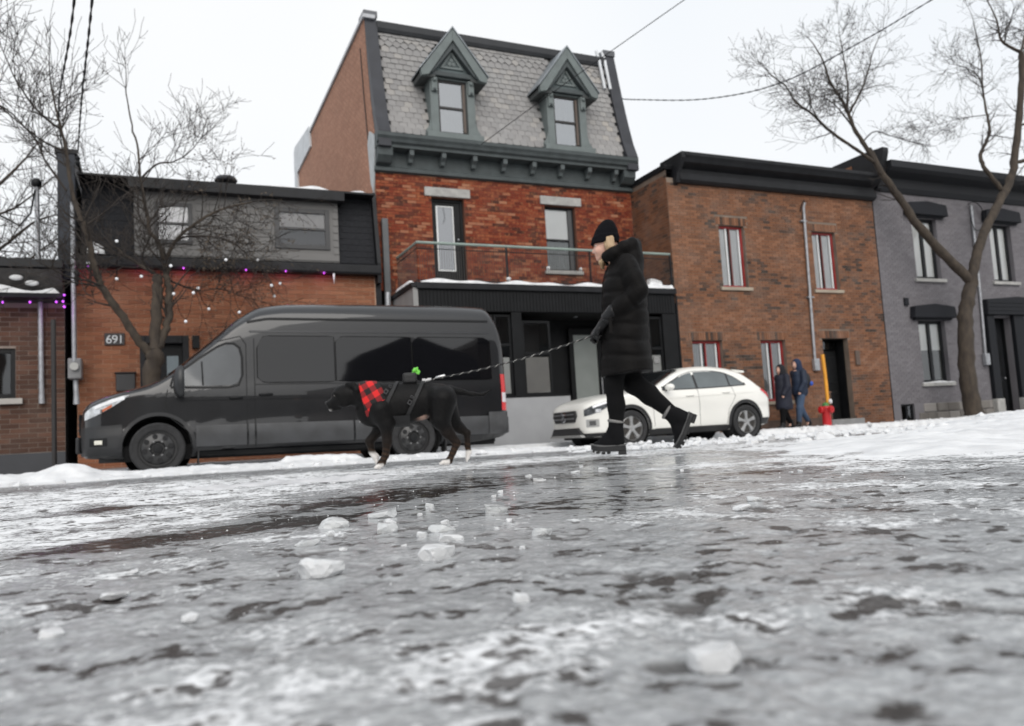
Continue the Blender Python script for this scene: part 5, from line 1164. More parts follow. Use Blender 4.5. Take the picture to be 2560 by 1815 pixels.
        fb = B.patch(-.86, -.64, .435, .545, sd, .021, 8, 4).build('fog_recess', M_BLACK, t, smooth=180); B.patch(-.80, -.70, .46, .515, sd, .026, 6, 4).build('fog_lamp', mat('fog_glass', (.70, .68, .60), .15), fb, smooth=180)
        # rear lamp
        rl = B.patch(5.285, 5.392, .76, 1.37, sd, .010, 6, 10).build('tail_light', mat('tail_red', (.55, .008, .010), .15, coat=.5), t, smooth=180)
        B.patch(5.295, 5.390, .90, 1.06, sd, .014, 6, 4).build('reverse_lens', mat('tail_white', (.62, .60, .62), .2), rl, smooth=180)
        B.patch(5.02, 5.39, .37, .74, sd, .045, 12, 6).build('rear_bumper', mat('bumper_grey', (.045, .046, .048), .6, var=.3, vs=5), t, smooth=180)
        # mirror
        m = MB(); mx_, mz = .30, 1.30; y0 = sd*(float(B.w(mx_, 1.25))); y1 = y0+sd*.22
        m.tube([(mx_-.02, y0, 1.22), (mx_, y0+sd*.12, 1.24)], .035, 8); mo = m.build('mirror_arm', M_BLACK, t)
        sdf = SDF((mx_-.16, min(y0, y1+sd*.12)-.02, 1.03), (mx_+.16, max(y0, y1+sd*.12)+.02, 1.57), .012); sdf.ell((mx_, (y0+sd*.19), 1.30), (.10, .125, .225), 0); sdf.func(lambda X, Y, Z: mx_+.045-X, 0, True)
        sdf.build('mirror_shell', mat('mirror_black', (.02, .021, .023), .4), mo)
        MB().box(mx_+.046, mx_+.05, min(y0+sd*.11, y0+sd*.27), max(y0+sd*.11, y0+sd*.27), 1.18, 1.44).build('mirror_glass', mat('chrome', (0, 0, 0)), mo)
    # bonnet, windscreen, grille, number plates, rear doors
    ws = MB(); ws.grid(lambda u, v: (.14+.98*u, (-1+2*v)*(.80-.12*u), float(B.top(.14+.98*u))+.035*math.sqrt(max(0, 1-(1-2*v)**2))+.012), 20, 13); ws.build('windscreen', mat('cab_glass', (0, 0, 0)), t, smooth=180)
    gr = MB(); gr.prism([(-.46, .60), (.46, .60), (.52, .90), (-.52, .90)], 'X', -1.02, -.985); g = gr.build('grille', M_BLACK, t, bevel=.01)
    for z in (.66, .74, .82): MB().box(-1.032, -1.021, -.44, .44, z, z+.035).build('grille_bar', mat('dark_chrome', (.12, .12, .125), .25, metal=.8), g)
    bm_ = MB(); bm_.prism([(-.60, .34), (.60, .34), (.62, .58), (-.62, .58)], 'X', -1.05, -.99); bm_.build('bumper_face', mat('bumper_black', (0, 0, 0)), t, bevel=.03, segs=3)
    bs = MB(); bs.box(5.395, 5.45, -.9, .9, .38, .66); bs.build('rear_step', mat('bumper_grey', (0, 0, 0)), t, bevel=.03)
    for s_ in (-1, 1): MB().box(5.398, 5.402, min(s_*.03, s_*.80), max(s_*.03, s_*.80), 1.35, 2.0).build('rear_window', GLB, t)
    tb = MB(); tb.tube([(5.0, -.3, .28), (5.3, -.3, .26), (5.42, -.3, .27)], .03, 8); tb.build('exhaust', M_TIRE, t)
    mf = MB(); mf.box(.52, .54, -1.0, -.78, .12, .36); mf.build('mud_flap', M_TIRE, t); mf = MB(); mf.box(4.26, 4.28, -1.0, -.76, .10, .38); mf.build('mud_flap', M_TIRE, t)
    MB().box(3.3, 3.33, -.03, .03, 2.52, 2.56).build('aerial', M_BLACK, t)
    t.rotation_euler = (0, R(.7), 0)
van()

# ------------------------------------------------------------------ white hatchback crossover
def car():
    L = (8.05, 13.48, -.155)
    t = thing('car', 'white crossover car parked behind the walking woman', 'car', L, world=False)
    PW = mat('car_white_paint', (.80, .79, .745), .25, var=.03, coat=.5, vs=1.2); BK = mat('car_black_trim', (.018, .018, .019), .5)
    GL = mat('car_glass', (.10, .115, .12), .05, var=.2, vs=1.5, spec=.7)
    B = Body(top=[(-.92, .62), (-.89, .74), (-.80, .84), (-.4, .96), (.2, 1.035), (.56, 1.08), (.9, 1.24), (1.25, 1.40), (1.6, 1.475), (2.0, 1.495), (2.45, 1.46), (2.78, 1.375), (2.95, 1.27), (3.14, 1.12), (3.34, 1.00), (3.45, .94), (3.52, .80), (3.54, .66)],
             bot=[(-.92, .30), (-.8, .22), (-.4, .20), (0, .19), (2.7, .20), (3.3, .26), (3.54, .40)],
             hw=[(-.92, .44), (-.90, .54), (-.82, .69), (-.65, .80), (-.3, .88), (.3, .90), (2.6, .905), (3.0, .885), (3.3, .82), (3.46, .72), (3.54, .58)],
             T=[(0, .955), (.25, .965), (.45, .985), (.62, .985), (.72, 1.0), (.90, .985), (.99, .955), (1.2, .86), (1.4, .76), (1.55, .68)],
             rtop=[(-.92, .12), (0, .07), (.5, .06), (1.0, .12), (1.6, .14), (2.8, .13), (3.3, .12), (3.54, .12)], x0=-.92, x1=3.54)
    xs = np.concatenate([np.linspace(-.92, -.75, 7), np.linspace(-.7, 3.0, 52), np.linspace(3.04, 3.54, 16)])
    bd = B.mesh('body', xs).build('body', PW, t); cut_wells(bd, [(0, .335), (2.70, .335)], .385, .86, .34)
    MB().box(-.6, 3.2, -.7, .7, .17, .32).build('underbody', M_DARK, t)
    for sd in (-1, 1):
        # side glass: front and rear door and quarter light
        upf = poly_f([(.80, 1.075), (1.05, 1.19), (1.35, 1.315), (1.6, 1.365), (1.95, 1.375), (2.3, 1.335), (2.52, 1.25), (2.66, 1.16), (2.74, 1.10)]); lof = poly_f([(.80, 1.035), (1.6, 1.045), (2.3, 1.065), (2.74, 1.085)])
        B.patch(.76, 2.79, lambda x: lof(x)-.02, lambda x: upf(x)+.022, sd, .003, 46, 5).build('window_surround', BK, t, smooth=180)
        for nm, a, c in (('front_door_glass', .82, 1.545), ('rear_door_glass', 1.60, 2.36), ('quarter_glass', 2.40, 2.72)):
            B.patch(a, c, lof, upf, sd, .008, 24, 5).build(nm, GL, t, smooth=180)
        # shut lines, handles, waist crease, sill
        for p in ([(.52, .34), (.50, .7), (.62, 1.0)], [(1.57, .30), (1.575, 1.05)], [(2.42, 1.05), (2.46, .85), (2.28, .6), (2.22, .32)], [(.52, .30), (2.22, .30)]):
            q = []
            for a, c in zip(p[:-1], p[1:]): q += lerp_path(a, c, 8)
            B.ribbon(q, .009, sd, .003).build('shut_line', mat('shut_line_grey', (.10, .10, .095), .7), t)  # thin grey strips marking the door gaps
        B.ribbon(lerp_path((.7, .86), (2.95, .93), 24), .02, sd, .007).build('waist_crease', PW, t, smooth=180)
        B.patch(.42, 2.28, .19, .295, sd, .016, 20, 4).build('sill', BK, t, smooth=180)
        for hx, hz in ((1.36, .90), (2.24, .935)):
            h = MB(); y = sd*(float(B.w(hx, hz))+.025); h.tube([(hx-.09, y-sd*.02, hz), (hx-.07, y, hz), (hx+.07, y, hz+.004), (hx+.09, y-sd*.02, hz+.004)], .013, 8); h.build('door_handle', PW, t, smooth=60)
        for hx in (0., 2.70):
            q = [(hx+.415*math.cos(a), .335+.415*math.sin(a)) for a in np.linspace(-.30, math.pi+.30, 26)]
            B.ribbon(q, .065, sd, .012).build('arch_trim', BK, t, smooth=60)
            wheel(t, hx, sd*.80, .335, .335, .225, sd, 'alloy', mat('alloy_silver', (.50, .50, .50), .3, metal=.7))
        # head lamp, fog lamp, tail lamp
        up = poly_f([(-.86, .72), (-.75, .785), (-.5, .86), (-.28, .905)]); lo = poly_f([(-.86, .60), (-.75, .63), (-.5, .74), (-.28, .895)])
        hl = B.patch(-.86, -.28, lo, up, sd, .008, 20, 6).build('headlight', mat('car_lamp', (.06, .065, .07), .06, var=.6, vs=16, coat=.6), t, smooth=180)
        B.patch(-.74, -.36, lambda x: up(x)-.045, lambda x: up(x)-.006, sd, .013, 12, 3).build('daylight_bar', mat('lamp_white', (0, 0, 0)), hl, smooth=180)
        B.patch(-.70, -.60, .665, .725, sd, .013, 6, 4).build('projector', mat('chrome', (0, 0, 0)), hl, smooth=180); B.patch(-.40, -.33, lambda x: lo(x)+.01, lambda x: up(x)-.05, sd, .014, 6, 3).build('indicator', mat('amber_lens', (0, 0, 0)), hl, smooth=180)
        fg = B.patch(-.84, -.64, .40, .54, sd, .008, 8, 6).build('fog_bezel', mat('fog_silver', (.40, .40, .39), .3, metal=.5), t, smooth=180); B.patch(-.80, -.70, .43, .51, sd, .014, 6, 5).build('fog_lens', mat('fog_dark', (.10, .10, .10), .1), fg, smooth=180)
        up = poly_f([(3.16, .985), (3.3, 1.00), (3.42, .96), (3.5, .86)]); lo = poly_f([(3.16, .965), (3.3, .87), (3.42, .80), (3.5, .76)])
        B.patch(3.16, 3.50, lo, up, sd, .010, 14, 6).build('tail_light', mat('car_tail_red', (.60, .02, .03), .2, coat=.4), t, smooth=180)
        B.patch(3.12, 3.50, .27, .40, sd, .010, 12, 5).build('rear_valance', BK, t, smooth=180)
        B.patch(-.90, -.42, .215, .285, sd, .012, 12, 4).build('front_valance', BK, t, smooth=180)
        # mirror
        y0 = sd*float(B.w(.86, 1.02)); mo = MB().tube([(.84, y0, 1.02), (.83, y0+sd*.08, 1.035)], .022, 8).build('mirror_arm', BK, t)
        sdf = SDF((.68, min(y0, y0+sd*.30), .90), (1.0, max(y0, y0+sd*.30), 1.25), .011); sdf.ell((.83, y0+sd*.155, 1.07), (.085, .105, .068), 0); sdf.func(lambda X, Y, Z: .89-X, 0, True); sdf.d[:] = sdf.d
        sdf.build('mirror_shell', PW, mo)
    # front: grille with star badge, lower intake, plate
    g = MB(); g.prism([(-.40, .50), (.40, .50), (.47, .62), (.44, .72), (-.44, .72), (-.47, .62)], 'X', -.945, -.90); go = g.build('grille', BK, t, bevel=.02)
    for z in (.565, .645): MB().box(-.958, -.946, -.40, .40, z, z+.022).build('grille_bar', mat('grille_silver', (.30, .30, .31), .3, metal=.7), go, bevel=.006)
    st = MB(); st.lathe([(.095, 0), (.10, -.012), (.088, -.016), (.085, 0)], (-.95, 0, .615), 'X', 28); so = st.build('badge', mat('chrome', (0, 0, 0)), go, smooth=40)
    for an in (90, 210, 330):
        a = R(an); p = MB(); p.prism([(.016*math.cos(a+1.57), .615+.016*math.sin(a+1.57)), (.088*math.cos(a), .615+.088*math.sin(a)), (.016*math.cos(a-1.57), .615+.016*math.sin(a-1.57))], 'X', -.966, -.948); p.build('badge_ray', mat('chrome', (0, 0, 0)), so)
    lg = MB(); lg.prism([(-.62, .26), (.62, .26), (.50, .40), (-.50, .40)], 'X', -.935, -.86); lg.build('lower_intake', BK, t, bevel=.02)
    MB().prism([(-.66, .215), (.66, .215), (.6, .262), (-.6, .262)], 'X', -.95, -.86).build('skid_plate', mat('skid_silver', (.35, .35, .34), .4, metal=.3), t, bevel=.012)
    ws = MB(); ws.grid(lambda u, v: (.60+.72*u, (-1+2*v)*(.74-.14*u), float(B.top(.60+.72*u))+.035*math.sqrt(max(0, 1-(1-2*v)**2))+.010), 18, 13); ws.build('windscreen', mat('windscreen_dark', (.012, .013, .014), .05, spec=.6), t, smooth=180)
    rw = MB(); rw.grid(lambda u, v: (2.95+.34*u, (-1+2*v)*(.56-.04*u), float(B.top(2.95+.34*u))+.035*math.sqrt(max(0, 1-(1-2*v)**2))+.010), 10, 9); rw.build('rear_window', GL, t, smooth=180)
    sp = MB(); sp.prism([(2.70, 1.415), (3.00, 1.385), (3.04, 1.355), (2.98, 1.335), (2.8, 1.36)], 'Y', -.56, .56); sp.build('roof_spoiler', PW, t, bevel=.012, segs=3)
    MB().box(3.535, 3.55, -.26, .26, .74, .86).build('number_plate', M_WHITE, t)
car()
# ------------------------------------------------------------------ invented stand-in houses across the street, unseen behind the camera: put in to darken the street and the van's reflections
def across(x0, x1, y, h, label, m, gable=False):
    zb = -.1; t = thing('house', label, 'house', (x0, y, zb))
    holes = []
    n = max(2, int((x1-x0)/2.4)); st = (x1-x0)/n
    for r_ in range(2 if h > 4.5 else 1):
        for k in range(n): holes.append((x0+st*(k+.5)-.5, x0+st*(k+.5)+.5, .9+r_*2.9, 2.4+r_*2.9))
    b = MB(); wall_with_holes(b, x0, x1, zb, h, 0, holes, -.15); b.v = [(p[0], y+p[1], p[2]) for p in b.v]; b.build('wall', m, t, fix=False)
    MB().box(x0, x1, y-9, y-.2, zb, h-.02).build('shell', m, t)
    for q in holes: 
        f = MB(); f.box(q[0], q[1], y-.14, y-.10, q[2], q[3]); w_ = f.build('window', M_BLACK, t); MB().box(q[0]+.06, q[1]-.06, y-.098, y-.094, q[2]+.06, q[3]-.06).build('pane', mat('far_pane', (.03, .035, .04), .05, spec=.6), w_)
    if gable: MB().prism([(x0-.2, h), (x1+.2, h), ((x0+x1)/2, h+2.2)], 'Y', y-9, y+.2).build('roof', M_FLASH, t)
    else: MB().box(x0, x1, y-9, y+.3, h, h+.4).build('cornice', M_BLACK_METAL, t)
across(7.2, 13.5, -8.5, 5.9, 'invented stand-in for a dark brick gabled house across the street, seen only as a reflection in the van', mat('across_brick_dark', (.07, .045, .038), .9), True)
across(13.8, 30, -8.5, 7.6, 'invented long dark flat roofed terrace across the street, mirrored in the rear of the van', mat('across_brick_grey', (.075, .065, .06), .9))
across(-22, -8, -9.5, 6.2, 'invented flat roofed brick house across the street to the left behind the camera', mat('across_brick_brown', (.12, .07, .055), .9))
across(-7.6, 6.0, -11, 2.9, 'invented low garage range across the street straight behind the camera', mat('across_grey', (.11, .11, .11), .9))
# ------------------------------------------------------------------ woman walking left, leash in both hands
WO = (3.10, 5.0, 0.)
M_SKIN = mat('skin', (.66, .40, .31), .5, var=.06, sss=.1, spec=.35); M_NYLON = mat('black_nylon', (.0058, .0052, .0051), .6, var=.3, vs=8, bump=.35, bs=60, spec=.10)
M_LEG = mat('black_leggings', (.0045, .0045, .005), .85, var=.2, spec=.15); M_WOOL = mat('black_wool', (.005, .005, .0065), .95, var=.3, bump=.6, bs=160, spec=.1)
M_LEATHER = mat('black_leather', (.008, .008, .009), .38, var=.3, vs=20, bump=.3, bs=90, spec=.32); M_SOLE = mat('boot_sole', (.016, .016, .017), .75, var=.2); M_RAND = mat('grey_rand', (.085, .085, .085), .7); M_CUFF = mat('grey_fleece', (.20, .195, .19), .95, bump=.5, bs=120)
M_HAIR = mat('blond_hair', (.34, .22, .12), .6, col2=(.50, .36, .22), vs=40, stretch=(1, 1, .12), bump=.5, bs=90)
def woman():
    def q(x, z, y=0.): return (x-WO[0], y, z)
    # one continuous body: legs, trunk, arms, neck, head with face
    S = SDF((-.32, -.30, .02), (.66, .32, 1.76), .009)
    S.chain([q(3.16, .86, .0), q(3.19, 1.10), q(3.20, 1.28), q(3.22, 1.36)], [.115, .10, .12, .10], .05)
    S.cone(q(3.22, 1.37, -.13), q(3.22, 1.37, .13), .06, .06, .06)
    S.chain([q(3.17, .86, -.07), q(3.07, .50, -.065), q(3.06, .12, -.06)], [.085, .058, .042], .03); S.chain([q(3.18, .86, .07), q(3.21, .53, .08), q(3.53, .29, .09)], [.085, .058, .04], .03)
    S.chain([q(3.06, .09, -.06), q(2.92, .06, -.06)], [.04, .03], .02); S.chain([q(3.555, .27, .09), q(3.605, .236, .09), q(3.590, .115, .09)], [.036, .034, .026], .02)
    S.chain([q(3.24, 1.37, -.18), q(3.325, 1.16, -.22), q(3.07, 1.00, -.14), q(2.97, .91, -.09)], [.05, .042, .034, .03], .02)
    S.chain([q(3.22, 1.37, .18), q(3.24, 1.13, .22), q(3.03, .97, .10), q(2.93, .90, .02)], [.05, .042, .034, .03], .02)
    S.chain([q(3.19, 1.36), q(3.12, 1.50)], [.062, .055], .03)                                  # neck
    S.ell(q(3.088, 1.60), (.098, .076, .115), .02); S.ell(q(3.040, 1.515), (.056, .056, .062), .035)   # skull, jaw
    S.ell(q(3.012, 1.463), (.022, .024, .018), .018)                                            # chin
    S.cone(q(2.994, 1.562), q(2.970, 1.520), .010, .013, .010); S.ell(q(2.978, 1.517), (.014, .015, .009), .006)   # nose
    S.cone(q(2.998, 1.575, -.045), q(2.990, 1.578, 0), .009, .010, .015); S.cone(q(2.998, 1.575, .045), q(2.990, 1.578, 0), .009, .010, .015)   # brow
    S.ell(q(2.994, 1.495), (.011, .024, .006), .006); S.ell(q(2.997, 1.483), (.011, .022, .007), .006)      # lips
    for s in (-1, 1):
        S.ell(q(3.008, 1.520, s*.042), (.022, .022, .022), .02); S.ell(q(2.990, 1.556, s*.034), (.012, .016, .009), .008, True); S.ell(q(3.002, 1.555, s*.033), (.012, .013, .011), .002)
        S.ell(q(3.10, 1.555, s*.078), (.022, .010, .032), .006)                                 # ears
    S.cone(q(2.985, 1.489, -.02), q(2.985, 1.489, .02), .0022, .0022, .002, True)
    b = S.build('person', M_SKIN); b.location = WO; b.rotation_euler = (0, 0, R(-31.8)); b.scale = (.86, 1, 1)
    tag(b, 'woman in black beanie and long black puffer coat walking left with a dog leash', 'person')
    for s in (-1, 1):
        e = MB(); e.sphere(q(3.000, 1.556, s*.033), .0125, 10, 8); eo = e.build('eye', mat('eye_white', (.7, .68, .66), .2), b, smooth=180); MB().sphere(q(2.9905, 1.555, s*.034), .006, 8, 6).build('iris', mat('iris_brown', (.05, .03, .02), .15), eo, smooth=180)
        MB().tube([q(3.012, 1.582, s*.052), q(2.997, 1.590, s*.04), q(2.990, 1.586, s*.018)], [.003, .005, .004], 6).build('eyebrow', mat('brow_hair', (.16, .09, .05), .8), b, smooth=60)
        MB().tube([q(3.010, 1.560, s*.047), q(2.991, 1.564, s*.036), q(2.993, 1.561, s*.020)], .0022, 6).build('eyelash', M_WOOL, b)
    MB().tube([q(2.991, 1.490, -.022), q(2.9835, 1.489, 0), q(2.991, 1.490, .022)], .0028, 6).build('mouth', mat('lip_red', (.40, .15, .13), .45), b)
    # leggings
    S = SDF((-.28, -.22, .10), (.56, .24, .92), .009)
    S.chain([q(3.16, .86, -.07), q(3.10, .66, -.07), q(3.065, .50, -.065), q(3.075, .36, -.06), q(3.06, .16, -.06)], [.105, .092, .075, .072, .055], .03)
    S.chain([q(3.19, .86, .07), q(3.20, .66, .08), q(3.225, .53, .08), q(3.36, .43, .085), q(3.53, .295, .09)], [.11, .10, .085, .076, .056], .035)
    S.build('leggings', M_LEG, b)
    # quilted coat
    cx = interp([(.55, 3.190), (.62, 3.186), (.80, 3.195), (1.0, 3.205), (1.15, 3.21), (1.30, 3.215), (1.40, 3.225), (1.48, 3.20)]); ca = interp([(.55, .222), (.62, .222), (.80, .208), (1.0, .198), (1.15, .192), (1.30, .172), (1.40, .135), (1.48, .09)]); cb = interp([(.55, .265), (.80, .25), (1.0, .235), (1.15, .225), (1.30, .215), (1.40, .175), (1.48, .10)])
    S = SDF((-.36, -.36, .54), (.40, .34, 1.64), .0085)
    def trunk(X, Y, Z):
        g = np.abs(np.cos(math.pi*(Z-.60+.02*np.sin(X*9))/.115))**7; k = 1-.048*g*sstep(.6, .66, Z)*sstep(1.42, 1.36, Z)
        a, bb = ca(Z)*k, cb(Z)*k; x = X-(cx(Z)-WO[0])-.012*np.sin(Z*17)*np.sin(Y*9); d = (np.sqrt((x/a)**2+(Y/bb)**2)-1)*np.minimum(a, bb)
        return np.maximum(d, np.maximum(.585+.012*np.sin(x*8)-Z, Z-1.46))
    S.func(trunk)
    S.wave = (.007, .105)
    S.chain([q(3.245, 1.37, -.175), q(3.285, 1.26, -.215), q(3.335, 1.16, -.235)], [.085, .083, .074], .03)
    S.chain([q(3.335, 1.16, -.235), q(3.20, 1.075, -.21), q(3.085, 1.015, -.165)], [.075, .068, .055], .025)
    S.chain([q(3.225, 1.37, .175), q(3.25, 1.13, .235)], [.085, .074], .03); S.chain([q(3.25, 1.13, .235), q(3.03, .985, .12)], [.07, .055], .025)
    S.wave = None
    # stand collar and hood folded on the shoulders
    for k in range(14):
        a0, a1 = 2*math.pi*k/14, 2*math.pi*(k+1)/14
        def ring(a): return q(3.185-.115*math.cos(a)*1.0, 1.445+.012-.045*math.cos(a)*-.3, .115*math.sin(a))
        S.cone(ring(a0), ring(a1), .036, .036, .02)
    S.chain([q(3.07, 1.455, -.08), q(3.14, 1.472, -.118), q(3.23, 1.505, -.125), q(3.305, 1.532, -.085), q(3.335, 1.54, 0), q(3.305, 1.532, .085), q(3.23, 1.505, .125), q(3.14, 1.472, .118), q(3.07, 1.455, .08)], [.030, .038, .044, .046, .046, .046, .044, .038, .030], .03)
    S.ell(q(3.315, 1.43), (.085, .14, .13), .03); S.ell(q(3.245, 1.56, 0), (.085, .08, .05), .015, True); S.ell(q(3.13, 1.60), (.13, .095, .19), .012, True)
    S.build('coat', M_NYLON, b)
    zp = MB(); zp.tube([q(cx(z)-ca(z)-.004, z) for z in np.linspace(.62, 1.40, 14)], .006, 6); zp.build('zip', mat('zip_dark', (.008, .008, .008), .5, spec=.2), b)
    MB().box(*[v for p in ((-.04, -.01), (-.275, -.262), (.86, .98)) for v in p]).build('pocket_flap', M_NYLON, b, bevel=.004)
    # beanie
    S = SDF((-.20, -.14, 1.55), (.14, .14, 1.79), .006)
    tilt = .02
    def hat(X, Y, Z):
        z = (Z-1.575-(X+.02)*.02)/.18; r = np.interp(z, [-.1, 0, .3, .55, .8, .95, 1.0], [.106, .112, .108, .095, .068, .040, .015])
        cxh = -.025+.035*np.clip(z, 0, 1); rad = np.sqrt((X-cxh)**2*.93+(Y/.82)**2*.93); ang = np.arctan2(Y, X-cxh)
        rr = r*(1+.013*np.cos(ang*34))+.007*((z < .30) & (z > -.1)); return np.maximum(rad-rr, np.maximum(-.02-z, z-1.0)*.18)
    S.func(hat); S.build('beanie', M_WOOL, b)
    # hair
    S = SDF((-.20, -.13, 1.34), (.08, .13, 1.62), .006)
    for s in (-1, 1):
        S.chain([q(3.100, 1.59, s*.080), q(3.105, 1.53, s*.086), q(3.112, 1.47, s*.078)], [.024, .026, .022], .012)
        S.chain([q(3.130, 1.59, s*.076), q(3.135, 1.52, s*.082), q(3.14, 1.46, s*.075)], [.026, .026, .02], .012)
        S.chain([q(3.072, 1.585, s*.078), q(3.078, 1.545, s*.082), q(3.085, 1.51, s*.078)], [.008, .010, .008], .008)
    S.chain([q(3.060, 1.445, -.060), q(3.030, 1.425, -.050), q(3.034, 1.385, -.035)], [.014, .020, .010], .01); S.chain([q(3.06, 1.44, .05), q(3.04, 1.42, .03), q(3.045, 1.39, .01)], [.016, .018, .01], .01)
    S.build('hair', M_HAIR, b)
    # gloved fists: palm, four curled fingers of unequal length, thumb across
    for nm, (px, pz_, py), (wx, wz, wy) in (('glove', (2.965, .908, -.105), (3.085, 1.015, -.165)), ('glove', (2.925, .885, -.005), (3.03, .985, .12))):
        S = SDF(q(px-.10, pz_-.12, py-.10), q(wx+.09, wz+.09, max(py, wy)+.09), .0055)
        if wy < py: S = SDF(q(px-.10, pz_-.12, min(py, wy)-.09), q(wx+.09, wz+.09, max(py, wy)+.10), .0055)
        w_, p_ = Vector(q(wx, wz, wy)), Vector(q(px, pz_, py)); d = (p_-w_).normalized(); side = Vector((0, 1, 0)); dn = d.cross(side).normalized()
        if dn.z > 0: dn = -dn
        S.chain([w_-d*.02, w_+d*.03, p_-d*.02], [.058, .050, .036], .02)                 # cuff to heel of the hand
        S.cone(p_-d*.02+side*.022, p_+d*.02+side*.024, .024, .022, .02); S.cone(p_-d*.02-side*.022, p_+d*.02-side*.024, .024, .022, .02)
        for k, (o, L1) in enumerate(((-.034, .030), (-.012, .036), (.011, .034), (.032, .026))):
            k0 = p_+d*.030+side*o; k1 = k0+d*L1*.7+dn*.012; k2 = k1+dn*.030-d*.006; k3 = k2-d*(.020+.1*(L1-.026))+dn*.004
            S.chain([k0, k1, k2, k3], [.0125, .0118, .011, .010], .004)
        th = p_-d*.012+side*(-.040); S.chain([th, th+d*.030+dn*.022-side*.004, th+d*.044+dn*.034+side*.018], [.015, .013, .011], .006)
        S.build(nm, M_LEATHER, b)
    st = MB(); st.tube([q(3.06+.055*math.cos(a), 1.0+.05*math.sin(a)*.8, -.16+.058*math.sin(a)) for a in np.linspace(0, 6.28, 18)], .007, 6); st.build('wrist_strap', M_LEATHER, b)
    # boots: shaft, foot, lugged sole, rand, fleece cuff
    def boot(ank, toe_dir, up_dir, y):
        a = Vector(ank); f = Vector(toe_dir).normalized(); u = Vector(up_dir).normalized(); yv = Vector((0, 1, 0))
        def P(ff, uu, yy=0.): return a+f*ff+u*uu+yv*yy
        lo = [min(P(x, z).x for x in (-.14, .27) for z in (-.16, .14))-.06, y-.09, min(P(x, z).z for x in (-.14, .27) for z in (-.16, .14))-.06]; hi = [max(P(x, z).x for x in (-.14, .27) for z in (-.16, .14))+.06, y+.09, max(P(x, z).z for x in (-.14, .27) for z in (-.16, .14))+.06]
        S = SDF(lo, hi, .0075)
        S.chain([P(-.005, .085), P(-.005, .0), P(-.015, -.055)], [.062, .060, .055], .02); S.chain([P(.0, -.05), P(.09, -.062), P(.165, -.075)], [.055, .050, .038], .02); S.cone(P(.03, .03), P(.09, -.03), .035, .035, .03)
        S.func(lambda X, Y, Z: ((X-a.x)*u.x+(Y-a.y)*u.y+(Z-a.z)*u.z)+.095, 0, True); S.func(lambda X, Y, Z: .098-((X-a.x)*u.x+(Y-a.y)*u.y+(Z-a.z)*u.z), 0, True)
        bo = S.build('boot', mat('black_suede', (.006, .006, .007), .9, var=.25, bump=.3, bs=120, spec=.15), b)
        out = [(-.075, .0), (-.072, .036), (-.04, .052), (.03, .050), (.09, .056), (.15, .050), (.195, .028), (.208, 0)]
        ol = out+[(x, -w_) for x, w_ in out[::-1] if w_ > 0]
        def lay(u0, u1, grow, m, nm, toe=.0):
            mb = MB(); n = len(ol)
            def lift(x): return max(0, (x-.10))**2*2.2+toe
            vs = [P(x*(1+grow), u0+lift(x), w_*(1+grow)) for x, w_ in ol]+[P(x*(1+grow), u1+lift(x), w_*(1+grow)) for x, w_ in ol]
            mb.add(vs, [tuple(range(n))[::-1], tuple(range(n, 2*n))]+[(i, (i+1) % n, n+(i+1) % n, n+i) for i in range(n)]); return mb.build(nm, m, bo, bevel=.006)
        lay(-.118, -.084, .05, M_SOLE, 'sole'); lay(-.0835, -.072, .075, M_RAND, 'rand')
        for x0, x1 in ((-.078, -.01), (.055, .085), (.10, .13), (.145, .175), (.185, .205)):
            mb = MB(); lf = max(0, (x0+x1)/2-.10)**2*2.2; ww = .050 if x0 < .15 else .036
            vs = [P(x, z+lf, w_) for z in (-.146+(.012 if x0 > .05 else 0), -.1185) for x, w_ in ((x0, -ww), (x1, -ww), (x1, ww), (x0, ww))]
            mb.add(vs, [(0, 1, 2, 3), (4, 5, 6, 7), (0, 1, 5, 4), (1, 2, 6, 5), (2, 3, 7, 6), (3, 0, 4, 7)]); mb.build('lug', M_SOLE, bo, bevel=.004)
        mb = MB(); mb.tube([P(-.005+.056*math.cos(t), .096+.010*math.cos(t), .056*math.sin(t)) for t in np.linspace(0, 2*math.pi, 22)], .013, 8); mb.build('fleece_cuff', M_CUFF, bo, smooth=60)
        for k in range(4): MB().tube([P(.050+.016*k, .055-.026*k, -.030), P(.066+.016*k, .046-.026*k, 0), P(.050+.016*k, .055-.026*k, .030)], .005, 6).build('lace', M_WOOL, bo)
    boot(q(3.055, .146, -.06), (-1, 0, -.02), (0, 0, 1), -.06)
    boot(q(3.585, .25, .09), (-.45, 0, -.89), (-.89, 0, .45), .09)
    return b
woman()
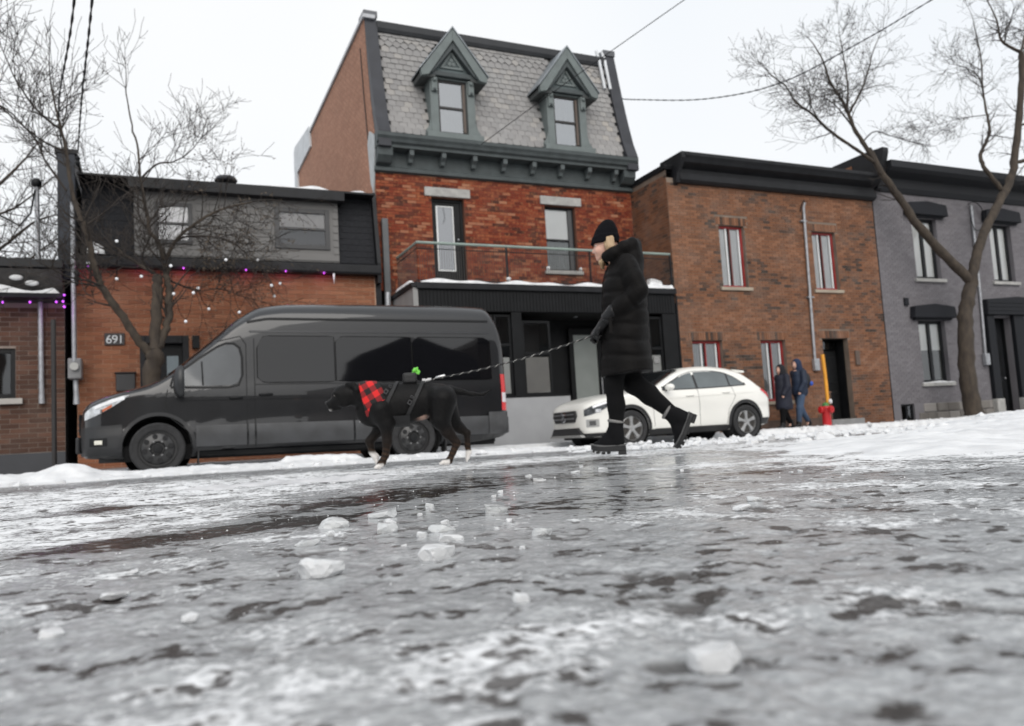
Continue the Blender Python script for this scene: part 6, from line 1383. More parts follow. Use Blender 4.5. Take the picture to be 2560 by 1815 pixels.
# ------------------------------------------------------------------ black dog in stride, pulling ahead
DO = (1.60, 5.6, 0.)
def fur(name):
    m = bpy.data.materials.new(name); m.use_nodes = True; n = m.node_tree; b = n.nodes['Principled BSDF']
    b.inputs['Roughness'].default_value = .5; b.inputs['Specular IOR Level'].default_value = .12
    def att(a): q = n.nodes.new('ShaderNodeAttribute'); q.attribute_name = a; return q.outputs['Fac']
    g = n.nodes.new('ShaderNodeNewGeometry'); t = n.nodes.new('ShaderNodeTexNoise'); t.inputs['Scale'].default_value = 60; n.links.new(g.outputs['Position'], t.inputs['Vector'])
    r = n.nodes.new('ShaderNodeValToRGB'); r.color_ramp.elements[0].color = (.003, .003, .0033, 1); r.color_ramp.elements[1].color = (.011, .0105, .0105, 1); n.links.new(t.outputs[0], r.inputs[0])
    last = r.outputs[0]
    for a, c in (('brindle', (.060, .034, .020, 1)), ('pink', (.55, .36, .29, 1)), ('white', (.74, .71, .68, 1))):
        mxx = n.nodes.new('ShaderNodeMixRGB'); mxx.inputs[2].default_value = c; n.links.new(att(a), mxx.inputs[0]); n.links.new(last, mxx.inputs[1]); last = mxx.outputs[0]
    n.links.new(last, b.inputs['Base Color'])
    bp = n.nodes.new('ShaderNodeBump'); bp.inputs['Strength'].default_value = .35; bp.inputs['Distance'].default_value = .004
    t2 = n.nodes.new('ShaderNodeTexNoise'); t2.inputs['Scale'].default_value = 220; n.links.new(g.outputs['Position'], t2.inputs['Vector']); n.links.new(t2.outputs[0], bp.inputs['Height']); n.links.new(bp.outputs[0], b.inputs['Normal'])
    return m
def dog():
    def q(x, z, y=0.): return (x-DO[0], y, z)
    S = SDF((-.57, -.22, -.02), (.80, .22, .68), .0078)
    # trunk: deep chest, tucked belly, rounded croup
    S.ell(q(1.50, .455), (.155, .112, .158), .03); S.ell(q(1.62, .46), (.17, .108, .150), .04); S.ell(q(1.76, .475), (.15, .100, .125), .05); S.ell(q(1.90, .485), (.14, .100, .112), .04)
    S.ell(q(1.42, .45), (.10, .095, .13), .04); S.ell(q(1.36, .42), (.075, .07, .09), .04)
    # neck and head, carried low and forward
    S.chain([q(1.43, .53), q(1.33, .545), q(1.25, .545)], [.095, .082, .074], .03)
    S.ell(q(1.215, .548), (.085, .076, .076), .03); S.ell(q(1.165, .545), (.05, .062, .055), .02)
    S.cone(q(1.155, .505), q(1.105, .482), .050, .037, .02, sq=(1, 1, .92)); S.cone(q(1.16, .468), q(1.105, .450), .030, .020, .012)
    S.ell(q(1.083, .492), (.016, .018, .014), .006); S.ell(q(1.20, .495, -.045), (.045, .024, .04), .02); S.ell(q(1.20, .495, .045), (.045, .024, .04), .02)
    for s in (-1, 1):
        S.ell(q(1.150, .560, s*.052), (.020, .014, .012), .012)                         # brow
        S.chain([q(1.235, .612, s*.058), q(1.275, .610, s*.083), q(1.298, .570, s*.092), q(1.290, .535, s*.088)], [.022, .022, .018, .008], .012, sq=(1, .55, 1))   # ear
    S.cone(q(1.095, .463, -.05), q(1.15, .468, -.06), .0035, .0035, .003, True)
    # forelegs: near one planted and reaching forward, far one lifted
    S.chain([q(1.46, .42, -.085), q(1.505, .315, -.085)], [.075, .055], .04); S.chain([q(1.505, .315, -.085), q(1.505, .19, -.082), q(1.488, .095, -.08)], [.052, .034, .026], .02)
    S.chain([q(1.488, .095, -.08), q(1.462, .050, -.08), q(1.435, .024, -.08)], [.026, .026, .024], .012)
    S.chain([q(1.45, .40, .085), q(1.455, .29, .085)], [.07, .048], .04); S.chain([q(1.455, .29, .085), q(1.375, .205, .082), q(1.388, .125, .08)], [.044, .033, .024], .015); S.chain([q(1.388, .125, .08), q(1.415, .085, .08), q(1.418, .062, .08)], [.024, .026, .018], .01)
    # hind legs: thigh, stifle forward, hock back, near-vertical shank
    S.chain([q(1.93, .47, -.085), q(1.905, .335, -.09)], [.105, .078], .04); S.chain([q(1.905, .335, -.09), q(1.955, .235, -.088), q(2.020, .155, -.085)], [.068, .044, .030], .02)
    S.chain([q(2.020, .155, -.085), q(1.985, .085, -.085), q(1.955, .032, -.085)], [.030, .023, .024], .012); S.cone(q(1.955, .028, -.085), q(1.912, .020, -.085), .024, .020, .012)
    S.chain([q(1.95, .46, .085), q(2.00, .325, .09)], [.10, .07], .04); S.chain([q(2.00, .325, .09), q(2.06, .265, .088), q(2.118, .222, .085)], [.058, .040, .028], .02); S.chain([q(2.118, .222, .085), q(2.115, .13, .085), q(2.122, .080, .085)], [.027, .022, .023], .012); S.cone(q(2.122, .080, .085), q(2.110, .040, .085), .022, .018, .01)
    # toes
    for (tx, tz, ty) in ((1.428, .020, -.08), (1.905, .018, -.085)):
        for dy in (-.022, -.008, .008, .022): S.cone(q(tx, tz, ty+dy), q(tx-.020, tz-.006, ty+dy*1.15), .0115, .009, .004)
    for (tx, tz, ty) in ((1.420, .058, .08), (2.108, .036, .085)):
        for dy in (-.02, -.007, .007, .02): S.cone(q(tx, tz, ty+dy), q(tx-.004, tz-.020, ty+dy*1.1), .011, .008, .004)
    # tail, out behind with a lifted tip
    S.chain([q(2.00, .545), q(2.08, .525), q(2.17, .503), q(2.25, .499), q(2.315, .535)], [.034, .023, .017, .013, .006], .02)
    # sheath
    S.cone(q(1.80, .365), q(1.755, .352), .024, .017, .012)
    def white(P):
        x, y, z = P[:, 0]+DO[0], P[:, 1], P[:, 2]
        w_ = sstep(.046, .030, z)*((x < 1.475) | ((x > 1.80) & (x < 1.955)))*(y < 0); w_ = np.maximum(w_, sstep(.135, .105, z)*(y > 0)*((x < 1.45))*(x > 1.3)); w_ = np.maximum(w_, sstep(.10, .085, z)*(y > 0)*(x > 2.05))
        w_ = np.maximum(w_, sstep(.012, .006, np.abs(y))*sstep(.50, .53, z)*sstep(1.13, 1.10, x)*.7); w_ = np.maximum(w_, sstep(.452, .438, z)*sstep(1.12, 1.09, x)*.5)
        return w_
    def pink(P):
        x, y, z = P[:, 0]+DO[0], P[:, 1], P[:, 2]; return np.exp(-(((x-1.775)/.035)**2+((z-.355)/.030)**2)*1.2)*(np.abs(y) < .06)
    def brin(P):
        x, y, z = P[:, 0]+DO[0], P[:, 1], P[:, 2]; return sstep(.20, .10, z)*.6*(.5+.5*np.sin(z*180+x*60))+sstep(.30, .2, z)*.12
    d = S.build('dog', fur('black_fur'), attr={'white': white, 'pink': pink, 'brindle': brin}); d.location = DO; d.rotation_euler = (0, 0, R(-15)); d.scale = (.965, 1, 1)
    tag(d, 'black dog with white paws, red plaid bandana and harness striding left', 'dog')
    for s in (-1, 1): MB().sphere(q(1.138, .540, s*.050), .0105, 10, 8).build('eye', mat('dog_eye', (.012, .007, .004), .05, spec=.8), d, smooth=180)
    no = MB(); no.sphere(q(1.073, .493), .017, 10, 8, (.7, 1, .85)); no.build('nose', mat('dog_nose', (.006, .006, .006), .35), d, smooth=180)
    # plaid bandana round the neck, knotted with a point on the chest
    pl = bpy.data.materials.new('red_plaid'); pl.use_nodes = True; n = pl.node_tree; bs = n.nodes['Principled BSDF']; bs.inputs['Roughness'].default_value = .85
    tcn = n.nodes.new('ShaderNodeTexCoord'); mp = n.nodes.new('ShaderNodeMapping'); mp.inputs['Rotation'].default_value = (0, R(28), 0); n.links.new(tcn.outputs['Object'], mp.inputs[0]); sp = n.nodes.new('ShaderNodeSeparateXYZ'); n.links.new(mp.outputs[0], sp.inputs[0])
    def chk(o):
        a = n.nodes.new('ShaderNodeMath'); a.operation = 'MULTIPLY'; a.inputs[1].default_value = 1/.088; n.links.new(o, a.inputs[0]); f = n.nodes.new('ShaderNodeMath'); f.operation = 'FRACT'; n.links.new(a.outputs[0], f.inputs[0]); c = n.nodes.new('ShaderNodeMath'); c.operation = 'GREATER_THAN'; c.inputs[1].default_value = .5; n.links.new(f.outputs[0], c.inputs[0]); return c.outputs[0]
    ad = n.nodes.new('ShaderNodeMath'); ad.operation = 'ADD'; n.links.new(chk(sp.outputs['X']), ad.inputs[0]); n.links.new(chk(sp.outputs['Z']), ad.inputs[1]); dv = n.nodes.new('ShaderNodeMath'); dv.operation = 'MULTIPLY'; dv.inputs[1].default_value = .5; n.links.new(ad.outputs[0], dv.inputs[0])
    rp_ = n.nodes.new('ShaderNodeValToRGB'); rp_.color_ramp.interpolation = 'CONSTANT'; e = rp_.color_ramp.elements; e[0].color = (.62, .014, .014, 1); e[1].position = .4; e[1].color = (.20, .008, .010, 1); e2 = e.new(.8); e2.color = (.008, .006, .006, 1); n.links.new(dv.outputs[0], rp_.inputs[0]); n.links.new(rp_.outputs[0], bs.inputs['Base Color'])
    S2 = SDF((-.33, -.18, .30), (.02, .18, .68), .007)
    S2.chain([q(1.45, .515), q(1.36, .535)], [.122, .106], .02); S2.ell(q(1.42, .46), (.14, .128, .13), .02); S2.cone(q(1.46, .47, -.085), q(1.54, .435, -.108), .048, .022, .03); S2.cone(q(1.37, .44), q(1.338, .375), .07, .035, .03)
    def lim(X, Y, Z):
        x = X+DO[0]; fold = .004*np.sin(Z*70+Y*30)
        front = (1.335-.22*(Z-.50))-x; back = x-(1.492+.65*np.clip(.565-Z, -.3, .13)+fold); low = (.355+.62*np.clip(x-1.355, 0, .2)+.004*np.sin(x*60))-Z
        return -np.maximum(np.maximum(front, back), low)
    S2.func(lambda X, Y, Z: lim(X, Y, Z), 0, True)
    S2.build('bandana', pl, d)
    # harness: shoulder strap, girth strap, belly panel, buckles, pouch and bag dispenser
    HB = mat('harness_webbing', (.010, .010, .011), .7, bump=.3, bs=150); BU = mat('buckle_grey', (.06, .06, .063), .45, metal=.3)
    def strap(pts, wd, nm='strap'):
        b = MB(); L = []; P = [Vector(p) for p in pts]
        for i, p in enumerate(P):
            t_ = (P[min(i+1, len(P)-1)]-P[max(i-1, 0)]).normalized(); nr = Vector((p.x*0, p.y, (p.z-.46))).normalized(); w_ = t_.cross(nr).normalized()*wd/2
            L += [p+w_, p-w_, p+w_+nr*.005, p-w_+nr*.005]
        F = []
        for i in range(len(P)-1):
            a, c = 4*i, 4*i+4; F += [(a+2, a+3, c+3, c+2), (a, c, c+1, a+1), (a, a+2, c+2, c), (a+1, c+1, c+3, a+3)]
        b.add(L, F); return b.build(nm, HB, d)
    def ring(xt, xb, hw_, zt, zb, wd, n_=30):
        zc, hz = (zt+zb)/2, (zt-zb)/2; return strap([q(xt+(xb-xt)*(1-math.cos(a))/2, zc+hz*math.cos(a), hw_*math.sin(a)) for a in np.linspace(0, 2*math.pi, n_)], wd)
    ring(1.60, 1.44, .122, .622, .335, .026); ring(1.795, 1.625, .120, .618, .305, .026)
    # belly panel
    bp = MB(); bp.grid(lambda u, v: q(1.48+.20*u, .455-.160*math.cos((v-.5)*2.1)-.004, .128*math.sin((v-.5)*2.1)), 8, 16); bp.build('chest_panel', HB, d, smooth=180)
    for (x, z, y, sx, sz, an) in ((1.512, .548, -.118, .030, .034, -35), (1.545, .585, -.100, .022, .018, -35), (1.682, .462, -.124, .028, .034, -32), (1.700, .500, -.120, .026, .018, -32)):
        b = MB(); ca_, sa_ = math.cos(R(an)), math.sin(R(an)); pr = [(-sx/2, -sz/2), (sx/2, -sz/2), (sx/2, sz/2), (-sx/2, sz/2)]
        def rt(u, v): return (x-DO[0]+u*ca_-v*sa_, z+u*sa_+v*ca_)
        o_ = [rt(*p) for p in pr]; i_ = [rt(p[0]*.55, p[1]*.55) for p in pr]
        for k in range(4): b.prism([o_[k], o_[(k+1) % 4], i_[(k+1) % 4], i_[k]], 'Y', y-.010, y-.002)
        b.build('buckle', BU, d, bevel=.002)
    MB().box(*[v for p in ((1.786-DO[0], 1.812-DO[0]), (-.022, .022), (.612, .636)) for v in p]).build('strap_slide', mat('bright_slide', (.62, .62, .62), .4), d, bevel=.004)
    S3 = SDF((.02, -.06, .58), (.18, .06, .72), .006); S3.func(lambda X, Y, Z: np.sqrt(np.maximum(np.abs(X-.095)-.036, 0)**2+np.maximum(np.abs(Y)-.026, 0)**2+np.maximum(np.abs(Z-.644)-.022, 0)**2)-.018); S3.build('pouch', mat('pouch_black', (.010, .010, .011), .6, bump=.3), d)
    GN = mat('lime_plastic', (.16, .62, .06), .4); k = MB(); k.tube([q(1.722, .690, -.012), q(1.740, .705, -.012), q(1.752, .712, -.012)], [.012, .020, .008], 10); k.build('bag_holder', GN, d, smooth=60)
    MB().prism([(.108, .682), (.146, .722), (.162, .724), (.160, .705), (.178, .690), (.166, .668), (.140, .672)], 'Y', -.020, .006).build('bag_tie', GN, d, bevel=.004)
    MB().tube([q(1.300+.012*math.cos(a)+.02, .395+.018*math.sin(a), -.02) for a in np.linspace(0, 6.28, 14)], .003, 6).build('tag_ring', BU, d); tg = MB(); tg.lathe([(.014, 0), (.014, .003)], q(1.318, .355, -.02), 'Y', 14); tg.build('name_tag', mat('tag_metal', (.6, .6, .6), .25, metal=.8), d)
dog()
# ------------------------------------------------------------------ leash
def leash():
    a, c = Vector((1.797, 5.545, .622)), Vector((2.905, 5.015, .872))
    N = 120; pts = []
    for i in range(N):
        u = i/(N-1); p = a.lerp(c, u); p.z -= .030*math.sin(math.pi*u); pts.append(p)
    pts += [Vector((2.93, 4.99, .885)), Vector((2.945, 4.975, .885)), Vector((2.965, 4.96, .895))]
    t = thing('leash', 'black and white braided rope leash running from the dog to the woman', 'leash', tuple(a))
    MB().tube(pts, .0058, 8).build('rope', mat('rope_black', (.012, .012, .013), .8), t, smooth=60)
    d = (c-a).normalized(); s1 = d.cross(Vector((0, 0, 1))).normalized(); s2 = s1.cross(d)
    for ph in (0,):
        h = []
        for i in range(1, N*4):
            u = i/(N*4); p = a.lerp(c, u); p.z -= .030*math.sin(math.pi*u); an = u*1.26/.034*2*math.pi*.5+ph
            h.append(p+(s1*math.cos(an)+s2*math.sin(an))*.0052)
        MB().tube(h, .0019, 4).build('fleck_strand', mat('rope_white', (.50, .49, .46), .8), t)
    MB().tube([a-d*.004, a+d*.03, a+d*.045], [.010, .012, .008], 8).build('ferrule', mat('ferrule_white', (.62, .62, .62), .4), t, smooth=60)
    cl = MB(); cl.tube([a+d*.075, a+d*.10, a+d*.14, a+d*.15], [.006, .012, .011, .007], 8); cl.build('snap_hook', mat('tag_metal', (0, 0, 0)), t, smooth=60)
leash()
# ------------------------------------------------------------------ two walkers on the far pavement
def walker(x, y, h, label, coat, coat_m, legs_m, hood_m, face=True, long=True, gait=1., bag=None):
    z0 = pz(x)+.0; k = h/1.7
    def q(a, z, b=0.): return (a*k, b*k, z*k)
    S = SDF((-.5*k, -.3*k, .0), (.5*k, .3*k, 1.74*k), .016)
    S.chain([q(.0, .9), q(.0, 1.1), q(0, 1.35)], [.13, .12, .13], .05); S.chain([q(0, 1.4), q(-.03, 1.52)], [.06, .055], .03); S.ell(q(-.03, 1.58), (.09*k, .075*k, .115*k), .02); S.cone(q(-.11, 1.575), q(-.128, 1.555), .012, .014, .01)
    g = gait
    S.chain([q(0, .9, -.07), q(-.10*g, .5, -.07), q(-.17*g, .10, -.07), q(-.29*g, .05, -.07)], [.09, .06, .042, .035], .03); S.chain([q(0, .9, .07), q(.06*g, .5, .07), q(.28*g, .17, .07), q(.24*g, .05, .07)], [.09, .06, .042, .035], .03)
    for s in (-1, 1): S.chain([q(.02, 1.38, s*.17), q(.05+.08*s*g, 1.12, s*.21), q(-.06+.10*s*g, .92, s*.18)], [.05, .042, .036], .03); S.ell(q(-.07+.10*s*g, .87, s*.18), (.035*k, .03*k, .045*k), .02)
    b = S.build('person', M_SKIN); b.location = (x, y, z0); tag(b, label, 'person')
    S = SDF((-.5*k, -.3*k, .0), (.5*k, .3*k, 1.0*k), .016)
    S.chain([q(0, .9, -.07), q(-.10*g, .5, -.07), q(-.17*g, .12, -.07)], [.11, .085, .06], .04); S.chain([q(0, .9, .07), q(.06*g, .5, .07), q(.27*g, .19, .07)], [.11, .085, .06], .04); S.build('trousers', legs_m, b)
    S = SDF((-.5*k, -.3*k, .0), (.5*k, .3*k, .30*k), .014)
    S.chain([q(-.17*g, .15, -.07), q(-.17*g, .07, -.07), q(-.31*g, .045, -.07)], [.065, .06, .045], .02); S.chain([q(.27*g, .22, .07), q(.31*g, .12, .07), q(.24*g, .04, .07)], [.06, .055, .045], .02); S.build('shoes', M_LEATHER, b)
    S = SDF((-.5*k, -.36*k, .35*k), (.5*k, .36*k, 1.8*k), .016); hem = .52 if long else .80
    S.chain([q(.02, hem+.1), q(.02, .95), q(.03, 1.15), q(.02, 1.32)], [.21 if long else .19, .185, .18, .165], .06)
    for s in (-1, 1): S.chain([q(.02, 1.38, s*.17), q(.05+.08*s*g, 1.12, s*.23), q(-.06+.10*s*g, .93, s*.19)], [.085, .075, .058], .04)
    S.func(lambda X, Y, Z: Z-hem*k, 0, True)
    S.build('coat', coat_m, b)
    S = SDF((-.2*k, -.2*k, 1.35*k), (.22*k, .2*k, 1.8*k), .012); S.ell(q(.0, 1.60), (.125*k, .11*k, .14*k), .02); S.cone(q(.05, 1.42), q(.02, 1.5), .13, .11, .04); S.ell(q(-.12, 1.575), (.085*k, .07*k, .10*k), .01, True); S.build('hood', hood_m, b)
    if bag:
        S = SDF((.05, -.25, .85*k), (.5, .25, 1.5*k), .014); S.ell(q(.235, 1.18), (.10, .15, .22), .0); S.build('backpack', bag, b); MB().sphere(q(.30, 1.10, -.12), .06, 8, 6, (1, .6, 1)).build('bag_badge', mat('blue_patch', (.02, .10, .55), .5), b, smooth=180)
walker(14.22, 15.25, 1.60, 'person in a long dark navy hooded coat on the pavement beside the white car', 1, mat('navy_coat', (.008, .010, .022), .75, var=.3), M_LEG, mat('dark_hood', (.007, .007, .011), .9), gait=.9)
walker(14.86, 15.35, 1.74, 'person in a blue hooded jacket and jeans with a backpack walking by the hydrant', 1, mat('blue_jacket', (.010, .020, .045), .7, var=.3), mat('blue_jeans', (.045, .075, .13), .9, var=.3), mat('blue_hood', (.012, .024, .06), .85), long=False, gait=1., bag=mat('dark_backpack', (.010, .012, .018), .7))
# ------------------------------------------------------------------ bare trees
M_BARK = mat('dark_bark', (.032, .024, .018), .95, col2=(.070, .054, .040), vs=9, bump=1., bs=45, stretch=(1, 1, .35)); M_TWIG = mat('twig_bark', (.020, .016, .014), .95, col2=(.045, .036, .030), vs=6)
def smooth_path(P, n=4):
    out = []
    for i in range(len(P)-1):
        a, b, c, d = P[max(0, i-1)], P[i], P[i+1], P[min(len(P)-1, i+2)]
        for k in range(n):
            t = k/n; out.append(.5*((2*b)+(c-a)*t+(2*a-5*b+4*c-d)*t*t+(3*b-a-3*c+d)*t**3))
    out.append(P[-1]); return out
def twig(mb, p, d, L, r, rnd, depth, up=.25, kink=.35, sides=4, leaves=None):
    n = max(3, int(L/.16)); pts = [p.copy()]; dr = d.normalized()
    for i in range(n):
        dr = (dr+Vector((rnd.gauss(0, kink), rnd.gauss(0, kink), rnd.gauss(0, kink)))*.28+Vector((0, 0, up*.22))).normalized(); pts.append(pts[-1]+dr*(L/n))
    rad = [max(.0040, r*(1-.74*i/n)) for i in range(n+1)]
    mb.tube(pts, rad, sides if r > .008 else 3, cap=False)
    if depth > 0:
        m = rnd.randint(3, 5) if depth > 1 else rnd.randint(2, 4)
        for k in range(m):
            j = rnd.randint(max(1, n//4), n); ax = pts[j]-pts[j-1]; ax.normalize()
            sd = ax.orthogonal().normalized(); sd.rotate(Matrix.Rotation(rnd.uniform(0, 6.28), 3, ax)); nd = (ax*rnd.uniform(.5, .9)+sd*rnd.uniform(.45, .9))
            twig(mb, pts[j], nd, L*rnd.uniform(.38, .68), max(.005, rad[j]*.64), rnd, depth-1, up, kink, sides, leaves)
    if leaves is not None and rnd.random() < .42: leaves.append(pts[-1])
def tree(name, label, limbs, Y, base, seed, twigs, leafy=None, group=None, up=.25, tl=(.6, 1.3), spread=.5):
    rnd = random.Random(seed); t = thing(name, label, 'tree', base, group); tr = MB(); cr = MB(); lv = []; yo = {}
    dirs = []
    for li, (pts, r0, r1) in enumerate(limbs):
        drift = 0 if li == 0 else rnd.uniform(-spread, spread)
        k0 = yo.get((round(pts[0][0], 1), round(pts[0][1], 1)), 0.)
        best = min(dirs, key=lambda q: (q[0]-pts[0][0])**2+(q[2]-pts[0][1])**2, default=None)
        y0 = best[1] if (best and li > 0) else Y
        P = [Vector((x, y0+drift*(i/(len(pts)-1))*1.4, z)) for i, (x, z) in enumerate(pts)]
        if best and li > 0 and (Vector(best)-P[0]).length < .5: P[0] = P[0].lerp(Vector(best), .6)
        S = smooth_path(P, 5); n = len(S); dirs += [tuple(p) for p in S]
        S = [p+Vector((rnd.gauss(0, 1), rnd.gauss(0, 1), 0))*.012*min(1, r0*12) for p in S]
        rad = [(r0+(r1-r0)*i/(n-1))*(1+.06*math.sin(i*2.1+li)) for i in range(n)]
        if li == 0: rad[0] *= 1.35; rad[1] *= 1.2; rad[2] *= 1.08
        (tr if r0 > .03 else cr).tube(S, rad, 12 if r0 > .05 else 6, cap=True)
        k = twigs(li, r0)
        for _ in range(k):
            j = rnd.randint(int(n*.30), n-1); ax = (S[min(j+1, n-1)]-S[j-1]).normalized(); sd = ax.orthogonal().normalized(); sd.rotate(Matrix.Rotation(rnd.uniform(0, 6.28), 3, ax))
            twig(cr, S[j], ax*rnd.uniform(.3, .9)+sd*rnd.uniform(.4, 1.), rnd.uniform(*tl)*(1 if r0 < .06 else .8), max(.008, min(.02, rad[j]*.5)), rnd, 2, up if not (leafy and leafy(li)) else -.15, leaves=lv if leafy and leafy(li) else None)
        if r1 < .03: twig(cr, S[-1], S[-1]-S[-2], rnd.uniform(*tl), r1, rnd, 2, up if not (leafy and leafy(li)) else -.15, leaves=lv if leafy and leafy(li) else None)
    tr.build('trunk', M_BARK, t, smooth=60, fix=False); cr.build('crown', M_TWIG, t, fix=False)
    if lv:
        b = MB()
        for p in lv:
            for _ in range(rnd.randint(2, 5)):
                c = p+Vector((rnd.gauss(0, .05), rnd.gauss(0, .05), rnd.gauss(-.03, .05))); a = Vector((rnd.gauss(0, 1), rnd.gauss(0, 1), rnd.gauss(0, 1))).normalized(); e = a.orthogonal().normalized(); s = rnd.uniform(.018, .042)
                b.add([c-a*s, c+e*s*.45, c+a*s, c-e*s*.45], [(0, 1, 2, 3)])
        b.build('dry_leaves', mat('dry_leaf', (.045, .033, .024), .9, col2=(.10, .075, .05), vs=30), t, kind='stuff', fix=False)
    return t
RT = [
    ([(20.69,-0.16), (20.61,0.59), (20.63,1.59), (20.75,2.60), (20.95,3.24), (21.22,3.76)], 0.240, 0.170),
    ([(21.22,3.76), (20.49,4.45), (19.64,5.36), (19.15,6.22), (18.73,6.95), (18.52,7.66)], 0.145, 0.075),
    ([(18.60,7.22), (18.37,7.76), (18.12,8.29), (18.04,8.84), (17.89,9.27), (17.69,9.74), (17.60,10.40), (17.38,10.95)], 0.070, 0.014),
    ([(18.60,7.22), (17.86,7.49), (16.86,7.86), (16.13,8.25), (15.45,8.47), (15.11,8.77), (14.51,9.02), (14.12,9.22)], 0.050, 0.010),
    ([(18.14,8.72), (18.47,9.30), (18.76,9.89), (18.98,10.57), (19.28,11.13)], 0.036, 0.008),
    ([(18.06,8.89), (18.21,9.72), (18.16,10.58), (18.13,11.26)], 0.034, 0.007),
    ([(18.06,8.31), (17.29,8.48), (16.45,8.57), (15.44,8.43)], 0.030, 0.006),
    ([(16.86,7.86), (16.20,7.92), (15.58,8.27), (14.95,8.37)], 0.026, 0.006),
    ([(18.38,7.85), (18.93,8.25), (19.67,8.22), (20.50,8.17), (21.49,8.13)], 0.022, 0.005),
    ([(17.92,9.23), (17.15,9.21), (16.32,8.93), (15.66,8.88)], 0.022, 0.005),
    ([(21.15,3.55), (21.36,4.30), (21.78,5.11), (22.52,6.09), (23.15,6.85), (23.46,7.80), (23.80,9.12), (24.07,10.46), (24.02,10.80)], 0.150, 0.075),
    ([(22.69,6.62), (22.28,7.12), (22.29,7.60), (22.90,8.28), (23.14,8.85), (23.21,9.69), (23.45,11.07), (23.47,12.08)], 0.070, 0.012),
    ([(24.02,10.80), (23.55,11.23), (23.80,12.08), (23.71,13.03)], 0.050, 0.012),
    ([(24.06,10.81), (24.66,11.66), (25.25,12.38), (25.89,13.34)], 0.045, 0.012),
    ([(23.30,7.30), (23.92,7.50), (24.89,7.94), (26.06,8.36)], 0.065, 0.020),
    ([(23.79,8.43), (24.52,8.81), (25.50,9.58)], 0.040, 0.012),
    ([(24.12,10.31), (24.93,11.04), (25.87,11.96)], 0.045, 0.012),
    ([(23.26,9.75), (22.79,10.13), (21.96,10.21), (20.93,10.11)], 0.024, 0.006),
    ([(23.17,9.05), (22.82,9.05), (22.32,8.99), (21.88,8.89)], 0.016, 0.005),
]
LT = [
    ([(-0.09,1.13), (-0.07,1.59), (-0.04,1.98)], 0.160, 0.145),
    ([(-0.09,1.92), (-0.25,2.16), (-0.45,2.48), (-0.63,2.77), (-0.81,3.06), (-0.90,3.29), (-0.97,3.64), (-1.04,3.93), (-1.09,4.17)], 0.075, 0.045),
    ([(-1.16,4.17), (-1.25,4.69), (-1.34,5.38), (-1.43,5.87), (-1.51,6.23), (-1.57,6.59)], 0.042, 0.012),
    ([(-0.02,2.04), (0.01,2.60), (0.03,3.08), (0.05,3.41)], 0.095, 0.085),
    ([(0.03,2.04), (0.14,2.36), (0.22,2.72), (0.23,3.08), (0.20,3.38), (0.18,3.66)], 0.072, 0.055),
    ([(0.15,3.90), (0.05,4.12), (-0.07,4.29), (-0.14,4.77), (-0.21,5.22), (-0.25,5.77), (-0.35,6.34), (-0.45,7.06)], 0.045, 0.010),
    ([(0.19,3.76), (0.39,4.14), (0.79,4.48), (1.18,4.68), (1.68,4.81)], 0.038, 0.012),
    ([(0.21,4.04), (0.57,4.19), (1.22,4.15), (1.54,3.90)], 0.025, 0.010),
    ([(-0.01,3.44), (-0.15,3.58), (-0.20,3.73), (-0.16,3.89), (-0.11,3.95)], 0.018, 0.008),
    ([(-0.03,3.51), (-0.17,3.61), (-0.36,3.79), (-0.55,3.97), (-0.75,4.19)], 0.035, 0.018),
    ([(-0.81,3.10), (-1.01,3.14), (-1.27,3.15), (-1.49,3.22)], 0.022, 0.010),
    ([(-0.21,5.31), (0.08,5.63), (0.34,5.71), (0.61,5.92), (0.86,6.27)], 0.022, 0.007),
    ([(-1.34,5.43), (-1.64,5.46), (-1.94,5.65), (-2.24,5.87)], 0.020, 0.006),
    ([(-1.41,5.76), (-1.76,6.06), (-2.06,6.53), (-2.28,7.13)], 0.022, 0.006),
    ([(-1.46,4.70), (-1.65,5.21), (-1.78,5.53), (-2.13,5.96), (-2.46,6.14)], 0.022, 0.007),
    ([(0.20,3.38), (0.42,3.30), (0.75,3.22), (1.13,3.29), (1.56,3.17)], 0.020, 0.006),
]
tree('bare_tree', 'bare tree with forked trunk in front of the mauve grey house', RT, 14.9, (20.69, 14.9, -.16), 5, lambda i, r: 0 if i == 0 else (3 if r > .1 else 19 if r > .04 else 17), tl=(.5, 1.2), up=.2, spread=.8)
LT[0][0].insert(0, (-.11, -.05)); LT[0][0].insert(1, (-.10, .5))
tree('bare_tree', 'small pruned tree strung with white globe lights in front of house 691', LT, 15.1, (-.11, 15.1, -.05), 11, lambda i, r: 0 if i in (0, 3) else (11 if r > .05 else 15), leafy=lambda i: i in (6, 7, 15), tl=(.5, 1.2), up=.55, spread=.6)
rnd = random.Random(9)
LL = [([(-4.6, -.1), (-4.5, 2.0), (-4.3, 3.6)], .16, .11), ([(-4.3, 3.6), (-3.9, 4.9), (-3.3, 6.0), (-2.6, 7.0)], .08, .02), ([(-4.3, 3.6), (-4.6, 5.2), (-4.2, 6.8), (-3.8, 8.0)], .07, .02), ([(-4.1, 4.2), (-3.2, 4.6), (-2.4, 5.3), (-1.9, 5.5)], .05, .012), ([(-3.6, 5.4), (-2.8, 5.8), (-2.1, 6.6)], .04, .01), ([(-4.0, 4.0), (-3.0, 3.9), (-2.3, 4.5), (-1.7, 4.9)], .035, .01)]
tree('bare_tree', 'tangled bare tree at the left edge behind the brown brick bungalow', LL, 19.5, (-4.6, 19.5, -.1), 17, lambda i, r: 0 if i == 0 else 15, tl=(.6, 1.5), up=.35, spread=1.0)
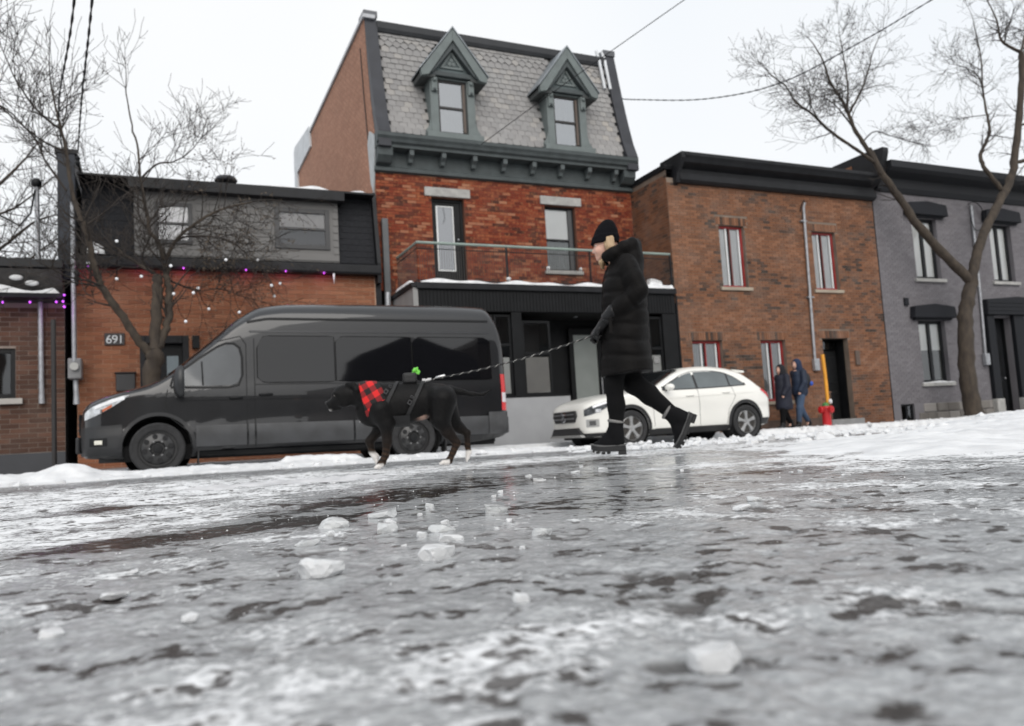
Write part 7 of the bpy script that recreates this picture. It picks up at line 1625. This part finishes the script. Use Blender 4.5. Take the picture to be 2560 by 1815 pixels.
for bx, by, bz, h, sd, lab in ((14.2, 42., 0., 15.2, 3, 'distant bare tree top beside the flank of the mansard house'), (42.5, 40., 0., 16.2, 4, 'distant bare tree top rising above the roof of the russet brick house')):
    B = [([(bx, bz), (bx+.2, bz+h*.45), (bx+.1, bz+h*.62)], .22, .14)]+[([(bx+.1, bz+h*(.45+.05*k)), (bx+.1+dx*.5, bz+h*(.62+.04*k)), (bx+dx, bz+h*(.78+.03*k)), (bx+dx*1.15, bz+h*(.9+.02*k))], .09, .02) for k, dx in enumerate((-1.2, 1.0, -.5, .5, .05))]
    tree('bare_tree', lab, B, by, (bx, by, bz), sd, lambda i, r: 0 if i == 0 else 12, tl=(.8, 1.8), up=.7)

# ------------------------------------------------------------------ string lights
def string_lights(label, pts, r, m, name, wire=True, sag=.12, lamp=None):
    c = sum((Vector(p) for p in pts), Vector((0, 0, 0)))/len(pts); t = thing(name, label, 'lights', tuple(c))
    for p in pts: 
        o = MB().sphere(p, r, 12, 8).build('bulb', m, t, smooth=180); MB().cyl((p[0], p[1], p[2]+r*.8), (p[0], p[1], p[2]+r*1.5), r*.35, n=8).build('socket', M_BLACK, o)
        if lamp:
            ld = bpy.data.lights.new('bulb_glow', 'POINT'); ld.energy = lamp[0]; ld.color = lamp[1]; ld.shadow_soft_size = r; lo = bpy.data.objects.new('bulb_glow', ld); COL.objects.link(lo); lo.parent = o; lo.location = Vector((p[0], p[1]-.0, p[2]-.06))-root_org(t)
    if wire:
        ps = sorted(pts, key=lambda p: p[0]); w_ = MB()
        for a, b in zip(ps[:-1], ps[1:]):
            if (Vector(a)-Vector(b)).length < 1.7: w_.tube([(a[0]+(b[0]-a[0])*u, a[1]+(b[1]-a[1])*u, a[2]+(b[2]-a[2])*u+r*1.5-sag*math.sin(math.pi*u)) for u in np.linspace(0, 1, 7)], .005, 4, cap=False)
        if w_.v: w_.build('cable', M_BLACK, t)
GLOBES = [(-0.59,14.79,3.87), (-0.92,15.04,3.73), (-1.03,14.90,3.50), (-0.22,15.08,3.33), (-0.61,15.10,3.28), (0.25,14.65,3.44), (1.15,14.61,3.57), (0.71,15.27,3.18), (0.29,14.81,2.98), (0.61,14.79,3.00), (0.89,15.40,2.82), (0.48,14.98,2.52), (1.41,15.27,2.74), (-1.27,14.98,3.66), (1.75,15.11,3.70), (1.93,14.72,3.15), (2.14,15.11,3.27), (2.05,15.29,3.06), (1.39,15.02,2.70)]
string_lights('white globe lights hung through the branches of the small tree', GLOBES, .027, mat('white_globe', (.85, .87, .9), .25, emit=(.95, .97, 1, .12)), 'string_lights')
PURPLE = mat('purple_bulb', (.30, .05, .45), .2, emit=(.55, .10, .85, 1.2))
E1 = [(-1.19,17.12,3.92), (-0.26,17.12,3.95), (0.53,17.12,3.95), (1.74,17.12,3.95), (2.55,17.12,3.95), (3.36,17.12,3.94)]
string_lights('row of small purple lights under the black eaves of house 691', E1, .019, PURPLE, 'string_lights', sag=.03, lamp=(.6, (1, .12, .55)))
E2 = [(-2.53,16.62,3.11), (-2.10,16.62,3.12), (-1.68,16.62,3.13), (-1.57,16.62,3.14), (-1.55,16.62,3.26), (-1.55,16.62,3.04)]
string_lights('purple lights along the canopy of the brown brick bungalow', E2, .022, PURPLE, 'string_lights', sag=.03, lamp=(.35, (.75, .08, .9)))

# ------------------------------------------------------------------ overhead wires
def wire(label, pts, r, name='overhead_wire', twist=0):
    P = smooth_path([Vector(p) for p in pts], 14); b = MB(); b.tube(P, r, 6, cap=False); o = b.build(name, M_BLACK, None, smooth=180); tag(o, label, 'wire', 'overhead wires')
    if twist:
        for k in range(2):
            h = []; n = len(P)*3
            for i in range(n):
                u = i/(n-1)*(len(P)-1); j = min(int(u), len(P)-2); p = P[j].lerp(P[j+1], u-j); d = (P[j+1]-P[j]).normalized(); s1 = d.cross(Vector((0, 0, 1))).normalized(); s2 = s1.cross(d); an = u*2.2+k*math.pi; h.append(p+(s1*math.cos(an)+s2*math.sin(an))*r*1.1)
            MB().tube(h, r*.7, 4, cap=False).build('strand', M_BLACK, o)
wire('thick twisted service cable sweeping from the mansard house to the upper right', [(11.72, 17.80, 9.22), (12.0, 17.4, 9.05), (12.9, 15.6, 8.42), (13.85, 14, 8.26), (14.8, 12.3, 8.65), (15.6, 11, 9.12), (17.6, 8, 10.3)], .010, twist=1)
wire('thin straight wire crossing in front of the right dormer', [(7.2, 17.0, 7.17), (7.85, 14.5, 7.45), (8.87, 11, 7.87), (9.9, 8.0, 8.3)], .008)
wire('left of the two cables dropping from the top edge onto house 691', [(-1.62, 17.2, 6.28), (-1.36, 14, 5.90), (-.80, 10, 5.63), (-.3, 5, 5.7)], .010, twist=1)
wire('right of the two cables dropping from the top edge onto house 691', [(-1.32, 16.85, 6.10), (-1.0, 13.5, 5.80), (-.615, 10, 5.66), (-.1, 5, 5.8)], .010, twist=1)
b = MB(); b.lathe([(.03, 0), (.05, .05), (.03, .1), (.05, .15), (.02, .2)], (-1.33, 16.9, 5.85), n=10); o = b.build('cable_insulator', M_BLACK, smooth=40); tag(o, 'dark insulator where the right cable meets house 691', 'insulator')

# ------------------------------------------------------------------ hydrant, sign posts
def hydrant():
    x, y = 15.00, 14.66; z = pz(15)-.05; RD = mat('hydrant_red', (.46, .012, .016), .4, var=.15, coat=.2)
    t = thing('hydrant', 'red fire hydrant with a tall yellow marker rod', 'hydrant', (x, y, z))
    MB().lathe([(.17, 0), (.17, .03), (.115, .04), (.115, .40), (.13, .41), (.13, .44), (.10, .46), (.05, .475)], (x, y, z), n=24).build('barrel', RD, t, smooth=35)
    bn = MB(); bn.lathe([(.135, .0), (.15, .02), (.15, .05), (.135, .07)], (x, y, z+.40), n=24); bn.build('flange', RD, t, smooth=35)
    for dx, dy in ((-1, 0), (1, 0), (0, -1)):
        c = MB(); p = Vector((x+dx*.09, y+dy*.09, z+.40)); q = Vector((x+dx*.19, y+dy*.19, z+.40)); c.cyl(p, q, .062, .062, 16); c.cyl(q, q+Vector((dx, dy, 0))*.03, .075, .07, 8); nz_ = c.build('nozzle', RD, t, smooth=35); MB().cyl(q+Vector((dx, dy, 0))*.03, q+Vector((dx, dy, 0))*.055, .022, n=5).build('cap_nut', RD, nz_)
    MB().lathe([(.09, 0), (.075, .05), (.03, .07)], (x, y, z+.475), n=16).build('bonnet', mat('hydrant_green', (.05, .20, .05), .5), t, smooth=40)
    MB().sphere((x+.10, y-.08, z+.56), .05, 8, 6).build('snow_lump', M_SNOW, t, smooth=180)
    t.scale = (.92, .92, 1.22)
    MB().tube([(x+.09, y, z+.50), (x+.085, y, z+1.1), (x+.055, y, z+1.52)], .046, 12).build('marker_rod', mat('marker_yellow', (.74, .32, .03), .45), t, smooth=40)
hydrant()
b = MB(); b.tube([(-1.41, 13.6, -.05), (-1.415, 13.6, 2.32)], .035, 10); o = b.build('sign_post', mat('post_black', (.02, .018, .018), .6), smooth=40); tag(o, 'thin dark post standing at the kerb in front of the brown bungalow', 'post')
t = thing('marker_stake', 'thin pale stake with a small red tip beside the right tree', 'stake', (21.35, 15.4, pz(21)))
MB().tube([(21.35, 15.4, pz(21)-.1), (21.33, 15.4, .50)], .02, 8).build('stake', M_STEEL, t); MB().box(21.25, 21.40, 15.37, 15.43, .48, .58).build('tip', mat('stake_red', (.45, .03, .03), .5), t)

# ------------------------------------------------------------------ broken ice on the road
def ice_mat(name, rough, tr, col, vs):
    m = mat(name, col, rough, var=.05, spec=.5, trans=tr, ior=1.31, bump=.3, bs=60); return m
M_ICE = ice_mat('clear_ice', .05, .42, (.93, .95, .96), 5); M_ICE_W = ice_mat('milky_ice', .15, .25, (.86, .87, .88), 5)
def chunk(x, y, w_, h, seed, m, label, group=None, flat=1.):
    rnd = random.Random(seed); bm = bmesh.new(); bmesh.ops.create_icosphere(bm, subdivisions=3, radius=1.)
    pl = []
    for k in range(7):
        a = rnd.uniform(0, 6.283); pl.append((Vector((math.cos(a), math.sin(a), rnd.uniform(-.25, .35))).normalized(), rnd.uniform(.55, .85)))
    pl.append((Vector((rnd.uniform(-.5, .5), rnd.uniform(-.2, .2), 1)).normalized(), rnd.uniform(.35, .6)))
    pl.append((Vector((rnd.uniform(-.9, .9), rnd.uniform(-.5, .1), 1)).normalized(), rnd.uniform(.45, .7)))
    co = np.array([v.co for v in bm.verts]); nzv = fbm(co[:, 0]+seed*3.1, co[:, 1], seed*.7, 1.5, 4)
    for v, q in zip(bm.verts, nzv):
        p = v.co.copy()
        for nn, d in pl:
            e = p.dot(nn)-d
            if e > 0: p -= nn*e*.92
        p *= 1+.34*q
        v.co = (p.x*w_*.56, p.y*w_*.44, (p.z*.62+.26)*h*.80)
    me = bpy.data.meshes.new('ice_chunk'); bm.to_mesh(me); bm.free()
    o = link('ice_chunk', me, m, smooth=16); o.location = (x, y, float(gz(x, y))+.001); o.rotation_euler = (rnd.uniform(-.08, .08), rnd.uniform(-.12, .12), rnd.uniform(-.5, .5)); tag(o, label, 'ice', group)
CH = [(.22, 1.22, .070, .036, 0, 'large milky ice lump nearest the lower left of the chunk cluster'), (.41, 1.25, .062, .034, 0, 'milky ice block at the front of the central stack'), (.49, 1.41, .055, .022, 0, 'flat ice slab in the middle of the central stack'), (.53, 1.57, .052, .024, 1, 'clear rounded ice block at the back of the central stack'),
      (.66, 1.37, .048, .021, 1, 'clear flat ice block lying alone right of the central stack'), (.44, 1.67, .049, .032, 1, 'clear upright ice block left of the central stack'), (.52, 2.02, .081, .028, 1, 'wide clear ice block farthest back in the cluster'), (.37, 1.87, .077, .036, 1, 'jagged clear ice block with raised right end at left of cluster'),
      (.76, 1.84, .082, .038, 1, 'humped clear ice block right of the cluster below the dog'), (.69, 2.14, .026, .024, 1, 'small square clear ice cube behind the cluster'), (.26, 1.59, .042, .018, 1, 'clear flattened ice block at the far left of the cluster'), (1.39, 2.89, .059, .016, 0, 'thin flat ice flake below the woman'),
      (.37, .83, .020, .020, 0, 'out of focus white ice lump in the lower centre'), (1.29, 1.51, .038, .019, 1, 'clear ice lump on the right part of the road'), (1.16, 1.40, .040, .013, 0, 'low white ice dome right of centre'), (.40, .53, .046, .024, 0, 'big blurred beige ice lump near the bottom right'),
      (-.06, 1.24, .042, .010, 0, 'low white ice hump on the left'), (-.11, 1.02, .030, .013, 0, 'blurred white ice hump near the left edge'), (.03, 1.00, .020, .012, 0, 'blurred small ice hump left of centre'), (-.17, 5.13, .06, .026, 0, 'pale ice block lying far back in front of the van')]
for i, (x, y, w_, h, c, lab) in enumerate(CH): chunk(x, y, w_, h*1.15, 50+i, M_ICE if c else M_ICE_W, lab, 'broken ice blocks')
for i, (x, y, w_, h) in enumerate([(1.50, 3.22, .03, .016), (1.04, 2.46, .02, .011), (.07, 1.51, .013, .007), (-.04, 1.47, .02, .008), (2.03, 2.17, .022, .008), (2.08, 2.18, .023, .009), (1.98, 1.88, .03, .009), (2.04, 3.71, .025, .013), (1.93, 3.30, .046, .015), (1.74, 3.22, .048, .015), (1.98, 2.74, .017, .01), (.95, 2.3, .016, .012), (.60, 1.95, .014, .01), (1.6, 4.4, .05, .02), (.8, 4.0, .05, .015), (.47, 1.52, .020, .016), (.40, 1.40, .014, .010), (.58, 1.70, .018, .014), (.33, 1.72, .022, .014), (.48, 1.80, .03, .02), (.62, 1.50, .014, .009), (.30, 1.45, .016, .010), (.70, 1.62, .016, .010), (.55, 1.22, .012, .008)]):
    chunk(x, y, w_, h*1.2, 90+i, M_ICE_W, 'small chip of ice lying loose on the icy road', 'small ice chips')
b = MB(); rnd = random.Random(77)
for _ in range(900):
    d = .5*math.exp(rnd.random()*3.0); a = R(rnd.uniform(-16, 66)); x, y = d*math.sin(a), d*math.cos(a); s = rnd.choice((.0006, .0008, .001, .0018))*(.5+d*.4)*rnd.uniform(.6, 1.3); z = float(-.012*max(0, y-5)) + .002
    b.add([(x-s, y, z), (x+s, y, z), (x, y-s*.8, z), (x, y+s*.8, z), (x+s*.2, y, z+s*1.1)], [(0, 2, 4), (2, 1, 4), (1, 3, 4), (3, 0, 4)])
o = b.build('ice_crumbs', M_ICE_W, fix=False); o['kind'] = 'stuff'; o['label'] = 'fine crumbs of ice strewn over the road'
